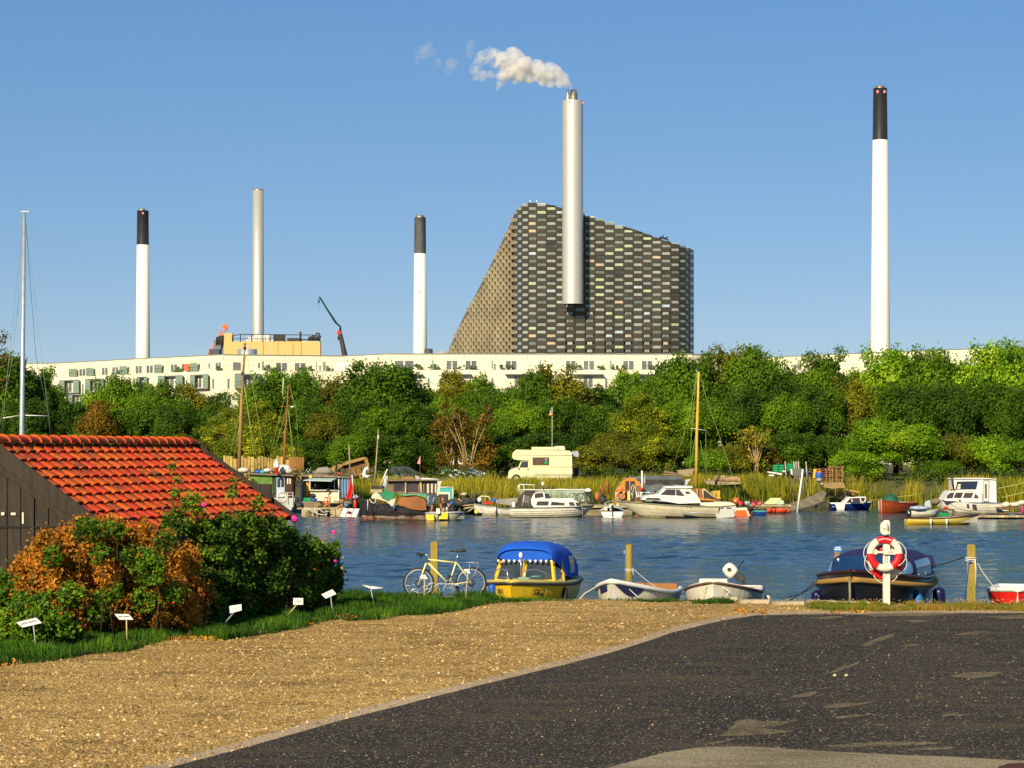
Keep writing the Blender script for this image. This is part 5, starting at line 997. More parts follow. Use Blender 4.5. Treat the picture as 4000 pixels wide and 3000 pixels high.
for k in range(2):mb.torus(c+Vector((0,0,-.03*k)),.092,.011,14,5,rot=Matrix.Rotation(math.radians(97+5*k),3,'X'))
mb.tube([c+Vector((.08,-.08,0)),c+Vector((.1,-.09,-.15))],.010,5); mb.build('rope_coil',m_rope,p3); mb=MB(); mb.tube([c+Vector((-.085,-.06,.4)),c+Vector((-.095,-.06,-.1)),c+Vector((-.1,-.06,-.35))],.006,4); mb.box(c+Vector((-.11,-.05,.40)),(.04,.03,.09)); mb.build('blue_line',M('light_blue_line',(.12,.28,.55),.7),p3)
# boat hull generator
class Hull:
 """bow towards +x, stern at x=0, waterline z=0"""
 def __init__(s,L,B,hs,hb,draft=.25,tw=.8,tm=.45,pw=2.2,rake=.25,dip=.0,round_=.75,flare=.12,sgn=1,x0=0.0):
  s.__dict__.update(L=L,B=B,hs=hs,hb=hb,draft=draft,tw=tw,tm=tm,pw=pw,rake=rake,dip=dip,round_=round_,flare=flare,sgn=sgn,x0=x0)
 def w(s,t):
  if t<s.tm:k=t/s.tm; return s.B/2*(s.tw+(1-s.tw)*math.sin(k*math.pi/2))
  k=(t-s.tm)/(1-s.tm); return s.B/2*max(.004,1-k**s.pw)
 def zs(s,t):return s.hs+(s.hb-s.hs)*t**2.2-s.dip*math.sin(math.pi*t)
 def pt(s,t,u,side,inset=0.0):
  w=max(.002,s.w(t)-inset); zs=s.zs(t); zk=-s.draft*(1-t**6); a=u*math.pi/2; f=math.sin(a)**s.round_; g=1-math.cos(a)**1.0
  f*=1-s.flare*(1-g); x=s.L*t+s.rake*(g-.5)*t**5
  return Vector((s.x0+s.sgn*x,side*w*f,zk+(zs-zk)*g))
 def shell(s,mb,nt=18,nu=8,band=None,mi=0,bmi=1):
  k=nu+1
  for side in(-1,1):
   vs=[s.pt(i/nt,j/nu,side)for i in range(nt+1)for j in range(k)]
   for i in range(nt):
    for j in range(nu):
     f=(i*k+j,i*k+j+1,(i+1)*k+j+1,(i+1)*k+j);
     if side*s.sgn<0:f=f[::-1]
     m_=mi
     if band is not None and sum(vs[q].z for q in f)/4<band:m_=bmi
     o=len(mb.v); mb.v+=[tuple(vs[q])for q in f]; mb.f.append([o,o+1,o+2,o+3]); mb.m.append(m_); mb.s.append(True)
  a=[s.pt(0,j/nu,-1)for j in range(k)]+[s.pt(0,j/nu,1)for j in range(nu,-1,-1)]; mb.add(a,[tuple(range(len(a)))],mi); return mb
 def rim(s,r=.03,nt=22,n=6,inset=0.0,u=1.0,dz=0.0,a=0.0,b=1.0):
  mb=MB()
  for side in(-1,1):mb.tube([s.pt(a+(b-a)*i/nt,u,side,inset)+Vector((0,0,dz))for i in range(nt+1)],r,n)
  if a==0:mb.tube([s.pt(0,u,-1,inset)+Vector((0,0,dz)),s.pt(0,u,1,inset)+Vector((0,0,dz))],r,n)
  return mb
 def inner(s,floor=.12,inset=.05,nt=14):
  mb=MB();
  for side in(-1,1):
   mb.add([v for i in range(nt+1)for v in(s.pt(i/nt,1,side,inset)-Vector((0,0,.01)),Vector((s.pt(i/nt,1,side,inset).x*.98+s.x0*.02,side*max(.002,s.w(i/nt)-inset)*.82,floor)))],[(2*i,2*i+1,2*i+3,2*i+2)for i in range(nt)],0,True)
  vs=[Vector((s.pt(i/nt,1,side,inset).x*.98+s.x0*.02,side*max(.002,s.w(i/nt)-inset)*.82,floor))for i in range(nt+1)for side in(-1,1)]; mb.add(vs,[(2*i,2*i+1,2*i+3,2*i+2)for i in range(nt)]); a=s.pt(0,1,-1,inset); b=s.pt(0,1,1,inset); x=s.x0+s.sgn*.05
  mb.add([(x,a.y,a.z),(x,b.y,b.z),(x,b.y*.82,floor),(x,a.y*.82,floor)],[(0,1,2,3)]); return mb
 def deck(s,t0=0,t1=1,dz=-.02,crown=.04,nt=14,inset=.01):
  mb=MB(); vs=[]
  for i in range(nt+1):
   t=t0+(t1-t0)*i/nt; p=s.pt(t,1,1,inset)
   for y in(-1,-.5,0,.5,1):vs.append(Vector((p.x,p.y*y,p.z+dz+crown*(1-y*y))))
  mb.add(vs,[(i*5+j,i*5+j+1,i*5+j+6,i*5+j+5)for i in range(nt)for j in range(4)],0,True); return mb
def hull_text(root,H,txt,t,u,side,size,mat,flip=False):
 p=H.pt(t,u,side); tx=(H.pt(t+.04,u,side)-H.pt(t-.04,u,side)).normalized(); uz=(H.pt(t,u+.06,side)-H.pt(t,u-.06,side)).normalized()
 if flip:tx=-tx
 nn=tx.cross(uz).normalized(); uz=nn.cross(tx)
 mt=Matrix((tx,uz,nn)).transposed().to_4x4(); mt.translation=p+nn*.03; lettering(txt,size,.002,.003,.2,mat,root,mt)
def moor(name,label,cat,pxbow,Dbow,alpha,L,zoff=0.0,group=None):
 """boat lying with its bow towards the viewer, turned alpha degrees to the viewer's left"""
 a=math.radians(alpha); fwd=Vector((-math.sin(a),-math.cos(a),0)); B_=Vector(((pxbow-2000)/F*Dbow,Dbow,0)); st=B_-fwd*L; r=thing(name,label,cat,(st.x,st.y,zoff),math.atan2(fwd.y,fwd.x),group); return r
def capsule(mb,a,b,r,mi=0):
 a,b=Vector(a),Vector(b); L=(b-a).length; n=5; pr=[(r*math.sin(math.pi/2*i/n),-L/2-r*.8*math.cos(math.pi/2*i/n))for i in range(n+1)]; pr+=[(x,-zz)for x,zz in pr[::-1]]; pr[0]=(.0001,pr[0][1]); pr[-1]=(.0001,pr[-1][1])
 q=(b-a).normalized().to_track_quat('Z','Y').to_matrix(); mb.lathe(pr,12,(a+b)/2,mi,rot=q); return mb
def outboard(root,loc,tilt,yaw,sc,cowl_mat,name='outboard_motor',parent=None):
 """motor: cowl, bracket, leg and propeller, tilted about its mount"""
 R_=Matrix.Rotation(yaw,3,'Z')@Matrix.Rotation(tilt,3,'Y'); L0=Vector(loc); f=lambda x,y,z_:L0+R_@(Vector((x,y,z_))*sc)
 mb=MB(); pr=[(.0001,.14),(.10,.15),(.145,.2),(.155,.34),(.14,.46),(.10,.54),(.0001,.56)]; mb.lathe([(a*sc,b*sc)for a,b in pr],12,L0,rot=R_@Matrix.Diagonal((1.35,.85,1))); o=mb.build(name,cowl_mat,root)
 mb=MB(); mb.tube([f(0,0,.15),f(.02,0,-.25),f(-.02,0,-.62)],[.07*sc,.05*sc,.035*sc],6); mb.box(f(.10,0,.0),(.12*sc,.2*sc,.3*sc),rot=R_); mb.box(f(-.06,0,-.46),(.26*sc,.09*sc,.02*sc),rot=R_); capsule(mb,f(-.1,0,-.58),f(.08,0,-.58),.04*sc)
 for k in range(3):mb.ell(f(-.14,.06*math.cos(k*2.1),-.58+.06*math.sin(k*2.1)),(.02*sc,.045*sc,.05*sc),4,rot=R_)
 mb.build('motor_leg',m_dark,o); mb=MB(); mb.tube([f(.1,0,.2),f(.5,.03,.27)],.018*sc,5); mb.build('tiller',m_black,o); return o
 # yellow motorboat with blue canopy
m_yh=M('yellow_hull',(.80,.50,.015),.4,0,.08,3); m_yd=M('olive_yellow_deck',(.52,.43,.10),.5,0,.08,4); m_bc=M('blue_canvas',(.005,.085,.52),.85,0,.12,4,bump=.5,bs=5); m_ring=M('white_patch',(.8,.8,.8),.6)
Y=moor('motorboat','yellow motorboat with a bright blue canopy and SB 2 on its bow','motorboat',2001,51.35,11,4.6,-.02)
H=Hull(4.6,1.95,.84,1.0,.25,.85,.5,2.6,.35,.02,.7,.25); mb=MB(); H.shell(mb,22,8);
hb=mb.build('hull',m_yh,Y); H.rim(.035,24,6,0,1,0).build('rubbing_strip',m_dark,Y)
mb=H.rim(.045,24,6,.03,1,.045); mb.build('gunwale',m_yd,Y); H.deck(.0,.985,.06,.06).build('deck',m_yd,Y); H.rim(.008,22,4,0,.72,0,.05,.99).build('chine_line',m_dark,Y)
hull_text(Y,H,'SB 2',.875,.89,1,.21,m_ink,True); hull_text(Y,H,'SB 2',.93,.90,-1,.14,m_ink)
zd=.93
def wpt(x,y,z_):return Vector((x,y,z_))
A=[(2.55,.80),(3.15,.70),(3.32,0),(3.15,-.70),(2.55,-.80)]; top=[(2.35,.70),(2.85,.60),(2.98,0),(2.85,-.60),(2.35,-.70)]; z0,z1=zd,1.43
mb=MB()
for(a,b)in zip(A,top):mb.tube([wpt(*a,z0),wpt(*b,z1)],.045,4,smooth=False)
mb.tube([wpt(*a,z0+.02)for a in A],.05,4,smooth=False); mb.tube([wpt(*b,z1)for b in top],.04,4,smooth=False); mb.build('windscreen_frame',m_yh,Y)
for i in range(4):
 a,b,c,d=wpt(*A[i],z0),wpt(*A[i+1],z0),wpt(*top[i+1],z1),wpt(*top[i],z1); cc=(a+b+c+d)/4; mb=MB(); mb.slab([cc+(q-cc)*.90 for q in(a,b,c,d)],(-.02,0,0)); mb.build('window',m_glass,Y)
def canopy_sec(x,hw,zt_,zb_,n=12,sq=3.2):
 out=[]
 for i in range(n+1):
  a=math.pi*i/n; c,s=math.cos(a),math.sin(a); out.append(Vector((x,hw*(abs(c)**(2/sq))*(1 if c>0 else-1),zb_+(zt_-zb_)*(s**(2/sq)))))
 return out
secs=[canopy_sec(3.0,.66,1.74,1.40),canopy_sec(2.92,.70,1.80,1.38),canopy_sec(2.6,.74,1.86,1.30),canopy_sec(2.0,.80,1.85,.97),canopy_sec(1.2,.82,1.80,.95),canopy_sec(.55,.80,1.70,.95),canopy_sec(.2,.78,1.50,.95)]
mb=MB(); k=13; vs=[v for s in secs for v in s]; mb.add(vs,[(i*k+j,i*k+j+1,(i+1)*k+j+1,(i+1)*k+j)for i in range(len(secs)-1)for j in range(12)],0,True)
mb.add(secs[0],[tuple(range(13))]); mb.add(secs[-1],[tuple(range(13))])
mb.add([secs[0][i]for i in range(13)]+[v+Vector((.06,0,-.05))for v in secs[0]],[(i,i+1,14+i,13+i)for i in range(12)])
cano=mb.build('canopy',m_bc,Y); sb=cano.modifiers.new('soft','SUBSURF'); sb.levels=1; sb.render_levels=1
mb=MB(); mb.grid(lambda u,v:(lambda c:Vector((1.62-.62*u,.012+.80*math.cos(c)**.625,.955+.87*math.sin(c)**.625)))(.04+.40*v),4,4); mb.build('canopy_window',M('clear_vinyl',(.28,.28,.25),.15,0,.3,3,spec=.8),cano)
for i in range(11):
 y=-.62+1.24*i/10; x=3.06+.02-.0*abs(y); mb=MB(); mb.ell((x,y,1.415),(.02,.03,.035),5); mb.build('canopy_button',m_ring,cano)
mb=MB(); mb.tube([(3.3,-.05,zd+.1),(3.32,-.05,1.5)],.012,6); mb.build('horn_post',m_steel,Y); mb=MB(); mb.ell((3.33,-.05,1.56),(.05,.045,.07),6); mb.build('lamp',m_ring,Y)
mb=MB()
for s in(-1,1):
 mb.tube([(3.55,s*.62,zd-.02),(3.72,s*.6,1.18),(3.95,s*.42,1.28),(4.15,s*.2,1.25),(4.2,s*.17,zd+.05)],.014,6); mb.tube([(4.18,s*.18,1.1),(3.7,s*.58,1.08)],.008,5)
mb.build('bow_rail',m_steel,Y); mb=MB(); capsule(mb,(3.05,.93,.55),(3.05,.93,.78),.065); mb.build('fender',m_black,Y); mb=MB(); mb.tube([(3.05,.9,1.05),(3.05,.93,.85)],.012,5); mb.tube([(3.3,.2,1.08),(3.0,.5,1.07)],.010,5); mb.torus((3.7,.1,1.05),.13,.018,14,5,rot=Matrix.Rotation(math.radians(85),3,'X')); mb.build('mooring_rope',M('turquoise_rope',(.16,.45,.42),.8),Y)
mb=MB(); capsule(mb,(0,0,-.13),(0,0,.13),.085); o=mb.build('fender',m_blue); wv=W(1921,2316,50.9); o.location=wv; tag(o,'bright blue fender hanging at the left of the yellow motorboat bow','fender')
# two small dinghies
m_dg=M('grey_white_hull',(.68,.61,.46),.45,0,.10,2); m_navy=M('navy_canvas',(.012,.014,.075),.85,0,.2,4,bump=.4,bs=6); m_ply=M('varnished_ply',(.26,.11,.025),.5,0,.25,4,stretch=(1,.3,1))
Dg=moor('dinghy','white dinghy with a padded rim and brown wooden seats','dinghy',2391,51.3,21,3.3,.03); H=Hull(3.3,1.55,.66,1.0,.2,.8,.5,2.4,.15,.06,.65,.2); mb=MB(); H.shell(mb,20,8); mb.build('hull',m_dg,Dg); H.rim(.055,26,8).build('padded_rim',m_white,Dg); H.inner(.15).build('inside',m_white,Dg)
mb=MB(); mb.add([H.pt(.86+.10*i/8,.99-.10*j,-1)*1.0+Vector((.02,-.012,-.02))for i in range(9)for j in(0,1)],[(2*i,2*i+1,2*i+3,2*i+2)for i in range(8)])
for sd_ in(1,):mb.add([H.pt(.80+.19*i/10,.97-(.14*math.sin(math.pi*i/10))*j,sd_)+Vector((.01,.012*sd_,0))for i in range(11)for j in(0,1)],[(2*i,2*i+1,2*i+3,2*i+2)for i in range(10)])
mb.build('navy_pad',m_navy,Dg)
for x,w in((.75,.45),(1.75,.3)):mb=MB(); mb.box((x,0,.60),(w,1.3,.03)); mb.build('thwart',m_ply,Dg)
mb=MB(); mb.box((.12,0,.66),(.05,1.1,.24)); mb.build('transom_board',m_ply,Dg); mb=MB(); mb.tube([(2.0,-.2,.5),(1.7,-.25,.85),(1.55,-.2,.9),(1.5,-.2,.7)],.012,5); mb.build('hook',m_steel,Dg)
mb=MB(); mb.tube([(3.0,.25,.85),(3.15,.6,.6),(3.2,.7,.45)],.01,5); mb.tube([(3.1,-.35,.9),(3.3,-.65,.7),(3.4,-.8,.5)],.012,5); mb.build('mooring_rope',m_rope,Dg)
D2=moor('dinghy','grey white dinghy with a tilted outboard and brown rim, right of the padded one','dinghy',2786,51.4,13,3.4,.03); H=Hull(3.4,1.7,.66,.96,.2,.85,.5,2.6,.12,.06,.65,.2); mb=MB(); H.shell(mb,20,8); mb.build('hull',m_dg,D2); H.rim(.032,26,6).build('rubbing_strip',M('brown_rubber',(.14,.075,.04),.6),D2); H.rim(.03,26,6,.04,1,.025).build('gunwale',m_white,D2); H.inner(.15).build('inside',m_white,D2)
mb=MB(); mb.box((2.15,-.15,.84),(.45,.7,.26),tap=(.85,.9)); mb.build('console',m_dg,D2); mb=MB(); mb.box((.45,.35,.6),(.4,.7,.12)); mb.build('seat',m_white,D2)
outboard(D2,(-.02,.12,.86),-.8,math.pi/2,.8,M('motor_cowl',(.66,.64,.52),.35,0,.05,6)); mb=MB(); mb.torus((1.4,-.88,.72),.055,.012,14,5); mb.tube([(1.4,-.88,.72),(1.5,-.7,.6)],.008,4); mb.build('steering_wheel',m_black,D2)
mb=MB(); mb.torus((.10,-.08,1.08),.03,.02,14,5,rot=Matrix.Rotation(math.pi/2,3,'Z')); mb.build('round_badge',m_dark,D2)
mb=MB(); mb.tube([(3.2,.1,.9),(3.35,.35,.75),(3.42,.25,.6)],.014,5); mb.tube([(3.3,-.1,.9),(3.45,-.3,.7),(3.42,.05,.58)],.014,5); mb.tube([(3.43,.1,.62),(3.5,.12,.45),(3.45,.16,.35)],.022,5); mb.build('mooring_rope',m_rope,D2)
for(y,zz_)in((.92,.32),(.80,.14)):mb=MB(); capsule(mb,(.55+zz_,y,zz_-.12),(.55+zz_,y,zz_+.16),.07); mb.build('fender',M('cream_fender',(.62,.54,.40),.4),D2)
# navy launch
m_nh=M('black_hull',(.012,.012,.014),.3,0,.3,3,spec=.6); m_tan=M('tan_rope_fender',(.45,.26,.06),.95,0,.3,30,bump=.9,bs=60); m_mah=M('varnished_mahogany',(.035,.011,.008),.35,0,.3,4,stretch=(.3,1,1))
La=moor('launch','black launch with a navy canopy and a thick tan rope fender round its bow','launch',3332,51.0,18.5,5.5); H=Hull(5.6,2.45,.92,1.22,.3,.85,.5,2.5,.2,.03,.6,.12); mb=MB(); H.shell(mb,24,9); mb.build('hull',m_nh,La)
H.rim(.065,44,10,-.02,.95,-.04).build('rope_fender',m_tan,La); H.rim(.045,30,6,.02,1,.05).build('gunwale',m_mah,La); H.deck(.0,.985,.05,.05).build('deck',m_mah,La)
mb=MB(); mb.tube([(5.8+.12,0,1.12),(5.8+.05,0,.5),(5.75,0,.0)],[.03,.03,.03],6); mb.build('stem_band',M('grey_bronze',(.20,.19,.13),.6,.4),La)
for k,(u)in enumerate((.62,.76,.88)):H.rim(.008,26,4,-.004,u,0,.05,.98).build('strake',m_nh,La)
zd=.98; secL=lambda x,hw,zt_,zb_:canopy_sec(x,hw,zt_,zb_,12,3.8)
base=[(3.9,.0),(3.75,.55),(3.2,1.0),(1.9,1.08),(.3,1.0)]
secs=[secL(4.0,.86,1.06,.99),secL(3.6,.93,1.30,.98),secL(3.2,.97,1.50,.97),secL(3.05,1.0,1.55,.96),secL(2.2,1.06,1.59,.94),secL(1.2,1.08,1.60,.93),secL(.6,1.06,1.45,.93),secL(.1,1.0,1.05,.93)]
mb=MB(); k=13; vs=[v for s in secs for v in s]; mb.add(vs,[(i*k+j,i*k+j+1,(i+1)*k+j+1,(i+1)*k+j)for i in range(len(secs)-1)for j in range(12)],0,True); mb.add(secs[0],[tuple(range(13))]); mb.add(secs[-1],[tuple(range(13))]); can=mb.build('canopy',m_navy,La)
m_bg=M('blue_vinyl_window',(.010,.035,.10),.12,0,.3,2,spec=.9); m_bg2=M('pale_blue_window',(.10,.22,.38),.2,0,.5,6,stretch=(6,1,1))
def cpt(a,b,t,out=.015):
 i=int(a); f=a-i; i2=min(i+1,len(secs)-1); j=int(t); g=t-j; j2=min(j+1,12); P_=secs[i][j].lerp(secs[i][j2],g).lerp(secs[i2][j].lerp(secs[i2][j2],g),f); c=Vector((P_.x-.4,0,1.0)); return P_+(P_-c).normalized()*out
def cwin(name,a0,a1,t0,t1,mat,n=6):
 mb=MB(); mb.grid(lambda u,v:cpt(a0+(a1-a0)*u,0,t0+(t1-t0)*v),n,n); mb.build(name,mat,can)
cwin('window',.25,2.0,3.0,5.9,m_bg); cwin('window',.25,2.0,6.1,9.0,m_bg); cwin('window',.2,2.2,9.6,11.4,m_bg2); cwin('window',3.2,5.3,.25,2.0,m_bg2); cwin('window',.2,2.2,.6,2.4,m_bg2)
mb=MB(); mb.box((.25,.8,1.25),(.5,.5,.3),rz=.3,tap=(.8,.7)); mb.build('folded_canvas',m_navy,La); mb=MB(); mb.ell(Vector(cpt(1.7,0,8.3,.03)),(.03,.03,.035),4); mb.build('sticker',m_ring,La)
for(x,y,zt_,r_)in((3.9,-1.12,.62,.13),(4.4,-.98,.62,.07),(1.7,1.36,.60,.15)):mb=MB(); capsule(mb,(x,y,zt_-.32),(x,y,zt_),r_); mb.build('fender',M('navy_fender',(.010,.010,.055),.3,0,.1,3),La); mb=MB(); mb.tube([(x,y*.95,.98),(x,y,zt_+.1)],.008,4); mb.build('fender_line',m_darkrope,La)
mb=MB(); mb.lathe([(.0001,-.2),(.10,-.16),(.125,-.05),(.10,.07),(.04,.15),(.03,.22),(.0001,.22)],14,(3.6,1.16,.52)); mb.build('teardrop_fender',M('azure_fender',(.01,.16,.42),.3),La); mb=MB(); mb.tube([(3.5,1.08,1.0),(3.6,1.15,.72)],.01,4); mb.build('fender_line',M('light_blue_line',(.12,.28,.55),.7),La)
for x,y in((4.1,.85),(3.1,1.1),(2.2,1.12),(4.3,-.78)):mb=MB(); mb.tube([(x,y,1.0),(x,y,1.09)],.012,5); mb.tube([(x-.06,y,1.09),(x+.06,y,1.09)],.010,5); mb.build('cleat',m_steel,La)
# red dinghy
Rd=moor('dinghy','red dinghy with a white rim, cut off by the right picture edge','dinghy',3975,50.9,15,3.0,.0); H=Hull(3.0,1.5,.74,.84,.2,.85,.5,2.4,.1,.02,.6,.35); mb=MB(); H.shell(mb,20,8); mb.build('hull',m_red,Rd); H.rim(.06,26,8,.04,1,.02).build('gunwale',m_white,Rd); H.deck(.55,.985,.04,.06).build('foredeck',m_white,Rd); H.inner(.2).build('inside',m_white,Rd)
mb=MB(); mb.ell((2.7,-.1,.84),(.05,.03,.03),5); mb.build('cleat',m_steel,Rd)
# ropes between posts and boats
def sag(a,b,s,n=12):return[a.lerp(b,i/n)-Vector((0,0,s*4*(i/n)*(1-i/n)))for i in range(n+1)]
def rope(label,a,b,s,r,mat):
 a,b=Vector(a),Vector(b); mb=MB(); mb.tube([p-a for p in sag(a,b,s)],r,5); o=mb.build('mooring_line',mat); o.location=a; tag(o,label,'rope')
rope('dark mooring line from the launch canopy to the thick post',W(3650,2212,54.5),W(3770,2173,50.6),.02,.014,m_darkrope)
rope('white mooring line sagging from the thick post to the red dinghy',W(3806,2178,50.6),W(3905,2312,50.8),.08,.013,m_rope)
rope('white line from the red dinghy down to the quay grass',W(3856,2340,51.0),W(3818,2364,49.6),.01,.011,m_rope)
rope('upper dark line from the launch bow to the quay edge at its left',W(3193,2266,52.5),W(3040,2368,49.8),.05,.012,m_darkrope)
rope('lower dark line beside the first, from the launch bow to the quay',W(3193,2280,52.3),W(3080,2330,50.4),.06,.012,m_darkrope)
rope('thin line from the post top to the white dinghy',W(2470,2217,54.2),W(2560,2290,52.8),.03,.007,m_rope)
rope('thin dark line between the dinghy with the motor and the water',W(3000,2320,53),W(3090,2330,52),.06,.008,m_darkrope)
# life buoy post
LP=Far('lifebuoy_post','white wooden post that carries two red and white lifebuoys','post',3462,2366,46.6); LP.root.location.z=QZ; LP.o.z=QZ; s=F/46.6; p=LP.p
m_wp=M('flaking_white_paint',(.66,.62,.50),.75,0,.12,7,bump=.3,stretch=(1,1,.3)); mb=MB(); hz=p(3462,2038).z; mb.box((0,0,hz/2-.1),(.135,.09,hz+.2)); mb.box((0,0,hz+.015),(.12,.08,.03),tap=(.8,.7)); LP.part('timber',mb,m_wp)
mb=MB(); a=p(3414,2156); b=p(3495,2156); mb.box(((a.x+b.x)/2+.10,-.075,a.z),((b.x-a.x)*.62,.05,.095)); mb.ell((b.x-.01,-.075,b.z),(.05,.028,.05),8); mb.box(((a.x)+.12,-.075,a.z),(.2,.04,.04)); mb.ell((a.x+.02,-.075,a.z),(.055,.025,.06),8); LP.part('paddle_holder',mb,m_wp)
mb=MB();
for i in range(5):mb.box((.03+i*.022,-.102,a.z+.0),(.012,.004,.05))
LP.part('lettering',mb,M('faded_print',(.30,.28,.24),.8))
mb=MB(); mb.tube([(-.02,-.048,hz-.55),(-.02,-.048,hz-.85)],.004,4); mb.tube([(.015,-.048,hz-.55),(.015,-.048,hz-.85)],.004,4); LP.part('hanging_cord',mb,m_dark)
m_lr=M('lifebuoy_red',(.72,.004,.008),.5,0,.06,4); m_lw=M('lifebuoy_cream',(.66,.60,.47),.6,0,.10,6)
def buoy(label,px,py,dy,tilt,rot0):
 B_=Far('lifebuoy',label,'lifebuoy',px,py,46.6+dy,'lifebuoys on the white post'); Rm=Matrix.Rotation(tilt,3,'X')
 for k in range(6):
  a0=rot0+k*math.pi/3-math.pi/6; mb=MB(); mb.torus((0,0,0),.29,.072,8,12,a0+.004,a0+math.pi/3-.004,rot=Rm,squash=.62); B_.part('red_band' if k%2==0 else 'cream_band',mb,m_lr if k%2==0 else m_lw)
 mb=MB()
 for am in(0.0,math.pi)+((-math.pi/2,)if dy>0 else()):
  pts=[Rm@Vector((math.cos(am+d)*(.355+.075*math.cos(d*2)),-.03,math.sin(am+d)*(.355+.075*math.cos(d*2))))for d in np.linspace(-.75,.75,11)]; mb.tube(pts,.009,5)
 B_.part('grab_line',mb,m_rope)
 mb=MB()
 for d in np.linspace(-.42,.42,17):
  if abs(d)>.02:c=Rm@Vector((math.sin(d)*.30,-.047,math.cos(d)*.30)); mb.box(c,(.010,.004,.020),rot=Matrix.Rotation(d,3,'Y'))
 B_.part('lettering',mb,m_ring); return B_
buoy('front red and cream lifebuoy hanging in front of the white post',3456,2163,-.10,-.08,math.pi/2)
buoy('rear red and cream lifebuoy, lower and half hidden by the front one',3459,2196,.12,.05,math.pi/2+.52)
CP=Far('cap','pale baseball cap hung over the top of the white lifebuoy post','cap',3455,2058,46.5); mb=MB(); mb.grid(lambda u,v:Vector((math.cos(u*2*math.pi)*.088*math.cos(v*math.pi/2)**.6,math.sin(u*2*math.pi)*.085*math.cos(v*math.pi/2)**.6+.03,-.02+.12*math.sin(v*math.pi/2))),20,7); mb.lathe([(.088,-.02),(.086,-.10)],18,(0,.03,0)); CP.part('crown',mb,m_lw)
mb=MB(); mb.grid(lambda u,v:Vector(((u-.5)*.165,-.055-.012*v-.01*math.cos((u-.5)*3),-.09-.075*v*math.cos((u-.5)*2.2))),10,4); CP.part('brim',mb,m_lw).modifiers.new('solid','SOLIDIFY').thickness=.006
mb=MB(); mb.tube([(-.02,-.062,-.02),(-.035,-.062,-.045),(-.01,-.062,-.035),(.01,-.062,-.05)],.005,4); CP.part('logo',mb,m_ink)
BS=Far('blue_sign','small blue sign with two white lines of writing above the launch canopy','sign',3273,2145,58); p=BS.p; mb=MB(); mb.slab([p(3257,2156),p(3290,2156),p(3290,2133),p(3257,2133)],(0,.03,0)); BS.part('board',mb,M('sign_blue',(.03,.14,.52),.5))
for j,(x0,x1,y)in enumerate(((3264,3283,2139),(3260,3287,2146))):
 mb=MB(); x=x0
 while x<x1:mb.box(p(x,y,-.01),(.012,.004,.022+.008*((int(x)*7)%3))); x+=2.3
 BS.part('lettering',mb,m_ring)
mb=MB(); q=p(3270,2156); mb.box((q.x,.05,(-BS.o.z+q.z)/2),(.14,.1,BS.o.z+q.z)); BS.part('post',mb,m_wood)
# things on and along the far bank
def slabpx(Fa,name,pts,mat,dy=0.0,th=.1,par=None,Z=None):
 mb=MB(); P=[Fa.p(*(Z(*q)if Z else q),dy)for q in pts]; a=sum((P[i].x*P[(i+1)%len(P)].z-P[(i+1)%len(P)].x*P[i].z)for i in range(len(P)))
 if a<0:P=P[::-1]
 mb.slab(P,(0,th,0)); return Fa.part(name,mb,mat,par)
def boxpx(Fa,name,x0,y0,x1,y1,mat,dy=0.0,th=.6,Z=None,par=None):return slabpx(Fa,name,[(x0,y1),(x1,y1),(x1,y0),(x0,y0)],mat,dy,th,par,Z)
def tubes(Fa,name,lst,r,mat,Z=None,dy=0.0,par=None,n=5):
 mb=MB()
 for l in lst:mb.tube([Fa.p(*(Z(q[0],q[1])if Z else q[:2]),(q[2]if len(q)>2 else dy))for q in l],r,n)
 return Fa.part(name,mb,mat,par)
def winpx(Fa,lst,mat=None,dy=-.03,Z=None,frame=None,th=.02):
 for pts in lst:
  o=slabpx(Fa,'window',pts,mat or m_glass,dy,th,None,Z)
m_stain=zband('stained_white_hull',((.42,.37,.20),(.62,.56,.38)),((.77,.74,.66),(.68,.63,.50)),.17,.09,.4)
m_stain2=zband('stained_cream_hull',((.40,.35,.17),(.60,.52,.30)),((.74,.67,.48),(.66,.58,.38)),.16,.09,.4)
def side_boat(name,label,cat,x_st,x_bow,y_gs,y_gb,y_w,B,hullmat,band=None,bandmat=None,deckmat=None,rimmat=None,Dd=None,grp=None,**kw):
 """boat seen from the side; pixel x of stern and bow, gunwale rows at stern and bow, waterline row"""
 hullmat={m_white:m_stain,m_cream:m_stain2}.get(hullmat,hullmat); D=Dd or DG(y_w,0); s=F/D; r=Far(name,label,cat,x_st,y_w,D+B/2,grp); r.root.location.z=0; r.o.z=0; D=r.D; s=F/D; L=abs(x_bow-x_st)/s; zz=lambda y:EYE-(y-HY)/s
 H=Hull(L*.97,B,zz(y_gs),zz(y_gb),sgn=1 if x_bow>x_st else-1,**kw); mb=MB(); H.shell(mb,20,7,band); r.part('hull',mb,[hullmat,bandmat or hullmat]);
 if deckmat:r.part('deck',H.deck(),deckmat)
 if rimmat:r.part('rubbing_strip',H.rim(.035,24,5),rimmat)
 r.H=H; return r
m_wt=M('boat_windows',(.06,.045,.05),.12,0,.4,2,spec=.8); m_canv=M('brown_canvas',(.055,.045,.035),.85,0,.2,3); m_tealg=M('teal_paint',(.06,.36,.36),.6,0,.1,2); m_tarpg=M('green_tarpaulin',(.015,.22,.10),.55,0,.3,2,bump=.5,bs=4); m_tarpgrey=M('grey_tarpaulin',(.10,.115,.11),.7,0,.25,1.2,bump=.5,bs=3); m_cloth=M('pale_cloth',(.60,.55,.42),.85,0,.2,3,bump=.4); m_purple=M('lilac_plastic',(.45,.32,.48),.6); m_tank=M('white_plastic_tank',(.70,.70,.62),.5,0,.08,2)
CV=Far('camper_van','cream camper van with an overcab bunk and a roof box, parked above the reeds','camper van',2130,1880,165); CV.root.location.z=1.75; CV.o.z=1.75
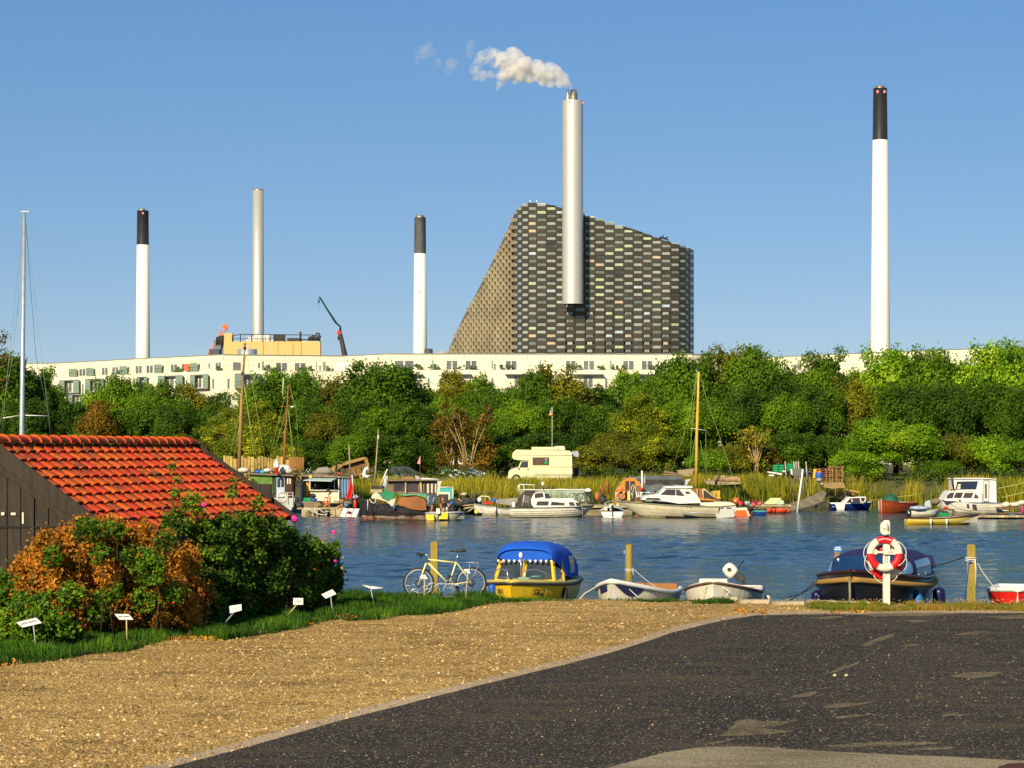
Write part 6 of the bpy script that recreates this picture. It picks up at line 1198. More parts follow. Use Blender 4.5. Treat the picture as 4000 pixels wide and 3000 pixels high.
m_cv=M('camper_cream',(.72,.66,.38),.45,0,.05,1); m_cv2=M('camper_stripe',(.42,.40,.26),.5)
slabpx(CV,'body',[(985,620),(1590,612),(1605,560),(1598,250),(1560,222),(800,208),(750,250),(735,310),(760,345),(840,360),(985,365)],m_cv,0,2.1,None,ZF)
slabpx(CV,'cab',[(680,600),(690,520),(730,490),(825,460),(865,378),(984,362),(984,640),(860,640),(850,590),(800,575),(750,590),(735,635),(675,632)],m_cv,.1,1.9,None,ZF)
slabpx(CV,'skirt',[(985,618),(1600,600),(1590,632),(1345,650),(1325,612),(1250,612),(1235,650),(985,648)],m_cv,.04,2.0,None,ZF)
slabpx(CV,'side_stripe',[(1095,552),(1600,556),(1600,592),(1095,585)],m_cv2,-.012,.02,None,ZF); slabpx(CV,'locker_door',[(992,520),(1095,520),(1095,616),(992,616)],M('camper_door',(.66,.60,.40),.5),-.03,.03,None,ZF)
tubes(CV,'moulding',[[(750,283),(1598,293)],[(985,455),(1598,458)]],.02,m_cv2,ZF,-.01)
slabpx(CV,'window_frame',[(1032,318),(1272,318),(1272,432),(1032,432)],m_wood,-.03,.04,None,ZF); winpx(CV,[[(1042,326),(1264,326),(1264,424),(1042,424)]],M('camper_pane',(.10,.055,.04),.15,0,.5,3,spec=.8),-.05,ZF)
winpx(CV,[[(845,462),(880,380),(966,378),(966,462)]],m_glass,.06,ZF); slabpx(CV,'sticker',[(1205,372),(1250,372),(1250,412),(1205,412)],m_green,-.075,.01,None,ZF); slabpx(CV,'sticker',[(1215,340),(1240,340),(1240,360),(1215,360)],m_purple,-.075,.01,None,ZF)
boxpx(CV,'roof_box',1020,170,1395,208,m_cv,.5,1.0,ZF); slabpx(CV,'roof_box',[(1400,210),(1340,158),(1480,155),(1502,180),(1498,215)],m_cloth,.6,.8,None,ZF); slabpx(CV,'rear_spoiler',[(1600,232),(1690,228),(1702,280),(1692,314),(1606,300)],m_greymetal,.8,.9,None,ZF)
tubes(CV,'rear_ladder',[[(1620,300),(1620,560)],[(1648,300),(1648,560)]]+[[(1620,y),(1648,y)]for y in range(320,560,40)],.02,m_greymetal,ZF,1.2); tubes(CV,'bicycle_carrier',[[(1610,480),(1690,480)],[(1690,440),(1700,590)],[(1610,560),(1700,560)]],.035,m_dark,ZF,1.2); slabpx(CV,'spare_wheel',[(1625,490),(1690,470),(1700,560),(1640,590)],m_dark,1.1,.3,None,ZF)
for x in(800,1290):
 mb=MB(); c=CV.p(*ZF(x,628),.22); mb.tube([c-Vector((0,.12,0)),c+Vector((0,.12,0))],.33,16); o=CV.part('wheel',mb,m_black); mb=MB(); mb.tube([c-Vector((0,.135,0)),c+Vector((0,.1,0))],.17,12); CV.part('hub_cap',mb,m_cv,o)
boxpx(CV,'bumper',672,600,735,632,m_white,-.02,1.9,ZF); boxpx(CV,'door_handle',960,482,975,505,m_black,.06,.05,ZF); tubes(CV,'wing_mirror',[[(825,478),(838,470)]],.07,m_black,ZF,-.05)
def car(name,label,Z,pts,glass,D,mat,px,extra=()):
 c=Far(name,label,'car',px,1880,D,'cars parked behind the reeds'); c.root.location.z=1.75; c.o.z=1.75; c.o.z=1.75
 slabpx(c,'body',pts,mat,0,1.65,None,Z); winpx(c,glass,m_glass,-.03,Z)
 xs=[p[0]for p in pts]; x0,x1=min(xs),max(xs); yb=max(p[1]for p in pts)
 for t in(.2,.8):
  mb=MB(); q=c.p(*Z(x0+(x1-x0)*t,yb)); mb.tube([(q.x,-.02,.30),(q.x,.22,.30)],.30,14); o=c.part('wheel',mb,m_black); mb=MB(); mb.tube([(q.x,-.03,.30),(q.x,.2,.30)],.16,10); c.part('rim',mb,m_greymetal,o)
 for f_ in extra:f_(c)
 return c
m_car1=M('dark_blue_car',(.07,.09,.12),.25,.3,.1,1,spec=.7); m_car2=M('white_car',(.62,.66,.62),.3,0,.05,1); m_car3=M('light_blue_car',(.30,.42,.52),.25,.3,.1,1,spec=.7)
car('parked_car','dark grey blue car with big windows, left of the small flag',ZE,[(320,760),(335,640),(350,560),(380,542),(560,540),(660,555),(760,620),(860,660),(900,700),(900,770)],[[(400,640),(392,580),(420,560),(520,555),(525,650)],[(535,650),(530,556),(620,560),(720,622),(730,655)]],168,m_car1,1590)
car('parked_car','white car with a green roof edge among the bushes',ZE,[(1180,770),(1200,690),(1215,610),(1260,590),(1450,590),(1560,620),(1640,690),(1650,770)],[[(1300,660),(1310,612),(1400,612),(1405,660)],[(1415,660),(1412,612),(1470,616),(1530,664)]],169,m_car2,1770,(lambda c:slabpx(c,'roof_edge',[(1212,600),(1255,583),(1410,583),(1410,600),(1262,604),(1220,622)],m_green,-.05,1.7,None,ZE),))
car('parked_car','light blue car seen behind the low twigs left of the camper van',ZE,[(1640,770),(1650,640),(1700,560),(1800,610),(1960,640),(2040,680),(2050,770)],[[(1660,620),(1705,568),(1780,612),(1785,630)]],170,m_car3,1870,(lambda c:slabpx(c,'headlight',[(1930,660),(1950,645),(1975,655),(1965,685),(1940,685)],m_ring,-.05,.05,None,ZE),))
tf=Far('pennant','small red and white flag on a thin stick above the reeds','flag',1640,1840,166); tf.root.location.z=1.75; tf.o.z=1.75; tubes(tf,'stick',[[(1641,1885),(1641,1781)]],.015,m_wood); slabpx(tf,'cloth',[(842,365),(850,365),(850,500),(792,488),(820,420)],M('pink_red_cloth',(.62,.28,.26),.8,0,.4,8),-.02,.02,None,ZE)
LA=Far('street_lamp','thin street lamp with a small orange bell shade among the trees','street lamp',2151,1700,171); LA.root.location.z=1.75; LA.o.z=1.75; mb=MB(); q=LA.p(2157,1600); mb.tube([(q.x,0,0),(q.x,0,q.z),(q.x,0,LA.p(2157,1592).z)],[.05,.035,.07],6); mb.tube([LA.p(2151,1601),LA.p(2151,1612),(q.x,0,LA.p(0,1609).z)],.03,5); LA.part('pole',mb,M('lamp_pole',(.45,.46,.36),.5)); mb=MB(); c=LA.p(2151.5,1622); mb.lathe([(.17,0),(.15,.09),(.09,.17),(.0001,.2)],14,c); LA.part('shade',mb,M('lamp_shade',(.62,.26,.08),.5))
FN=Far('board_fence','sunlit yellowish board fence under the yellow leaved trees','fence',975,1870,168); FN.root.location.z=1.75; FN.o.z=1.75; x=872; m_yb=M('sunlit_boards',(.42,.28,.08),.8,0,.4,3,bump=.3,objvar=.25,stretch=(2,1,.5))
while x<1128:mb=MB(); a=FN.p(x,1790+rnd.uniform(-12,12)); w=rnd.uniform(9,13); b=FN.p(x+w,1800); mb.slab([(a.x,0,0),(b.x,0,0),(b.x,0,a.z+rnd.uniform(-.05,.05)),(a.x,0,a.z)],(0,.03,0)); FN.part('plank',mb,m_yb); x+=w+2
SH=Far('board_screen','brown upright board screen between the reddish mast and the dark bushes','fence',1160,1870,162); SH.root.location.z=1.5; SH.o.z=1.5; x=1128
while x<1188:mb=MB(); a=SH.p(x,1786+rnd.uniform(-3,3)); b=SH.p(x+9,1786); mb.slab([(a.x,0,-.2),(b.x,0,-.2),(b.x,0,a.z),(a.x,0,a.z)],(0,.03,0)); SH.part('plank',mb,M('russet_boards',(.26,.12,.03),.8,0,.35,3,bump=.3,objvar=.2,stretch=(2,1,.5))); x+=10
SM=Far('sailing_boat','sailing boat behind the hut of which the tall silver mast and rigging show','sailing boat',88,2000,62); SM.root.location.z=0; SM.o.z=0; H=Hull(7.0,2.2,.9,1.2,.3,x0=-3.6); mb=MB(); H.shell(mb,18,7); SM.part('hull',mb,m_white); SM.part('deck',H.deck(),m_cream)
q0,q1=SM.p(85,1700),SM.p(95,832); d=q1-q0; b0=q0-d*((q0.z-1.0)/d.z); mb=MB(); mb.tube([b0,q0,q1],[.075,.07,.045],10); mb.box(q1+Vector((.02,0,.04)),(.22,.06,.03)); SM.part('mast',mb,m_greymetal)
mb=MB(); mb.tube([SM.p(12,1633,-.3),SM.p(84,1622)],.015,5); mb.tube([SM.p(84,1622),SM.p(190,1625,.3)],.015,5); SM.part('spreader',mb,m_white)
mb=MB()
for l in([(96,835,0),(190,1625,.3),(197,1720,.3)],[(92,835,0),(12,1633,-.3),(0,1720,-.3)],[(94,835,0),(70,1200,0),(45,1420,0),(-10,1700,-.6)],[(98,835,0),(140,1390,.5),(210,1720,1.0)],[(84,1622,0),(104,1720,.2)]):mb.tube([SM.p(*q)for q in l],.006,3)
SM.part('stay',mb,M('stay_wire',(.25,.30,.20),.5,.3))
GB=Far('houseboat','houseboat with a dark wooden cabin under a green tarpaulin, half behind the hut roof','houseboat',1080,2030,141); GB.root.location.z=0; GB.o.z=0
slabpx(GB,'tarpaulin',[(235,565),(600,572),(610,845),(560,850),(300,600)],M('olive_tarpaulin',(.10,.20,.02),.6,0,.4,1.2,bump=.6,bs=4),-.1,2.4,None,ZC); slabpx(GB,'cabin',[(600,572),(895,590),(885,860),(780,1010),(600,1000)],M('dark_cabin_boards',(.06,.022,.015),.7,0,.4,2,bump=.3),0,2.2,None,ZC); slabpx(GB,'door_frame',[(612,600),(785,596),(785,905),(612,905)],m_dark,-.04,.05,None,ZC)
slabpx(GB,'door',[(664,604),(780,602),(782,890),(664,890)],M('pale_blue_door',(.42,.50,.58),.6),-.08,.04,None,ZC); winpx(GB,[[(674,620),(715,620),(715,748),(674,748)],[(731,620),(770,620),(770,745),(731,745)]],m_glass,-.11,ZC); winpx(GB,[[(815,615),(835,610),(835,705),(815,705)],[(850,612),(872,615),(870,700),(850,705)]],m_cloth,-.05,ZC)
slabpx(GB,'roof',[(225,545),(905,572),(912,592),(225,566)],m_wood,-.3,2.8,None,ZC); slabpx(GB,'hull',[(560,905),(930,905),(900,1080),(600,1110)],M('grey_white_bulwark',(.42,.44,.40),.6,0,.2,2),-.5,2.8,None,ZC); tubes(GB,'railing',[[(820,830),(830,990)],[(900,815),(900,1000)],[(720,830),(905,830)],[(720,870),(905,870)]],.018,m_white,ZC,-.6)
lb2=Far('lifebuoy','old white lifebuoy leaning on the rail of the green tarpaulin houseboat','lifebuoy',1101,1942,139); mb=MB(); mb.torus((0,0,0),.30,.07,20,8,rot=Matrix.Rotation(.5,3,'Z')); lb2.part('ring',mb,m_lw)
for x,y,m_,r_ in((400,530,m_blue,.22),(460,530,m_tealg,.2),(190,520,m_cloth,.3),(530,505,m_white,.2),(570,490,m_purple,.15),(760,520,m_white,.45),(800,545,m_cloth,.4)):
 c=Far('bundle',{400:'light blue bundle on the houseboat roof',460:'teal bundle on the houseboat roof, right of the light blue one',190:'pale cloth bundle at the left end of the houseboat roof',530:'small white bundle left of the ice cream figure',570:'lilac bundle just left of the ice cream figure',760:'white basket like crate right of the ice cream figure',800:'pale folded cloth at the right end of the houseboat roof'}[x],'bundle',*ZC(x,y+28),141.5,'odds and ends on the houseboat roof'); mb=MB(); mb.ell((0,0,r_*.6),(r_*1.2,r_,r_*.6),6); c.part('cover',mb,m_)
IC=Far('ice_cream_sculpture','big white soft ice sculpture in a red cone standing on the houseboat roof','sculpture',*ZC(664,560),140.4); mb=MB(); k=IC.k(); mb.lathe([(.16,0),(.22,.55),(.30,.62),(.28,.72),(.0001,.72)],16); IC.part('cone',mb,m_red)
mb=MB(); L=[(.40,.80),(.36,1.0),(.29,1.17),(.20,1.32),(.11,1.45)]
for i,(R_,z_)in enumerate(L):mb.ell((.02*(-1)**i,0,z_),(R_,R_,.15),7)
mb.lathe([(.1,1.45),(.05,1.6),(.0001,1.72)],10); IC.part('swirl',mb,m_white); IC.root.scale=(.56,.56,.56)
def mast(label,pts,r0,r1,D,mat,extra,name='mast'):
 m_=Far(name,label,'mast',pts[0][0],pts[0][1],D); mb=MB(); n=len(pts); mb.tube([m_.p(*q)for q in pts],[r0+(r1-r0)*i/(n-1)for i in range(n)],8); m_.part('spar',mb,mat); extra(m_); return m_
m_mw=M('weathered_mast',(.30,.18,.06),.8,0,.5,3,bump=.4,stretch=(1,1,.2)); m_mr=M('reddish_mast',(.28,.10,.035),.7,0,.3,3); m_my=M('yellow_varnish',(.62,.40,.05),.4,0,.15,2); m_line=M('lit_rigging',(.30,.36,.08),.7)
def ex1(m_):
 tubes(m_,'stay',[[(952,1560),(905,1850)],[(955,1500),(1000,1850)],[(953,1510),(1012,1850)],[(985,1500),(1045,1850)],[(950,1560),(880,1850)],[(955,1345),(985,1500)]],.012,m_line); mb=MB(); mb.box(m_.p(946,1459),(.12,.2,.2)); mb.box(m_.p(957,1344),(.16,.1,.1)); mb.ell(m_.p(956,1360),(.1,.1,.15),5); m_.part('mast_fitting',mb,m_dark)
mast('thick weathered brown mast leaning slightly, above the right slope of the tiled roof',[(932,1860),(938,1700),(944,1560),(951,1440),(957,1343)],.13,.055,143,m_mw,ex1)
def ex2(m_):
 tubes(m_,'stay',[[(1131,1505),(1157,1600),(1172,1850)],[(1125,1600),(1160,1860)],[(1128,1600),(1148,1860)],[(1112,1550),(1050,1800)],[(1120,1600),(1060,1800)],[(1118,1640),(1095,1800)]],.011,m_line); tubes(m_,'crosstree',[[(1090,1589),(1147,1589)],[(1112,1551),(1134,1552)]],.02,m_mr); mb=MB(); mb.ell(m_.p(1142,1589),(.14,.06,.05),5); m_.part('mast_light',mb,m_white); tubes(m_,'whip_aerial',[[(1104,1549),(1107,1475)]],.025,m_white)
mast('thin reddish mast with a small crosstree and a white aerial',[(1108,1830),(1112,1740),(1118,1660),(1123,1580),(1126,1504)],.075,.04,144,m_mr,ex2)
def ex3(m_):
 tubes(m_,'stay',[[(2723,1448),(2690,1640),(2620,1850)],[(2722,1450),(2702,1676),(2690,1890)],[(2732,1452),(2760,1560),(2840,1790),(2890,1960),(2905,1990)],[(2757,1680),(2758,1800),(2765,1880)],[(2735,1720),(2762,1870)],[(2717,1700),(2695,1830)]],.013,m_line); tubes(m_,'spreader',[[(2701,1673),(2755,1681)]],.02,m_white); tubes(m_,'masthead',[[(2719,1437),(2719,1452),(2735,1452)]],.015,m_steel)
mast('tall yellow varnished mast with a spreader, behind the cream motor cruiser',[(2719,1900),(2722,1700),(2727,1550),(2729,1452)],.11,.075,152,m_my,ex3)
mast('short pale pole in front of the wooden wreck',[(1368,1845),(1363,1738)],.05,.035,148,M('grey_wood_pole',(.36,.28,.16),.8),lambda m_:None,'pole')
mast('pale pole with a small top knob above the barge bow',[(1462,1895),(1470,1800),(1478,1676)],.06,.03,145,M('grey_wood_pole',(.36,.28,.16),.8),lambda m_:tubes(m_,'fitting',[[(1476,1720),(1478,1700)]],.05,m_white),'pole')
mast('short white oar like pole leaning beside the barge cabin',[(1486,1896),(1513,1833)],.035,.04,143,m_white,lambda m_:None,'pole')
SB=Far('shop_houseboat','shabby open fronted houseboat kitchen with a raised hatch and a blue side','houseboat',1235,2030,143); SB.root.location.z=0; SB.o.z=0
slabpx(SB,'back_wall',[(430,620),(1260,620),(1260,1150),(430,1150)],M('cream_inner_wall',(.55,.50,.30),.7,0,.15,1),.9,.1,None,ZD); slabpx(SB,'roof',[(350,598),(500,572),(850,560),(1230,610),(1530,625),(1530,645),(1200,640),(350,612)],m_wood,-.25,2.6,None,ZD); slabpx(SB,'roof_gable',[(470,625),(800,575),(1240,628),(1240,650),(470,650)],m_cream,-.05,.1,None,ZD)
slabpx(SB,'floor',[(400,1150),(1560,1150),(1560,1190),(400,1190)],m_wood,-.9,3.0,None,ZD); slabpx(SB,'counter',[(620,915),(1215,912),(1215,1140),(620,1140)],m_cream,.1,.8,None,ZD); slabpx(SB,'counter_top',[(600,905),(1225,902),(1225,918),(600,920)],m_white,-.1,1.0,None,ZD)
slabpx(SB,'left_wall',[(440,630),(600,640),(600,1080),(440,1080)],M('weathered_panel',(.36,.33,.27),.8,0,.3,2),.5,.08,None,ZD); slabpx(SB,'kitchen_dark',[(640,715),(1210,705),(1210,900),(640,905)],M('dim_interior',(.10,.085,.05),.8,0,.9,3),.8,.05,None,ZD)
for x in(412,1232):slabpx(SB,'corner_post',[(x-10,630),(x+12,630),(x+8,1200 if x<500 else 1150),(x-12,1200 if x<500 else 1150)],m_white,-.1,.12,None,ZD)
for x in(610,1140):slabpx(SB,'inner_post',[(x-8,700),(x+8,700),(x+8,910),(x-8,910)],m_white,.05,.1,None,ZD)
mb=MB(); mb.slab([SB.p(*ZD(470,690),-1.0),SB.p(*ZD(1080,708),-1.0),SB.p(*ZD(1210,645),0),SB.p(*ZD(660,640),0)],(0,0,-.05)); SB.part('raised_hatch',mb,M('pale_teal_hatch',(.38,.50,.46),.6)); slabpx(SB,'yellow_curtain',[(540,735),(590,770),(592,1040),(525,1040)],M('amber_cloth',(.75,.36,.02),.8,0,.2,4),.2,.04,None,ZD); slabpx(SB,'yellow_sign',[(582,600),(620,588),(665,610),(640,645),(598,640)],m_yellow,-.3,.05,None,ZD)
mb=MB(); a_=[ZD(1270,655),ZD(1490,660),ZD(1480,1070),ZD(1290,1070)]
mb.grid(lambda u,v:SB.p(*((a_[0][0]*(1-u)+a_[1][0]*u)*(1-v)+(a_[3][0]*(1-u)+a_[2][0]*u)*v,(a_[0][1]*(1-u)+a_[1][1]*u)*(1-v)+(a_[3][1]*(1-u)+a_[2][1]*u)*v),-.1+.06*math.sin(u*22)),26,3); SB.part('blue_curtain',mb,M('faded_blue_cloth',(.13,.24,.38),.85,0,.35,2.5))
q=random.Random(9)
mb=MB()
for i in range(30):x=q.uniform(650,1200); y=q.uniform(740,900); c=SB.p(*ZD(x,y),.6); mb.box(c,(q.uniform(.05,.25),.15,q.uniform(.08,.35)))
o=SB.part('kitchen_gear',mb,m_dark); o['kind']='stuff'
mb=MB(); mb.tube([SB.p(*ZD(1080,760),-.2),SB.p(*ZD(1000,900),-.2),SB.p(*ZD(950,970),-.2)],[.04,.07,.02],5); SB.part('hanging_cloth',mb,m_dark)
mb=MB(); mb.torus(SB.p(*ZD(375,780),-.2),.15,.04,14,6); SB.part('ring_fender',mb,m_white)
rm=Far('roof_clutter','grey tarpaulin roll, ladder and branches lying on the shop houseboat roof','clutter',*ZD(900,575),144); mb=MB(); mb.tube([rm.p(*ZD(710,555)),rm.p(*ZD(800,500)),rm.p(*ZD(980,490)),rm.p(*ZD(1100,530))],[.08,.22,.26,.1],8); rm.part('tarpaulin_roll',mb,M('grey_canvas',(.26,.24,.20),.8)); tubes(rm,'branches',[[(490,560),(565,435)],[(560,560),(640,410)],[(600,560),(560,490)],[(640,560),(720,480)],[(400,545),(500,545)]],.02,m_greymetal,ZD)
tubes(rm,'ladder',[[(1000,510),(1690,585)],[(1000,560),(1640,605)]]+[[(x,512+(x-1000)*.11),(x-8,560+(x-1000)*.07)]for x in range(1010,1680,70)],.018,m_wood,ZD); boxpx(rm,'red_cloth',1205,525,1265,560,m_red,-.1,.2,ZD)
HS=Far('carousel_horse','white carved horse head figure mounted at the end of the ladder boom','figure',*ZD(1800,620),143.5); mb=MB()
mb.tube([HS.p(*ZD(*q_))for q_ in((1790,640),(1785,560),(1795,490),(1825,440),(1850,415))],[.14,.13,.10,.085,.06],8); mb.tube([HS.p(*ZD(*q_))for q_ in((1820,425),(1855,445),(1890,480))],[.075,.07,.04],8); mb.tube([HS.p(*ZD(1845,420)),HS.p(*ZD(1862,392))],[.03,.008],5); mb.tube([HS.p(*ZD(1790,610)),HS.p(*ZD(1850,620)),HS.p(*ZD(1905,600))],[.13,.11,.04],7); HS.part('head',mb,m_white); tubes(HS,'boom',[[(1850,630),(1960,755)],[(1880,600),(2000,600)]],.045,m_wood,ZD)
mb=MB(); c=HS.p(*ZD(1740,610)); mb.torus(c,.14,.045,16,6); HS.part('barrel_ring',mb,M('ochre_ring',(.45,.28,.05),.6));
RF=Far('red_flag','big red flag hanging from a leaning white pole','flag',*ZD(1550,1000),141.5); tubes(RF,'pole',[[(1522,590),(1552,1010)]],.04,m_white,ZD)
mb=MB(); ed_=[(1505,640),(1470,700),(1430,930),(1385,1095)]; e2_=[(1525,640),(1532,740),(1540,900),(1500,1090)]
def flagpt(u,v):
 t=v*3; i=min(2,int(t)); f=t-i; a=[ed_[i][k_]*(1-f)+ed_[i+1][k_]*f for k_ in(0,1)]; b=[e2_[i][k_]*(1-f)+e2_[i+1][k_]*f for k_ in(0,1)]; return RF.p(*ZD(a[0]*(1-u)+b[0]*u,a[1]*(1-u)+b[1]*u),.08*math.sin(u*9+v*3))
mb.grid(flagpt,14,12); RF.part('cloth',mb,M('flag_red',(.75,.02,.02),.75,0,.12,3)); tf_=0
WR=Far('boat_wreck','brown wooden boat wreck tilted upwards behind the shop houseboat','boat wreck',*ZC(1780,600),150); m_wr=M('ochre_boards',(.30,.18,.06),.85,0,.35,2,bump=.4); slabpx(WR,'top_strake',[(1215,530),(1400,490),(1580,400),(1900,318),(1950,312),(1930,350),(1620,440),(1500,530)],m_wr,-.1,.25,None,ZC)
slabpx(WR,'side',[(1625,440),(1930,350),(1990,420),(1960,560),(1800,590),(1640,560)],M('ochre_boards_dark',(.20,.11,.035),.85,0,.4,2,bump=.4),.25,.5,None,ZC); slabpx(WR,'stem',[(1925,340),(1965,318),(2000,430),(1985,560),(1955,470)],m_wr,-.05,.5,None,ZC)
for x,y0,y1 in((1785,395,540),(1700,430,560),(1860,370,500)):tubes(WR,'rib',[[(x,y0),(x+25,y1)]],.03,m_wood,ZC,.2)
slabpx(WR,'inside',[(1630,445),(1660,438),(1665,540),(1635,540)],m_dark,.18,.05,None,ZC); tubes(WR,'nail_peg',[[(1510,405),(1525,430)],[(1590,380),(1605,400)]],.03,m_cloth,ZC,-.15)
RA=Far('raft','raft of pale planks and old timbers carrying the shop houseboat','raft',1240,2027,139.5); RA.root.location.z=0; RA.o.z=0; m_rp=M('raft_planks',(.42,.33,.19),.85,0,.4,2,bump=.4,objvar=.2)
for i in range(7):x0=1178+i*22.5; boxpx(RA,'plank',x0,1988+(i%2)*2,x0+20,2018+(i*3)%5,m_rp if i not in(3,4)else m_dark,-.05*(i%2),.2)
boxpx(RA,'deck',1160,1984,1345,1989,m_rp,0,4.5); boxpx(RA,'float',1180,2012,1330,2030,m_dark,.5,3.5)
for x in(1203,1240,1275):tubes(RA,'pile',[[(x,2028),(x,1992)]],.05,m_rp,None,-.25)
mb=MB(); mb.torus(RA.p(*ZD(595,1435),-.3),.24,.04,18,6)
for a in range(0,6):c=RA.p(*ZD(595,1435),-.3); mb.tube([c,c+Vector((math.cos(a)*.24,0,math.sin(a)*.24))],.015,4)
RA.part('wheel',mb,m_rp); tubes(RA,'rope_tangle',[[(480,1290),(560,1340),(620,1300),(700,1340),(780,1300),(900,1390),(1040,1370)],[(470,1340),(540,1290),(660,1350),(760,1420),(880,1440),(960,1440),(965,1530)],[(700,1290),(770,1330),(780,1420)]],.03,m_cloth,ZD,-.35)
def crate(Z,x0,y0,x1,y1,D,mat,label,grp=None,name='crate',n=4,th=.4):
 c=Far(name,label,'crate',*Z((x0+x1)/2,y1),D,grp); w=c.p(*Z(x1,y1)).x-c.p(*Z(x0,y1)).x; h=c.p(*Z(x0,y0)).z; mb=MB(); t=.025
 mb.box((0,th/2,t/2),(w,th,t))
 for k in range(3):z_=h*(.2+.36*k); mb.box((0,0,z_),(w,t,h*.2)); mb.box((0,th,z_),(w,t,h*.2)); mb.box((-w/2+t/2,th/2,z_),(t,th,h*.2)); mb.box((w/2-t/2,th/2,z_),(t,th,h*.2))
 for k in range(n+1):x=-w/2+w*k/n; mb.box((x,-.004,h/2),(.03,t,h)); mb.box((x,th+.004,h/2),(.03,t,h))
 c.part('shell',mb,mat); return c
crate(ZD,480,1080,615,1165,140.5,m_green,'green bottle crate on the barrow in front of the shop houseboat')
def lump(label,Z,x,y,rx,rz,D,mat,name='sack',cat='bag',grp=None):
 c=Far(name,label,cat,*Z(x,y+rz),D,grp); k=c.k(); kk={ZD:.18083,ZC:.27125,ZE:.22604,ZF:.27125,ZG:.27125,ZH:.27125,ZI:.27125}[Z]; a,b=rx*kk/k,rz*kk/k; q=random.Random(x); n=7; mb=MB(); mb.ell((0,0,b),(a,min(a,.4),b),7)
 mb.v=[tuple(Vector(v)*(1+.10*math.sin(v[0]*13+v[2]*17+x)))for v in mb.v]; c.part('cover',mb,mat); return c
lump('blue plastic bag beside the green crate on the barrow',ZD,700,1120,70,38,140.6,m_blue); lump('black bag on the shop counter front',ZD,690,1030,60,55,141.4,m_dark); lump('dark tarpaulin heap left of the barrow',ZD,370,1240,110,80,140.4,m_dark,'tarpaulin_heap','heap')
BW=Far('barrow','flat wooden barrow box in front of the shop houseboat','barrow',*ZD(650,1290),140.3); slabpx(BW,'tray',[(460,1180),(820,1175),(860,1230),(720,1290),(500,1290)],m_wood,0,.8,None,ZD); slabpx(BW,'tray_rim',[(450,1172),(735,1182),(735,1195),(450,1190)],m_rp,-.03,.85,None,ZD)
RC=Far('fuel_pump','small red cabinet like an old fuel pump by the shop counter','cabinet',*ZD(955,1230),140.6); boxpx(RC,'body',928,1060,990,1230,m_red,0,.35,ZD); boxpx(RC,'panel',936,1090,982,1135,m_white,-.02,.02,ZD); boxpx(RC,'sticker',940,1160,972,1190,m_yellow,-.02,.02,ZD)
CH=Far('folding_chair','wooden folding chair standing at the right of the red cabinet','chair',*ZD(1040,1290),140.4); tubes(CH,'frame',[[(1010,990),(1040,1290)],[(1045,1040),(1020,1290)],[(900,1280),(1010,1200)],[(1180,1285),(1320,1215)],[(1310,1210),(1310,1300)]],.035,M('orange_wood',(.50,.22,.06),.7),ZD); boxpx(CH,'seat',1050,1160,1230,1180,m_rp,0,.5,ZD)
boxpx(CH,'seat_box',1060,1090,1130,1160,m_cream,.1,.4,ZD)
lump('brown cardboard sheet leaning at the right of the chair',ZD,1300,1150,60,60,141,m_wr,'cardboard','cardboard'); lump('lilac basin on the raft under the red flag',ZD,1600,1060,75,50,141,m_purple,'basin','basin'); lump('blue canister next to the white tank',ZD,1400,1235,60,48,139.8,M('dull_blue',(.09,.18,.40),.6),'canister','canister')
EX=Far('gas_bottle','small red gas bottle behind the white tank','gas bottle',*ZD(1587,1285),139.6); mb=MB(); mb.lathe([(.10,0),(.11,.1),(.11,.35),(.06,.45),(.03,.5),(.0001,.5)],12); EX.part('body',mb,m_red); mb=MB(); mb.tube([(0,0,.5),(0,0,.78)],.03,6); EX.part('valve',mb,m_tarpg)
TK=Far('float_tank','white caged plastic tank floating on its side with a round dark cap','tank',*ZD(1450,1550),138.2); TK.root.location.z=0; TK.o.z=0; P=lambda x,y,dy=0:TK.p(*ZD(x,y),dy)
mb=MB(); A_=[P(1240,1500),P(1610,1510),P(1690,1310,.8),P(1320,1300,.8)]; mb.slab(A_,(0,0,-.3)); TK.part('body',mb,m_tank)
mb=MB(); up=Vector((0,-.01,.02))
for t in(0,.33,.66,1):mb.tube([A_[0].lerp(A_[1],t)+up,A_[3].lerp(A_[2],t)+up],.018,4); mb.tube([A_[0].lerp(A_[1],t)+up,A_[0].lerp(A_[1],t)+Vector((0,-.02,-.3))],.015,4)
for t in np.linspace(0,1,9):mb.tube([A_[0].lerp(A_[1],t)+up,A_[0].lerp(A_[1],t)+Vector((0,-.02,-.3))],.012,4)
mb.tube([A_[0]+up,A_[1]+up],.02,4); TK.part('cage',mb,m_greymetal); c=(A_[0]+A_[1]+A_[2]+A_[3])/4; nrm=(A_[1]-A_[0]).cross(A_[3]-A_[0]).normalized(); mb=MB(); mb.lathe([(.0001,.05),(.12,.05),(.14,0)],14,c,rot=nrm.to_track_quat('Z','Y').to_matrix()); TK.part('cap',mb,M('dark_red_cap',(.10,.01,.01),.5))
BG=side_boat('barge','old black barge with a rusty waterline, a wooden cabin and green tarpaulins','barge',1668,1398,1988,1945,2033,3.2,zband('barge_hull_paint',((.34,.06,.012),(.50,.42,.30)),((.016,.014,.020),(.035,.028,.03)),.24,.1),None,None,m_wood,m_dark,draft=.3,tw=.9,pw=3.2,dip=.0,flare=.05,tm=.6)
BG.D-=1.55
slabpx(BG,'rust_panel',[(430,1185),(440,1130),(500,1080),(640,1045),(760,1045),(880,1080),(940,1150),(950,1290),(880,1300),(700,1280),(560,1230)],M('rust_brown_steel',(.20,.06,.018),.7,0,.5,1.2,col2=(.34,.13,.03)),-.05,.1,None,ZE)
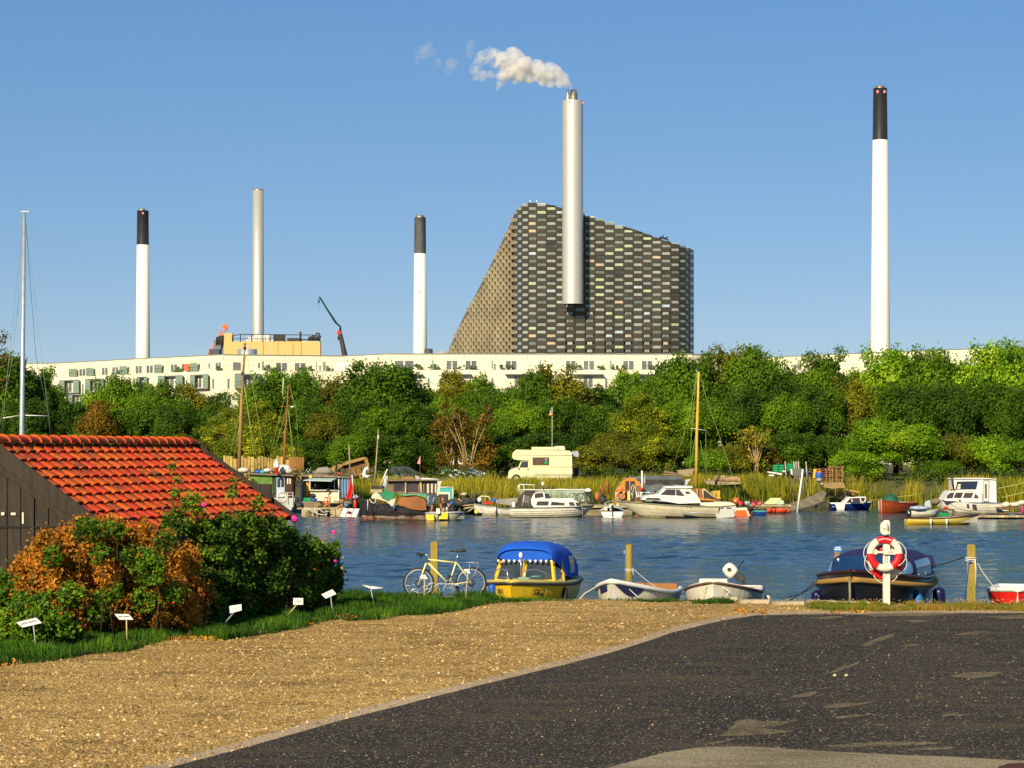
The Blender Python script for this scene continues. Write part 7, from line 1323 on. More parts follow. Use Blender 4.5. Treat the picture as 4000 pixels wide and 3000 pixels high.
slabpx(BG,'cabin',[(265,790),(1150,790),(1150,1010),(950,1020),(420,1000),(265,960)],M('grey_brown_boards',(.17,.12,.08),.8,0,.35,2,bump=.3),.5,2.0,None,ZE); slabpx(BG,'roof',[(265,775),(1290,772),(1290,786),(265,792)],m_wood,.2,2.6,None,ZE)
winpx(BG,[[(385,815),(580,820),(575,965),(385,960)],[(625,825),(800,830),(800,970),(615,970)]],m_wt,.46,ZE)
for x in(595,850):slabpx(BG,'cabin_post',[(x-12,800),(x+12,800),(x+(10 if x<700 else 30),1000),(x-(14 if x<700 else-8),1000)],m_rp,.35,.1,None,ZE)
for x in(925,1010,1080):slabpx(BG,'cabin_post',[(x-8,795),(x+8,795),(x+8,1010),(x-8,1010)],m_dark,.4,.1,None,ZE)
for x in(985,1050,1110):slabpx(BG,'curtain',[(x-18,820),(x+14,820),(x+12,1000),(x-18,990)],m_cloth,.48,.03,None,ZE)
slabpx(BG,'green_tarpaulin',[(120,1010),(420,985),(400,1060),(340,1120),(260,1110),(170,1060)],m_tarpg,-.25,.5,None,ZE); slabpx(BG,'green_tarpaulin',[(420,1010),(700,1015),(950,1010),(965,1085),(900,1070),(760,1030),(560,1045)],M('faded_green_tarpaulin',(.10,.28,.16),.6,0,.4,2),-.2,.5,None,ZE); slabpx(BG,'pale_tarpaulin',[(0,1090),(20,1020),(80,985),(140,1020),(200,1100),(300,1140),(420,1080),(410,1130),(390,1200),(360,1235),(270,1150),(100,1100)],m_cloth,-.3,.4,None,ZE)
slabpx(BG,'hanging_sheet',[(1140,770),(1228,775),(1200,850),(1180,960),(1160,1060),(1130,1060),(1150,880)],m_cloth,.2,.04,None,ZE); slabpx(BG,'painted_panel',[(950,1020),(1130,1005),(1140,1160),(1000,1230),(955,1220)],M('dark_mural_panel',(.05,.06,.08),.7,0,.4,3),-.1,.1,None,ZE)
tubes(BG,'mural_line',[[(985,1040),(965,1110),(1005,1140),(975,1190)],[(1000,1060),(985,1120)],[(1095,1075),(1070,1110),(1110,1120),(1090,1160),(1060,1130)]],.03,M('pale_blue_paint',(.35,.50,.60),.6),ZE,-.15)
boxpx(BG,'bow_box',0,885,205,925,m_dark,0,1.5,ZE); boxpx(BG,'bow_bench',-10,935,195,990,m_rp,-.05,1.2,ZE); tubes(BG,'anchor_rope',[[(-30,1100),(5,1160),(40,1175),(75,1150),(80,1100)],[(-60,1110),(-62,1300)]],.025,m_rope,ZE,-.4); tubes(BG,'fender_board',[[(395,1175),(395,1270)]],.07,M('light_blue_line',(.12,.28,.55),.7),ZE,-.2)
cb=Far('mast_cover','upright pale grey wrapped sail on the barge foredeck','sail',*ZE(245,925),141.2); mb=MB(); mb.tube([cb.p(*ZE(235,925)),cb.p(*ZE(245,850)),cb.p(*ZE(268,700))],[.14,.15,.11],8); cb.part('cover',mb,M('pale_grey_canvas',(.42,.46,.44),.8))
crate(ZE,192,930,400,1005,140.9,m_green,'green bottle crate on the barge foredeck'); boxpx(Far('box','white box on the barge deck before the cabin windows','box',*ZE(360,970),141.2),'shell',275,868,443,965,m_white,0,.5,ZE); boxpx(Far('box','flat white tray right of the white box on the barge deck','box',*ZE(470,990),141.1),'shell',400,962,525,995,m_white,0,.5,ZE)
boxpx(Far('box','long wooden box on the barge cabin roof','box',*ZE(630,770),142),'shell',525,718,735,770,m_wr,0,.5,ZE); boxpx(Far('box','pink box on the barge cabin roof','box',*ZE(805,770),142),'shell',772,715,838,775,m_purple,0,.4,ZE); boxpx(Far('box','cream box in the barge window','box',*ZE(685,975),141.3),'shell',650,915,722,975,m_cream,.0,.1,ZE)
slabpx(Far('sheet','white crumpled sheet on the barge cabin roof','sheet',*ZE(1000,770),142),'cloth',[(850,770),(870,738),(1010,745),(1130,755),(1220,772),(1150,785)],m_white,0,.8,None,ZE)
TS=Far('turquoise_shed','small turquoise shed with a cream framed dark doorway, right of the barge','shed',*ZE(1300,1240),146); slabpx(TS,'wall',[(1160,905),(1415,900),(1418,1230),(1160,1230)],m_tealg,0,1.6,None,ZE); slabpx(TS,'door_frame',[(1160,985),(1360,985),(1362,1225),(1160,1225)],m_cream,-.05,.06,None,ZE); slabpx(TS,'doorway',[(1160,1020),(1330,1020),(1332,1225),(1160,1225)],m_dark,-.09,.05,None,ZE); tubes(TS,'corner_trim',[[(1413,900),(1416,1230)],[(1190,900),(1415,898)]],.03,m_white,ZE,-.04)
PD=side_boat('dinghy','grey dinghy with a bright yellow stern and a white outboard carrying two people','dinghy',1664,1812,2003,2001,2035,1.5,M('dirty_white_hull',(.36,.35,.24),.7,0,.3,2),None,None,None,m_greymetal,draft=.2,tw=.9,pw=3.5,flare=.1)
PD.part('inside',PD.H.inner(.1),m_dg); PD.D-=.8; slabpx(PD,'yellow_panel',[(940,1380),(1080,1370),(1090,1470),(970,1475)],m_yellow,-.03,.05,None,ZE); slabpx(PD,'yellow_panel',[(1160,1450),(1200,1345),(1325,1335),(1320,1450)],m_yellow,-.04,.05,None,ZE)
pm=Far('outboard_motor','white outboard motor hanging between the yellow panels of the dinghy','outboard motor',*ZE(1150,1400),PD.D-.1); mb=MB(); mb.box(pm.p(*ZE(1155,1310)),(.22,.3,.30),tap=(.85,.85)); pm.part('cowl',mb,m_white); tubes(pm,'motor_leg',[[(1145,1345),(1140,1470)]],.05,m_greymetal,ZE)
def person(label,D,joints,edges,radii,mat_ids,mats,head,face_dir,hair,root_px):
 r=Far('person',label,'person',*root_px,D); bm_v=[r.p(*ZE(*j[:2]),j[2])for j in joints]; me=bpy.data.meshes.new('body'); me.from_pydata(bm_v,edges,[]); me.update(); o=bpy.data.objects.new('body',me); COL.objects.link(o); o.parent=r.root
 sk=o.modifiers.new('skin','SKIN'); sk.use_smooth_shade=True
 for i,sv_ in enumerate(me.skin_vertices[0].data):sv_.radius=(radii[i],radii[i]*.85); sv_.use_root=(i==0)
 su=o.modifiers.new('sub','SUBSURF'); su.levels=1; su.render_levels=2
 dg=bpy.context.evaluated_depsgraph_get(); ev=o.evaluated_get(dg); m2=bpy.data.meshes.new_from_object(ev); o.modifiers.clear(); o.data=m2; m2.materials.clear()
 for m_ in mats:m2.materials.append(m_)
 seg=[(bm_v[a],bm_v[b],mat_ids[k])for k,(a,b)in enumerate(edges)]
 for pl in m2.polygons:
  c=pl.center; best=min(seg,key=lambda s_:(c-s_[0].lerp(s_[1],max(0,min(1,(c-s_[0]).dot(s_[1]-s_[0])/max(1e-6,(s_[1]-s_[0]).length_squared))))).length); pl.material_index=best[2]; pl.use_smooth=True
 h=r.p(*ZE(*head[:2]),head[2]); f=Vector(face_dir).normalized(); mb=MB(); mb.ell(h,(.085,.10,.125),8); mb.ell(h+f*.095+Vector((0,0,-.01)),(.018,.018,.025),4); sdv=f.cross(Vector((0,0,1)))
 for s_ in(-1,1):mb.ell(h+sdv*s_*.085,(.015,.02,.03),4)
 r.part('head',mb,mats[0]); mb=MB()
 for s_ in(-1,1):mb.ell(h+f*.088+sdv*s_*.032+Vector((0,0,.02)),(.010,.010,.008),4)
 mb.ell(h+f*.088+Vector((0,0,-.055)),(.022,.01,.007),4); r.part('face_features',mb,m_dark); mb=MB(); mb.ell(h-f*.022+Vector((0,0,.035)),(.095,.11,.115),8); r.part('hair',mb,hair); return r
m_skin=M('sunburnt_skin',(.46,.20,.11),.6,0,.06,8); m_shirt=M('black_shirt',(.018,.017,.018),.9); m_trous=M('dark_green_trousers',(.05,.06,.04),.9)
person('person in black leaning forward in the dinghy, before the turquoise shed',140.2,[(1270,1290,.1),(1250,1190,0),(1242,1155,-.02),(1205,1175,-.08),(1205,1240,-.1),(1225,1300,-.12),(1310,1180,.1),(1340,1215,.05),(1318,1265,0),(1215,1320,-.1),(1225,1385,-.05),(1330,1320,.0),(1330,1385,.05)],[(0,1),(1,2),(1,3),(3,4),(4,5),(1,6),(6,7),(7,8),(0,9),(9,10),(0,11),(11,12)],[.15,.17,.07,.08,.055,.045,.08,.055,.045,.09,.06,.09,.06],[1,0,1,0,0,1,0,0,2,2,2,2],[m_skin,m_shirt,m_trous],(1238,1112,-.05),(-.3,-.9,-.3),M('reddish_hair',(.30,.06,.03),.8),(1262,1400))
person('person in black sitting low in the dinghy stern with the back half turned',140.4,[(1040,1350,0),(1045,1290,0),(1050,1262,0),(1010,1285,0),(1000,1330,-.05),(1050,1350,-.15),(1085,1285,0),(1100,1330,-.05),(1120,1345,-.15),(1090,1360,-.2),(1110,1400,-.2),(1060,1365,-.25),(1080,1400,-.25)],[(0,1),(1,2),(1,3),(3,4),(4,5),(1,6),(6,7),(7,8),(0,9),(9,10),(0,11),(11,12)],[.16,.17,.07,.08,.055,.045,.08,.055,.045,.09,.06,.09,.06],[1,0,1,1,0,1,1,0,2,2,2,2],[m_skin,m_shirt,m_trous],(1052,1232,-.03),(.6,-.7,0),M('red_brown_hair',(.26,.05,.02),.8),(1050,1400))
lump('black bag in the bow of the dinghy',ZE,1390,1290,60,50,140.3,m_dark); lump('white board piled in the dinghy bow',ZE,1480,1330,75,14,140.1,m_white,'board','board'); lump('blue sack behind the dinghy',ZE,1385,1185,38,35,142,m_blue); lump('grey paddle blade stuck in the dinghy',ZE,1310,1290,28,55,139.9,m_greymetal,'paddle','paddle'); lump('round yellow green fender buoy left of the small open boat',ZE,1822,1330,40,38,139,M('lime_buoy',(.60,.58,.10),.4),'buoy','buoy')
WD=Far('deck_shelter','low wooden shelter with a sloping boarded roof behind the small open boat','shelter',1870,1990,147); WD.root.location.z=0; WD.o.z=0; slabpx(WD,'roof',[(1540,1050),(1560,1040),(2100,990),(2212,990),(2212,1005),(2100,1010),(1560,1065)],m_dark,-.3,2.2,None,ZE);
for i in range(9):x=1560+i*74; slabpx(WD,'plank',[(x,1072-i*5),(x+68,1068-i*5),(x+68,1160),(x,1160)],m_wr if i%3 else m_brown,0,.06,None,ZE)
slabpx(WD,'inside',[(1545,1165),(2212,1100),(2212,1260),(1545,1260)],m_dark,.3,1.5,None,ZE)
for x0,y0,x1,y1,m_ in((0,0,0,0,None),):pass
slabpx(WD,'gable',[(380,840),(590,822),(590,905),(380,925)],m_brown,.1,1.4,None,ZF); tubes(WD,'corner_post',[[(575,830),(578,915)],[(372,850),(372,920)]],.05,m_rp,ZF,-.05); boxpx(WD,'float',1790,1985,1985,2010,m_dark,.4,2.5)
JK=Far('scrap_heap','heap of black bags, nets and driftwood between the dinghy and the small open boat','heap',1850,2006,143); JK.root.location.z=0; JK.o.z=0; mb=MB(); q=random.Random(21)
for i in range(34):c=JK.p(*ZE(q.uniform(1420,1880),q.uniform(1130,1340)),q.uniform(-.5,.5)); mb.ell(c,(q.uniform(.15,.45),.3,q.uniform(.1,.3)),5)
JK.part('bags',mb,m_dark)['kind']='stuff'; tubes(JK,'driftwood',[[(1560,1210),(1850,1200)],[(1600,1270),(1830,1230)],[(1500,1100),(1640,1190)],[(1450,1200),(1700,1225)],[(1680,1320),(1830,1210)]],.05,m_rp,ZE,-.6)
lump('dark green net heap right of the turquoise shed',ZE,1530,1150,100,50,144,M('net_green',(.03,.045,.025),.9),'net_heap','heap'); lump('crumpled pale sheet on the shelter roof',ZE,1600,1020,60,28,146.5,m_cloth,'sheet','sheet')
slabpx(Far('plank_stack','stack of boards lying on the shelter roof','planks',*ZF(350,830),146.6),'plank',[(210,808),(520,802),(500,818),(215,822)],m_brown,0,.8,None,ZF)
OB=side_boat('open_boat','small cream open boat with a white tubular rail at its left end','boat',2000,1864,1987,1968,2017,1.8,m_white,None,None,None,m_greymetal,draft=.2,tw=.85,pw=2.6,rake=.5); OB.part('inside',OB.H.inner(.2),m_cloth); OB.D-=.9
tubes(OB,'bow_rail',[[(318,990),(270,890),(300,878),(400,882),(440,965)],[(270,890),(262,900)]],.035,m_white,ZF,.4); slabpx(OB,'grey_tarpaulin',[(520,925),(820,900),(810,985),(720,1010),(520,985)],M('grey_canvas',(.26,.24,.20),.8),.3,.9,None,ZF); boxpx(OB,'red_box',330,962,440,992,m_red,.5,.5,ZF); boxpx(OB,'blue_tray',430,915,520,945,m_blue,.8,.5,ZF)
tubes(OB,'fender',[[(495,1040),(495,1115)]],.07,m_cream,ZF,-.1); tubes(OB,'lifeline_post',[[(515,930),(515,1000)],[(720,960),(725,1040)]],.02,m_steel,ZF); boxpx(OB,'motor_cover',735,965,780,1050,m_white,.1,.4,ZF); mb=MB(); mb.ell(OB.p(*ZF(270,930),.3),(.14,.12,.16),6); OB.part('fender',mb,m_white)
GH=side_boat('laid_up_boat','pale green boat hull lying behind the white clinker cruiser','boat',2300,2018,1912,1913,1958,2.2,M('pale_green_hull',(.34,.42,.33),.6,0,.2,1.5),None,None,m_dg,m_white,Dd=146.5,draft=.1,tw=.9,pw=2.6,rake=.3)
tubes(GH,'pulpit',[[(822,790),(825,730),(850,708),(1060,715),(1062,790)],[(895,712),(925,790)],[(840,790),(845,720)]],.03,m_white,ZF,.3); boxpx(GH,'hatch',1060,745,1260,772,m_dark,.6,.8,ZF); boxpx(GH,'motor_lump',1260,730,1340,775,m_dark,.6,.5,ZF); slabpx(GH,'tarpaulin',[(1530,800),(1590,755),(1780,768),(1800,800),(1620,810)],M('olive_canvas',(.20,.19,.10),.8),.3,1.2,None,ZF)
WC=side_boat('cabin_cruiser','white clinker built cabin cruiser with a dark canvas hood at its stern','cabin cruiser',1992,2307,1983,1976,2022,2.4,m_white,.06,m_dark,m_white,M('dark_green_strip',(.05,.07,.05),.5),draft=.25,tw=.92,pw=2.8,rake=.7,flare=.05)
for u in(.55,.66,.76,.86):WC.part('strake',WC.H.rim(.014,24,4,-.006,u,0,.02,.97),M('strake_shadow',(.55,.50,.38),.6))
WC.D-=1.1
slabpx(WC,'cabin',[(1055,1045),(1020,1000),(1010,930),(1040,860),(1070,828),(1200,825),(1225,870),(1235,905),(1500,915),(1650,940),(1700,965),(1745,1025),(1500,1030)],m_white,.1,1.7,None,ZF)
slabpx(WC,'canvas_hood',[(780,1045),(800,990),(880,850),(940,795),(1070,800),(1075,826),(1040,860),(1012,930),(1000,1000),(930,1035)],m_canv,.15,1.6,None,ZF); slabpx(WC,'hood_window',[(900,860),(1000,880),(985,990),(880,960)],M('dim_vinyl',(.14,.13,.12),.3),.12,.02,None,ZF)
winpx(WC,[[(1066,905),(1062,865),(1075,838),(1180,830),(1192,888)],[(1215,910),(1205,840),(1260,840),(1300,905)],[(1085,1008),(1105,952),(1265,952),(1255,1010)],[(1292,1008),(1310,958),(1495,975),(1490,1010)],[(1570,1012),(1550,965),(1620,962),(1648,1012)],[(1665,1015),(1650,965),(1705,970),(1735,1020)]],m_wt,.07,ZF)
boxpx(WC,'roof_hatch',1470,910,1620,932,m_white,.3,.8,ZF); tubes(WC,'signal_mast',[[(1210,830),(1165,700)],[(1150,670),(1152,740)]],.02,m_dark,ZF,.5); mb=MB(); mb.ell(WC.p(*ZF(1180,700),.5),(.10,.1,.13),6); WC.part('lamp',mb,m_white); tubes(WC,'hood_stick',[[(915,855),(890,1020)]],.02,m_white,ZF,.08); tubes(WC,'bow_line',[[(1750,1030),(1752,1190)]],.012,m_rope,ZF,-.2)
tubes(WC,'bow_rail',[[(1700,945),(1840,935),(1850,1010)],[(1700,945),(1650,960)]],.02,m_steel,ZF,.3)
for k,(cx,label)in enumerate(((1665,'black bicycle in the tangle behind the cruiser bow, left one'),(1800,'black bicycle in the tangle behind the cruiser bow, right one'))):
 b=Far('old_bicycle',label,'bicycle',*ZF(cx,940),143,'old bicycles behind the cruiser bow'); mb=MB()
 for dx in(-55,55):mb.torus(b.p(*ZF(cx+dx,905)),.30,.018,20,5)
 b.part('wheels',mb,m_black); tubes(b,'frame',[[(cx-55,905),(cx-30,850),(cx+20,855),(cx+5,905),(cx-30,850)],[(cx+20,855),(cx+55,905),(cx+5,905)],[(cx+20,855),(cx+22,835)],[(cx-30,850),(cx-34,830),(cx-20,828)]],.02,m_dark,ZF)
HM=Far('covered_motor','black and white covered motor on the quay above the bicycles','outboard motor',*ZF(1835,850),142.5); mb=MB(); mb.ell(HM.p(*ZF(1835,800)),(.22,.2,.16),7); HM.part('cowl',mb,m_white); mb=MB(); mb.ell(HM.p(*ZF(1835,825)),(.26,.22,.12),6); mb.box(HM.p(*ZF(1840,850)),(.3,.3,.3)); HM.part('bracket',mb,m_dark)
QY2=Far('stone_jetty','low stone and timber jetty between the clinker cruiser and the barrel cabin','jetty',2350,2015,142); QY2.root.location.z=0; QY2.o.z=0; boxpx(QY2,'wall',2240,1983,2470,2030,M('jetty_stone',(.24,.20,.12),.9,0,.5,1.5,bump=.5),0,4); boxpx(QY2,'deck',2240,1975,2480,1983,m_rp,-.2,4)
q=random.Random(2)
jit=[(2050,930,60,70,m_dark,'dark green barrel like tub on the jetty','tub'),(1960,880,26,55,m_orange,'orange brown sack on the jetty','sack'),(2000,860,40,60,m_brown,'rusty brown heap on the jetty','heap'),(2080,910,28,28,m_steel,'shiny small tin on the jetty','tin'),(1900,960,40,40,m_dark,'dark box under the bicycles','box')]
for(x,y,a,b,m_,lab,nm)in jit:lump(lab,ZF,x,y,a,b,142.6,m_,nm,nm)
for x0,y0,x1,y1,lab in((2010,725,2070,860,'short dark post leaning left on the jetty'),(2105,655,2118,850,'upright rusty brown post on the jetty')):
 c=Far('rusty_post',lab,'post',*ZF(x1,y1),142.4); tubes(c,'timber',[[(x0,y0),(x1,y1)]],.10,M('rust_orange',(.26,.09,.02),.8,0,.4,3),ZF)
SP=moor('speedboat','small white speedboat with a navy bottom lying stern on with a tilted motor','speedboat',2392,139.5,180,3.2); SP.location=((2392-2000)/F*137.2,137.2,0); SP.rotation_euler=(0,0,math.radians(88)); H=Hull(3.2,1.45,.34,.52,.2,.92,.5,2.6,.2); mb=MB(); H.shell(mb,16,7,.16); mb.build('hull',[m_white,M('navy_paint',(.01,.02,.14),.35)],SP); H.deck(.12,.98,.02,.22).build('deck',m_white,SP); outboard(SP,(-.12,0,.45),-.3,0,.55,m_black); mb=MB(); mb.tube([(1.2,-.5,.5),(1.3,-.4,.85),(1.35,0,.95),(1.3,.4,.85),(1.2,.5,.5)],.02,5); mb.build('windscreen_frame',m_steel,SP); mb=MB(); mb.box((.35,.4,.5),(.3,.2,.2)); mb.box((.6,.05,.6),(.25,.22,.4)); mb.build('seat',m_cream,SP)
BC=Far('barrel_cabin','orange barrel shaped cabin with a grey tarpaulin cover trailing right','houseboat',*ZG(590,1180),146); BC.root.location.z=0; BC.o.z=0; m_ob=M('orange_boards',(.52,.19,.02),.55,0,.3,2.5,bump=.2,stretch=(3,1,.5)); cx,cy=590,800
arc=[(380,950),(385,850),(410,770),(455,690),(510,630),(590,605),(670,625),(730,680),(760,720),(770,950)]
slabpx(BC,'end_wall',arc+[(770,1090),(400,1090)],m_ob,0,.2,None,ZG); slabpx(BC,'doorway',[(525,665),(660,660),(665,1090),(535,1090)],m_dark,-.05,.06,None,ZG); slabpx(BC,'door_panel',[(555,800),(595,800),(598,940),(555,940)],M('pale_yellow_board',(.60,.45,.16),.7),-.1,.04,None,ZG); slabpx(BC,'door_post',[(582,668),(598,668),(600,800),(588,800)],m_ob,-.09,.04,None,ZG); slabpx(BC,'window_board',[(665,730),(765,725),(770,930),(670,940)],m_brown,-.05,.05,None,ZG)
mb=MB()
T0=[BC.p(*ZG(*q_),0)for q_ in[(640,615),(700,600),(760,660),(780,740),(790,950)]]
def tarp(u,v):
 x=600+(1440-600)*u; yt=596-14*math.sin(u*3.1)+(55*max(0,u-.78)/.22)**1+90*max(0,u-.9)/.1; yb=960; y=yt+(yb-yt)*v; return BC.p(*ZG(x,y),.15+1.7*(1-v)**2+.08*math.sin(u*20+v*4)-.0)
mb.grid(tarp,30,8); BC.part('tarpaulin',mb,m_tarpgrey); slabpx(BC,'body',[(640,640),(1330,640),(1400,960),(640,960)],m_dark,.9,2.0,None,ZG)
for y in range(0,8):
 i=y; a=arc[1+i%8]; tubes(BC,'hoop_cleat',[[(a[0]-4,a[1]-6),(a[0]+6,a[1]-2)]],.04,m_cloth,ZG,-.05)
slabpx(BC,'float',[(380,1085),(760,1085),(760,1180),(400,1180)],m_dark,-.3,2.4,None,ZG); slabpx(BC,'porch_deck',[(480,1080),(620,1080),(620,1100),(480,1100)],m_rp,-.8,.8,None,ZG)
OL=Far('lifebuoy','orange lifebuoy hanging on the orange barrel cabin','lifebuoy',*ZG(450,825),145.6); mb=MB(); mb.torus((0,0,0),.245,.065,24,8); OL.part('ring',mb,m_orange)
for a in(90,0,180,270):t=math.radians(a+5); mb=MB(); mb.torus((0,-.004,0),.245,.068,2,8,t-.12,t+.12); OL.part('white_band',mb,m_white)
tubes(Far('ladder','white metal bathing ladder in front of the barrel cabin','ladder',*ZG(425,1100),142),'frame',[[(385,1060),(385,860),(400,840),(440,840),(455,860),(465,1100)],[(385,960),(460,958)],[(385,905),(458,902)],[(387,1015),(462,1012)]],.035,m_greymetal,ZG)
for k,(a,b,m_,lab)in enumerate((((765,510),(768,900),m_white,'tall white post with a red cloth beside the barrel cabin'),((812,555),(778,740),m_greymetal,'thin grey rod leaning on the white post'),((815,620),(795,760),m_greymetal,'shorter grey rod right of the leaning one'))):
 tubes(Far('rod',lab,'pole',*ZG(*b),144.2),'shaft',[[a,b]],.06 if k==0 else.03,m_,ZG)
lump('small red cloth tied to the white post',ZG,760,778,28,22,144,m_red,'cloth','cloth'); lump('yellow bag behind the bathing ladder',ZG,420,1010,25,40,143,m_yellow)
tubes(Far('coiled_hose','pale hose looped in the barrel cabin doorway','hose',*ZG(660,920),144.8),'hose',[[(610,800),(620,740),(640,712),(665,740),(680,830),(700,900)],[(625,900),(640,800),(655,730),(690,780)]],.025,m_cloth,ZG)
tubes(Far('deck_chair','white tubular chair before the barrel cabin','chair',*ZG(740,915),143.5),'frame',[[(690,910),(690,810)],[(750,910),(745,815)],[(685,870),(755,868)],[(688,885),(780,885)]],.03,m_white,ZG)
MC=side_boat('motor_cruiser','large cream motor cruiser with a sloping white cabin, bow to the left','motor cruiser',2800,2445,1977,1957,2024,2.7,m_cream,.03,m_dark,m_cream,M('olive_strip',(.20,.20,.10),.5),draft=.3,tw=.95,pw=2.4,rake=1.5,flare=.25,tm=.5)
D_=MC.D; MC.D-=1.25
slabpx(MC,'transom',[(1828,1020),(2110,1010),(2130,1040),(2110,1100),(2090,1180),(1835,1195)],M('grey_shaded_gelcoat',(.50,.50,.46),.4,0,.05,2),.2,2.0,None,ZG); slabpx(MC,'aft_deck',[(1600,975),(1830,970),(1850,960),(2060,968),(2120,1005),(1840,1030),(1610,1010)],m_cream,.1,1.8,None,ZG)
slabpx(MC,'cabin',[(760,930),(810,875),(1000,850),(1100,760),(1110,742),(1430,745),(1560,860),(1620,975),(1300,985),(1050,945)],m_white,.1,2.1,None,ZG); slabpx(MC,'roof',[(1092,745),(1130,738),(1500,740),(1500,752),(1430,765),(1095,762)],m_white,.0,2.3,None,ZG)
winpx(MC,[[(1035,852),(1115,782),(1245,782),(1240,862)],[(1256,862),(1258,782),(1310,788),(1380,872)],[(1380,812),(1440,812),(1465,838),(1400,842)],[(808,922),(845,900),(1010,905),(1040,932)]],m_wt,.05,ZG)
tubes(MC,'pulpit',[[(835,905),(800,820),(1010,835)],[(870,818),(890,850)],[(610,820),(1010,830)],[(640,930),(610,820)],[(760,920),(700,825)]],.022,m_steel,ZG,.4); tubes(MC,'roof_rail',[[(1225,735),(1490,735)],[(1280,728),(1280,745)]],.03,m_white,ZG,.6); tubes(MC,'rubbing_batten',[[(1335,1105),(1812,1142)]],.03,m_greymetal,ZG,-.1)
for x in(1413,1455,1480):boxpx(MC,'lettering',x-5,1024,x+7,1038,m_ink,-.11,.02,ZG)
boxpx(MC,'lettering',1905,1040,1940,1058,m_ink,.18,.02,ZG); boxpx(MC,'tail_lamp',1985,1040,2050,1056,m_dark,.17,.03,ZG); tubes(MC,'stern_line',[[(1960,960),(2030,980),(2070,1060),(2100,1130)]],.02,m_rope,ZG,.1)
CP2=Far('wooden_cockpit','varnished wooden cockpit of the boat carrying the yellow mast','sailing boat',*ZG(1700,985),150); slabpx(CP2,'cabin_back',[(1470,770),(1640,768),(1650,930),(1600,960)],m_ply,0,.3,None,ZG); tubes(CP2,'frame',[[(1650,770),(1850,930)],[(1560,770),(1565,880)],[(1640,775),(1660,965)]],.06,m_rp,ZG,-.1); slabpx(CP2,'dark_cover',[(1665,795),(1820,920),(1840,965),(1670,960)],m_dark,.0,.3,None,ZG); tubes(CP2,'side_rail',[[(1590,920),(1850,945)]],.09,m_ob,ZG,-.15); slabpx(CP2,'hull',[(1580,930),(1900,930),(1900,1050),(1580,1050)],m_brown,.2,1.5,None,ZG)
fl=Far('pennant','small red white and grey flag above the cruiser roof','flag',*ZG(1390,740),146); tubes(fl,'stick',[[(1382,745),(1400,640)]],.02,m_white,ZG); slabpx(fl,'cloth',[(1388,725),(1410,640),(1475,632),(1440,665),(1410,720)],M('faded_flag',(.55,.42,.40),.8,0,.5,6),0,.02,None,ZG)
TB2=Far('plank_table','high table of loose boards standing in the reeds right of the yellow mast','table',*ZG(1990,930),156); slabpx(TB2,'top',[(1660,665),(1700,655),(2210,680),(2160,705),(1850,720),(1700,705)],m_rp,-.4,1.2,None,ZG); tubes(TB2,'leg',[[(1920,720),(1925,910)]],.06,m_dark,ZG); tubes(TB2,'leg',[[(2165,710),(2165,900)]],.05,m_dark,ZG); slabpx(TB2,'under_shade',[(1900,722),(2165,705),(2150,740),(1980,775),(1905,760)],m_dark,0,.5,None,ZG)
for i,(x0,x1,y)in enumerate(((1770,2140,640),(1810,2140,615),(1760,1990,655),(1810,1960,590),(1980,2150,600))):slabpx(TB2,'plank',[(x0,y),(x1,y-8),(x1,y+10),(x0,y+14)],m_rp if i%2 else M('rust_pink_board',(.36,.18,.12),.8),-.1+.1*i,.4,None,ZG)
tubes(TB2,'corner_peg',[[(1733,625),(1733,670)],[(1985,630),(1985,670)],[(2165,620),(2165,665)]],.04,m_cloth,ZG,-.2)
YC=Far('plastic_chair','yellow orange plastic chair below the table of planks','chair',*ZG(1850,930),152); slabpx(YC,'backrest',[(1810,800),(1890,798),(1885,900),(1805,895)],M('amber_plastic',(.75,.42,.03),.5),.2,.05,None,ZG); slabpx(YC,'seat',[(1805,893),(1890,895),(1905,912),(1815,912)],M('amber_plastic',(.75,.42,.03),.5),-.2,.45,None,ZG); tubes(YC,'leg',[[(1820,910),(1815,950)]],.03,m_wood,ZG); tubes(YC,'leg',[[(1895,910),(1900,950)]],.03,m_wood,ZG); slabpx(Far('wicker_basket','brown basket left of the yellow chair','basket',*ZG(1780,930),152.3),'body',[(1755,815),(1808,800),(1800,900),(1765,900)],m_rp,0,.4,None,ZG)
tubes(Far('shed_beam','stack of grey timber and a slanted board behind the tarpaulin','planks',*ZG(1300,600),158),'timber',[[(1060,560),(1330,585)],[(1080,530),(1350,560)],[(1090,515),(1380,600)],[(1150,600),(1420,610)]],.06,m_wood,ZG); slabpx(Far('leaning_board','big pale board leaning left of the yellow mast foot','board',*ZG(1400,600),157),'board',[(1270,505),(1525,480),(1490,560),(1440,600),(1290,560)],M('grey_tan_board',(.30,.24,.15),.8,0,.2,2),0,.1,None,ZG)
OS=Far('sailing_dinghy','orange boat with a cream deck and a black motor right of the motor cruiser','boat',*ZH(210,1190),141); OS.root.location.z=0; OS.o.z=0; slabpx(OS,'hull',[(75,1080),(270,1070),(350,1160),(345,1188),(65,1188)],m_orange,0,1.2,None,ZH); slabpx(OS,'deck',[(70,1082),(110,1050),(240,1040),(300,1070),(270,1080)],m_cream,-.03,1.3,None,ZH); tubes(OS,'rail',[[(150,1040),(135,960),(45,940)],[(280,925),(285,1050)]],.02,m_steel,ZH,.2); slabpx(OS,'rudder',[(240,1080),(262,1080),(290,1165),(272,1168)],m_white,-.08,.05,None,ZH)
mo=Far('outboard_motor','black outboard motor on the orange boat','outboard motor',*ZH(300,1060),140.6); mb=MB(); mb.ell(mo.p(*ZH(295,1058)),(.2,.2,.16),7); mo.part('cowl',mb,m_black); tubes(mo,'motor_leg',[[(310,1080),(345,1130),(375,1190)]],.06,m_dark,ZH)
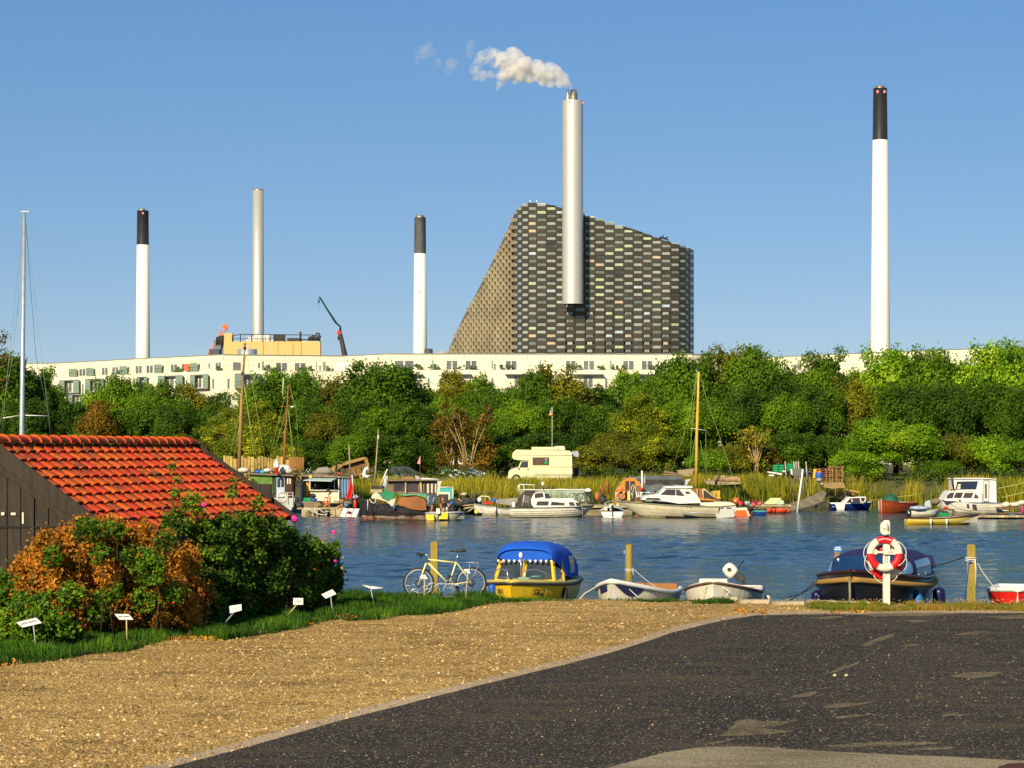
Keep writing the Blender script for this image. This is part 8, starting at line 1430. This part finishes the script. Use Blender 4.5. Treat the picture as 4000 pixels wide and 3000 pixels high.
for(x,y,a,lab,m_)in((90,940,52,'bright orange lifebuoy heap on the orange boat, upper one',m_orange),(155,980,40,'red lifejacket beside the orange ring',M('signal_red',(.85,.03,.02),.5))):lump(lab,ZH,x,y,a,a*.8,141.4,m_,'lifejacket','lifejacket')
lump('dark red sack on the raft',ZH,370,970,70,38,143,M('maroon_cloth',(.16,.02,.03),.8)); lump('pink red round buoy on the raft, left one',ZH,345,1000,35,30,142.6,M('coral_buoy',(.75,.10,.10),.5),'buoy','buoy'); lump('pink red round buoy on the raft, right one',ZH,430,985,40,28,142.8,M('coral_buoy',(.75,.10,.10),.5),'buoy','buoy'); lump('grey crate like lump beside the orange boat',ZH,250,980,40,40,142.5,m_greymetal,'basket','basket')
BD=side_boat('rowing_dinghy','little blue dinghy with a turquoise rim right of the orange boat','dinghy',2990,2938,1997,1996,2013,1.1,m_blue,None,None,None,m_tealg,draft=.1,tw=.9,pw=3); BD.part('inside',BD.H.inner(.1),m_tealg)
R2=Far('barrel_raft','plank raft resting on red orange barrels','raft',3030,2000,145); R2.root.location.z=0; R2.o.z=0; x=2935
while x<3088:boxpx(R2,'plank',x,1972,x+12,1979,m_rp,rnd.uniform(-.05,.05),2.5); x+=13
slabpx(R2,'bearer',[(330,1030),(800,1020),(960,1090),(870,1080),(780,1050),(330,1060)],m_wood,.1,.2,None,ZH)
for i,(x0,x1)in enumerate(((530,605),(612,655),(665,820),(826,872))):mb=MB(); mb.tube([R2.p(*ZH(x0,1075),.3),R2.p(*ZH(x1,1072),.3)],.20,12); R2.part('barrel',mb,M('barrel_red',(.72,.07,.02),.5,0,.2,2))
CO2=Far('cooler_box','pale lime lid of a big box lying tilted on the barrel raft','box',*ZH(650,995),145); slabpx(CO2,'lid',[(502,985),(600,905),(740,905),(735,925),(660,990),(560,992)],M('pale_lime',(.58,.66,.30),.5),0,.6,None,ZH); slabpx(CO2,'side',[(662,992),(740,925),(780,950),(785,985),(740,1000)],M('pale_mint',(.45,.58,.42),.5),-.02,.5,None,ZH)
tubes(Far('leaning_pole','tall white pole standing tilted in the water by the ramp','pole',*ZH(965,1105),147),'shaft',[[(1056,490),(962,1190)]],.07,m_white,ZH)
RP=Far('boat_ramp','curved plank ramp coming down from the bank to the raft','ramp',*ZH(1100,1060),150); N_=26; m_rmp=M('grey_ramp_planks',(.24,.19,.12),.85,0,.3,2,bump=.4,objvar=.15)
def rpt(u,e):
 A0_=[(790,1015),(940,960),(1100,910),(1230,850),(1340,785)]; B0_=[(960,1088),(1060,1045),(1200,1010),(1330,960),(1400,830)]; S=A0_ if e==0 else B0_; t=u*4; i=min(3,int(t)); f=t-i; return RP.p(*ZH(S[i][0]*(1-f)+S[i+1][0]*f,S[i][1]*(1-f)+S[i+1][1]*f),(0 if e else 2.2)+5*u)
for i in range(N_):u0,u1=i/N_,(i+.86)/N_; mb=MB(); mb.slab([rpt(u0,1),rpt(u1,1),rpt(u1,0),rpt(u0,0)],(0,0,-.05)); RP.part('plank',mb,m_rmp)
slabpx(RP,'side_beam',[(930,1070),(1200,1035),(1410,940),(1400,985),(1250,1050),(1000,1090)],m_dark,-.05,.2,None,ZH)
SG=Far('stone_steps','sandy path edge with two big grey boulders below the pallets','boulders',*ZH(1290,700),160);
for(x,y,a,b)in((1285,645,48,35),(1325,705,32,28)):mb=MB(); mb.ell(SG.p(*ZH(x,y)),(a*.27/SG.k(),.5,b*.27/SG.k()),7); SG.part('boulder',mb,M('boulder_grey',(.34,.31,.24),.9,0,.3,3))
slabpx(Far('sand_path','bare sandy strip in front of the pallets','path',*ZH(1500,750),163),'ground',[(1350,690),(1640,680),(1665,755),(1480,770),(1360,750)],M('bare_sand',(.30,.21,.09),.9,0,.2,1),0,2,None,ZH)
m_pal=M('pallet_wood',(.30,.15,.06),.85,0,.3,4,objvar=.2); PB=Far('pallet','x','pallet',*ZH(1390,665),166); pal0=PB.root; w=1.0; mb=MB()
for k in range(5):mb=MB(); mb.box((0,.1+k*.2,.13),(w,.1,.022)); mb.build('slat',m_pal,pal0)
for k in(-1,0,1):mb=MB(); mb.box((k*(w/2-.05),.5,.065),(.10,1.0,.10)); mb.build('block',m_pal,pal0)
mb=MB(); mb.box((0,0.05,.011),(w,.1,.022)); mb.box((0,.95,.011),(w,.1,.022)); mb.build('slat',m_pal,pal0)
first=True
ords=['lowest','second','third','fourth','fifth','topmost']
for col,(px,n)in enumerate(((1390,6),(1535,7))):
 for j in range(n):
  base=W(*ZH(px,665),166); loc=Vector((base.x+rnd.uniform(-.03,.03),166+rnd.uniform(-.05,.05),base.z+j*.158)); nm_=(['lowest','second','third','fourth','fifth','topmost']if n==6 else['lowest','second','third','fourth','fifth','sixth','topmost'])[j]; lab='%s pallet of the %s stack under the trees'%(nm_,'left' if col==0 else 'right, higher')
  if first:pal0.location=loc; pal0['label']=lab; pal0['group']='wooden pallets in two stacks'; first=False
  else:dup(pal0,loc,rnd.uniform(-.04,.04),None,lab)
BR=Far('blue_barrel','blue barrel standing left of the pallet stacks','barrel',*ZH(1287,625),164); mb=MB(); mb.lathe([(.24,0),(.27,.1),(.27,.36),(.24,.45),(.0001,.45)],14,BR.p(*ZH(1287,628))); BR.part('body',mb,m_blue); lump('orange red cushion on top of the blue barrel',ZH,1295,535,30,28,164.2,M('coral_cushion',(.7,.16,.06),.7),'cushion','cushion')
YP=Far('yellow_crate','upright amber yellow panel beside the blue barrel','panel',*ZH(1230,610),165); slabpx(YP,'panel',[(1210,485),(1255,485),(1240,610),(1200,620)],M('amber_panel',(.70,.40,.02),.6),0,.2,None,ZH)
for(x0,y0,x1,y1,lab)in((635,430,700,530,'green crate standing on end, leftmost of the three on the bank'),(700,428,775,535,'darker green crate standing on end, middle of the three on the bank'),(838,412,905,510,'turquoise green crate with legs like slots, right one of the three on the bank')):crate(ZH,x0,y0,x1,y1,162,m_green,lab,'green crates on the bank','crate',3,.35)
BL=Far('board_pile','pile of white boards lying in the reeds under the green crates','boards',*ZH(660,570),160)
for i,(a,b,c_,d_)in enumerate((((545,520),(755,550),(750,572),(548,538)),((565,565),(640,570),(640,590),(570,585)),((770,508),(800,512),(800,530),(770,528)))):slabpx(BL,'plank',[a,b,c_,d_],m_white,-.2*i,.5,None,ZH)
GBX=Far('grey_skip','grey box with a white edge beside the green crates','box',*ZH(960,585),162); slabpx(GBX,'side',[(900,485),(1060,478),(1060,580),(905,585)],M('slate_grey',(.13,.13,.12),.8),0,1.0,None,ZH); slabpx(GBX,'edge',[(875,487),(900,487),(906,575),(885,560)],m_white,-.02,.9,None,ZH)
mb=MB(); tk=Far('dark_trunk_group','row of thin pale trunks in the shade behind the green crates','tree',*ZH(930,560),176); tk.root.location.z=1.75; tk.o.z=1.75
for x in(800,925,955,988,1100):mb=MB(); q_=tk.p(*ZH(x,380)); mb.tube([(q_.x+.1,0,0),(q_.x,0,q_.z)],.05,6); tk.part('trunk',mb,M('birch_bark',(.42,.38,.34),.8,0,.5,4))
UW=side_boat('small_cruiser','small blue and white cabin boat tied below the pallets','cabin boat',3243,3404,1966,1962,1993,1.9,M('royal_blue_hull',(.010,.025,.20),.35,0,.1,2),None,None,m_white,m_white,draft=.15,tw=.95,pw=3,rake=.25); UW.D-=.95
slabpx(UW,'white_patch',[(1515,985),(1665,980),(1650,1072),(1550,1076)],m_white,-.06,.05,None,ZH); slabpx(UW,'cabin',[(1640,968),(1720,890),(1960,886),(1995,960)],m_white,.1,1.3,None,ZH); winpx(UW,[[(1690,962),(1735,908),(1755,908),(1752,962)],[(1770,960),(1765,905),(1870,902),(1885,958)],[(1900,950),(1885,902),(1950,900),(1935,948)],[(1955,955),(1965,905),(1995,957)]],m_wt,.06,ZH); tubes(UW,'lettering',[[(1480,1028),(1510,1034)]],.02,m_ring,ZH,-.08)
tubes(Far('outboard_motor','dark motor and rods behind the small blue and white boat','outboard motor',*ZH(1680,900),151),'motor_leg',[[(1665,800),(1650,900)],[(1690,800),(1630,920)],[(1700,790),(1740,850)]],.07,m_dark,ZH); slabpx(Far('plank_awning','amber board on trestles behind the blue and white boat','board',*ZH(1770,860),152),'board',[(1640,765),(1700,782),(1890,812),(1860,830),(1700,800)],M('amber_board',(.45,.26,.05),.7),0,.6,None,ZH); lump('brown heap under the amber board',ZH,1770,860,70,32,151.5,m_brown,'heap','heap')
MH=moor('mahogany_boat','varnished mahogany rowing boat with a green domed cover','rowing boat',3430,147,52,3.3); H=Hull(3.3,1.5,.62,.86,.2,.6,.5,2.2,.2,.05,.65,.15); m_mh=M('red_mahogany',(.30,.05,.010),.3,0,.35,2,spec=.6,stretch=(.3,1,2)); mb=MB(); H.shell(mb,20,8); mb.build('hull',m_mh,MH); H.rim(.03,22,5).build('gunwale',m_mh,MH); H.inner(.2).build('inside',m_ply,MH)
for u in(.6,.72,.84):H.rim(.008,20,3,-.004,u,0,.03,.97).build('strake',m_brown,MH)
GD=Far('green_cover','dark green domed canvas cover on the mahogany boat','cover',*ZI(290,960),148.2); mb=MB(); c=GD.p(*ZI(285,950)); mb.lathe([(.5,0),(.46,.2),(.33,.36),(.15,.44),(.0001,.46)],16,c); GD.part('canvas',mb,M('bottle_green_canvas',(.01,.09,.055),.7)); MS=Far('striped_sheet','grey and white sheet over the stern of the mahogany boat','sheet',*ZI(520,1000),149.5); slabpx(MS,'cloth',[(415,955),(580,962),(620,1020),(560,1030),(430,990)],M('pale_striped_cloth',(.42,.45,.44),.7,0,.5,9),0,.5,None,ZI); tubes(Far('bow_line','two thin pale lines at the bow of the mahogany boat','rope',*ZI(125,1100),146),'line',[[(120,940),(125,1110)],[(155,915),(160,1120)]],.022,m_rope,ZI)
WB=side_boat('wheelhouse_boat','white wheelhouse boat with a tall square cabin and a black stove pipe','houseboat',3903,3660,1965,1953,2015,2.6,m_white,None,None,m_white,m_greymetal,draft=.25,tw=.9,pw=2.4,rake=.9,Dd=143,flare=.1);
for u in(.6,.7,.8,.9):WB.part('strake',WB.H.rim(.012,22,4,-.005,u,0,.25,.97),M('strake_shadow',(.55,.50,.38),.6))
WB.D-=1.2
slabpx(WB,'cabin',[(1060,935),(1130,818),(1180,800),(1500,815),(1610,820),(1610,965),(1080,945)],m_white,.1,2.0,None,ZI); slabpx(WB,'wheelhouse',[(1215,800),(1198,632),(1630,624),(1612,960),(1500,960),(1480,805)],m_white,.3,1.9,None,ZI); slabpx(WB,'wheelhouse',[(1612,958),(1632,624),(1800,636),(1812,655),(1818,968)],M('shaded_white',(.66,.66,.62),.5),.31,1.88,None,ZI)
slabpx(WB,'roof',[(1192,634),(1200,622),(1630,614),(1815,628),(1815,640),(1630,626)],m_white,.2,2.1,None,ZI); winpx(WB,[[(1225,782),(1248,668),(1548,662),(1520,778)]],M('blue_black_glass',(.018,.025,.06),.1,0,.4,2,spec=.9),.26,ZI); slabpx(WB,'curtain',[(1245,775),(1262,705),(1300,700),(1295,775)],m_cloth,.24,.01,None,ZI)
winpx(WB,[[(1092,908),(1112,860),(1150,828),(1208,826),(1182,906)],[(1200,900),(1232,828),(1335,824),(1305,902)],[(1330,900),(1362,828),(1480,828),(1456,904)],[(1490,905),(1510,840),(1545,870),(1562,908)]],m_wt,.07,ZI); slabpx(WB,'door_frame',[(1632,650),(1712,655),(1708,958),(1632,956)],m_dark,.28,.02,None,ZI); slabpx(WB,'door',[(1640,660),(1702,664),(1700,950),(1640,948)],m_white,.25,.03,None,ZI); slabpx(WB,'door_window',[(1650,700),(1676,702),(1674,908),(1652,908)],m_wt,.22,.02,None,ZI); slabpx(WB,'door_curtain',[(1678,705),(1690,706),(1688,905),(1676,905)],m_cream,.22,.02,None,ZI)
slabpx(WB,'porthole',[(1385,992),(1420,992),(1420,1036),(1390,1036)],m_wt,-.1,.03,None,ZI); slabpx(WB,'porthole',[(1462,995),(1522,998),(1532,1062),(1475,1055)],m_wt,-.1,.03,None,ZI)
mb=MB(); mb.tube([WB.p(*ZI(1205,800),.3),WB.p(*ZI(1185,700),.3),WB.p(*ZI(1165,540),.3)],.055,8); WB.part('stove_pipe',mb,m_black); mb=MB(); mb.box(WB.p(*ZI(1190,790),.3),(.25,.3,.12)); WB.part('pipe_foot',mb,m_brown); tubes(WB,'mooring_rope',[[(1070,945),(1250,1050),(1500,1120),(1700,1130)],[(1030,940),(960,1180)]],.015,m_darkrope,ZI,-.2); mb=MB(); mb.ell(WB.p(*ZI(1287,938),.05),(.08,.03,.04),5); WB.part('vent',mb,m_dark)
WDn=side_boat('dinghy','white dinghy under a crumpled blue and white tarpaulin behind the yellow rowing boat','dinghy',3550,3668,1995,1990,2022,1.3,m_white,None,None,m_dg,None,Dd=137.5,draft=.1,pw=3,tw=.8); lump('crumpled blue tarpaulin on the white dinghy',ZI,700,1050,150,34,137.6,M('mixed_blue_tarpaulin',(.12,.22,.42),.6,0,.8,3,col2=(.55,.56,.56)),'tarpaulin','tarpaulin'); slabpx(Far('wicker_screen','pale blue oval panel with a wicker heap behind the white dinghy','panel',*ZI(840,1040),141),'panel',[(775,1000),(790,960),(830,938),(870,935),(868,1050),(800,1045)],M('pale_blue_panel',(.40,.48,.52),.6),0,.1,None,ZI); lump('brown wicker heap at the bow of the wheelhouse boat',ZI,930,960,75,50,141,m_wood,'wicker_heap','heap')
YR=side_boat('rowing_boat','long yellow rowing boat with white fenders and a dark rim','rowing boat',3538,3812,2023,2011,2050,1.6,zband('lemon_hull',((.72,.44,.01),(.76,.48,.02)),((.76,.62,.16),(.70,.56,.12)),.16,.02,.45),None,None,None,M('dark_brown_rim',(.06,.02,.012),.5),draft=.12,tw=.7,pw=2.6,rake=.5,dip=.03); YR.part('inside',YR.H.inner(.1),m_cloth); YR.D-=.8
for x in(870,1098):tubes(YR,'fender',[[(x,1205),(x+3,1285)]],.065,m_white,ZI,-.1)
mo=Far('outboard_motor','black tilted outboard motor at the left end of the yellow rowing boat','outboard motor',*ZI(545,1150),132.6); mb=MB(); mb.ell(mo.p(*ZI(550,1120)),(.17,.17,.26),7); mo.part('cowl',mb,m_black); tubes(mo,'motor_leg',[[(545,1150),(480,1190),(400,1235)],[(440,1190),(370,1240)],[(560,1160),(600,1190)]],.06,m_dark,ZI); mb=MB(); mb.box(mo.p(*ZI(556,1115),-.17),(.06,.01,.08)); mo.part('logo',mb,m_ring)
TBL=Far('small_table','small brown table with turned legs standing on the dock behind the yellow boat','table',*ZI(1110,1170),134.5); boxpx(TBL,'top',1010,1062,1212,1080,m_brown,0,.5,ZI);
for x,dy in((1022,0),(1200,0),(1040,.4),(1190,.4)):tubes(TBL,'leg',[[(x,1080),(x,1170)]],.03,m_brown,ZI,dy)
crate(ZI,1008,1120,1130,1180,133.6,m_green,'green crate lettered on its side under the small table'); lump('red and teal cloth on the small table',ZI,1080,1045,40,14,134.6,m_red,'cloth','cloth'); lump('dark pot inside the green crate under the table',ZI,1080,1110,45,16,133.8,m_dark,'pot','pot')
DK=Far('dock','weathered plank dock with an orange red waterside board at the right','dock',3860,2052,134); DK.root.location.z=0; DK.o.z=0; x=3800
while x<4080:boxpx(DK,'plank',x,2013,x+13,2021,m_rp,rnd.uniform(-.06,.06),6); x+=14
slabpx(DK,'waterside_board',[(1810,1235),(2212,1240),(2500,1242),(2500,1290),(1810,1285)],M('flaking_orange_board',(.62,.16,.04),.8,0,.6,2.5,col2=(.45,.38,.28)),-.3,.12,None,ZI); slabpx(DK,'bearer',[(1660,1232),(1805,1235),(1805,1280),(1665,1272)],m_rp,-.25,.2,None,ZI); slabpx(DK,'float',[(1480,1150),(2500,1150),(2500,1285),(1500,1285)],m_dark,.3,4,None,ZI)
for(x,y,a,b,m_,nm,lab)in((1600,1190,90,60,m_wr,'brush_heap','brown brush heap on the dock beside the yellow boat bow'),(1900,1130,80,18,m_brown,'timber_heap','dark red timbers under the wheelhouse stern'),(2020,1165,90,26,M('net_teal',(.12,.45,.30),.8,0,.3,6),'fishing_net','turquoise green net lying on the dock, left part'),(2160,1175,80,30,M('net_teal',(.12,.45,.30),.8,0,.3,6),'fishing_net','turquoise green net lying on the dock, right part'),(1950,1000,65,38,m_cream,'bench','cream padded bench on the bank at the right'),(2080,1000,80,40,m_cloth,'sack','grey brown sack heap on the bank at the right'),(2180,970,50,40,m_dg,'box','pale box at the right picture edge on the bank'),(1950,1085,60,8,m_white,'board','white board lying behind the green net')):lump(lab,ZI,x,y,a,b,135.5 if y>1100 else 141,m_,nm,nm.replace('_',' '))
PKB=Far('pink_ring','bright pink swim ring at the right picture edge','swim ring',*ZI(2205,1100),134); mb=MB(); mb.torus((0,0,.1),.16,.07,16,7,rot=Matrix.Rotation(1.0,3,'Z')); PKB.part('ring',mb,M('hot_pink',(.85,.01,.25),.4))
LB=Far('long_bank_boards','long dark bench board on the bank behind the green net','planks',*ZI(2000,1060),142); slabpx(LB,'plank',[(1850,1040),(2400,1035),(2400,1055),(1850,1062)],m_brown,0,1,None,ZI)
tubes(Far('bank_rope','upper yellowish rope running from the wheelhouse boat to the right bank','rope',*ZI(1850,760),146),'line',[[(1850,765),(2100,715),(2212,680),(2500,620)]],.03,m_line,ZI); tubes(Far('bank_rope','lower yellowish rope running to the right bank','rope',*ZI(1900,900),146),'line',[[(1890,900),(2100,850),(2212,825),(2500,780)]],.03,m_line,ZI); tubes(Far('bank_rope','thin rope from the mahogany boat across the reeds','rope',*ZI(400,900),149),'line',[[(0,940),(160,920)],[(390,888),(600,865),(740,840)]],.02,m_line,ZI)
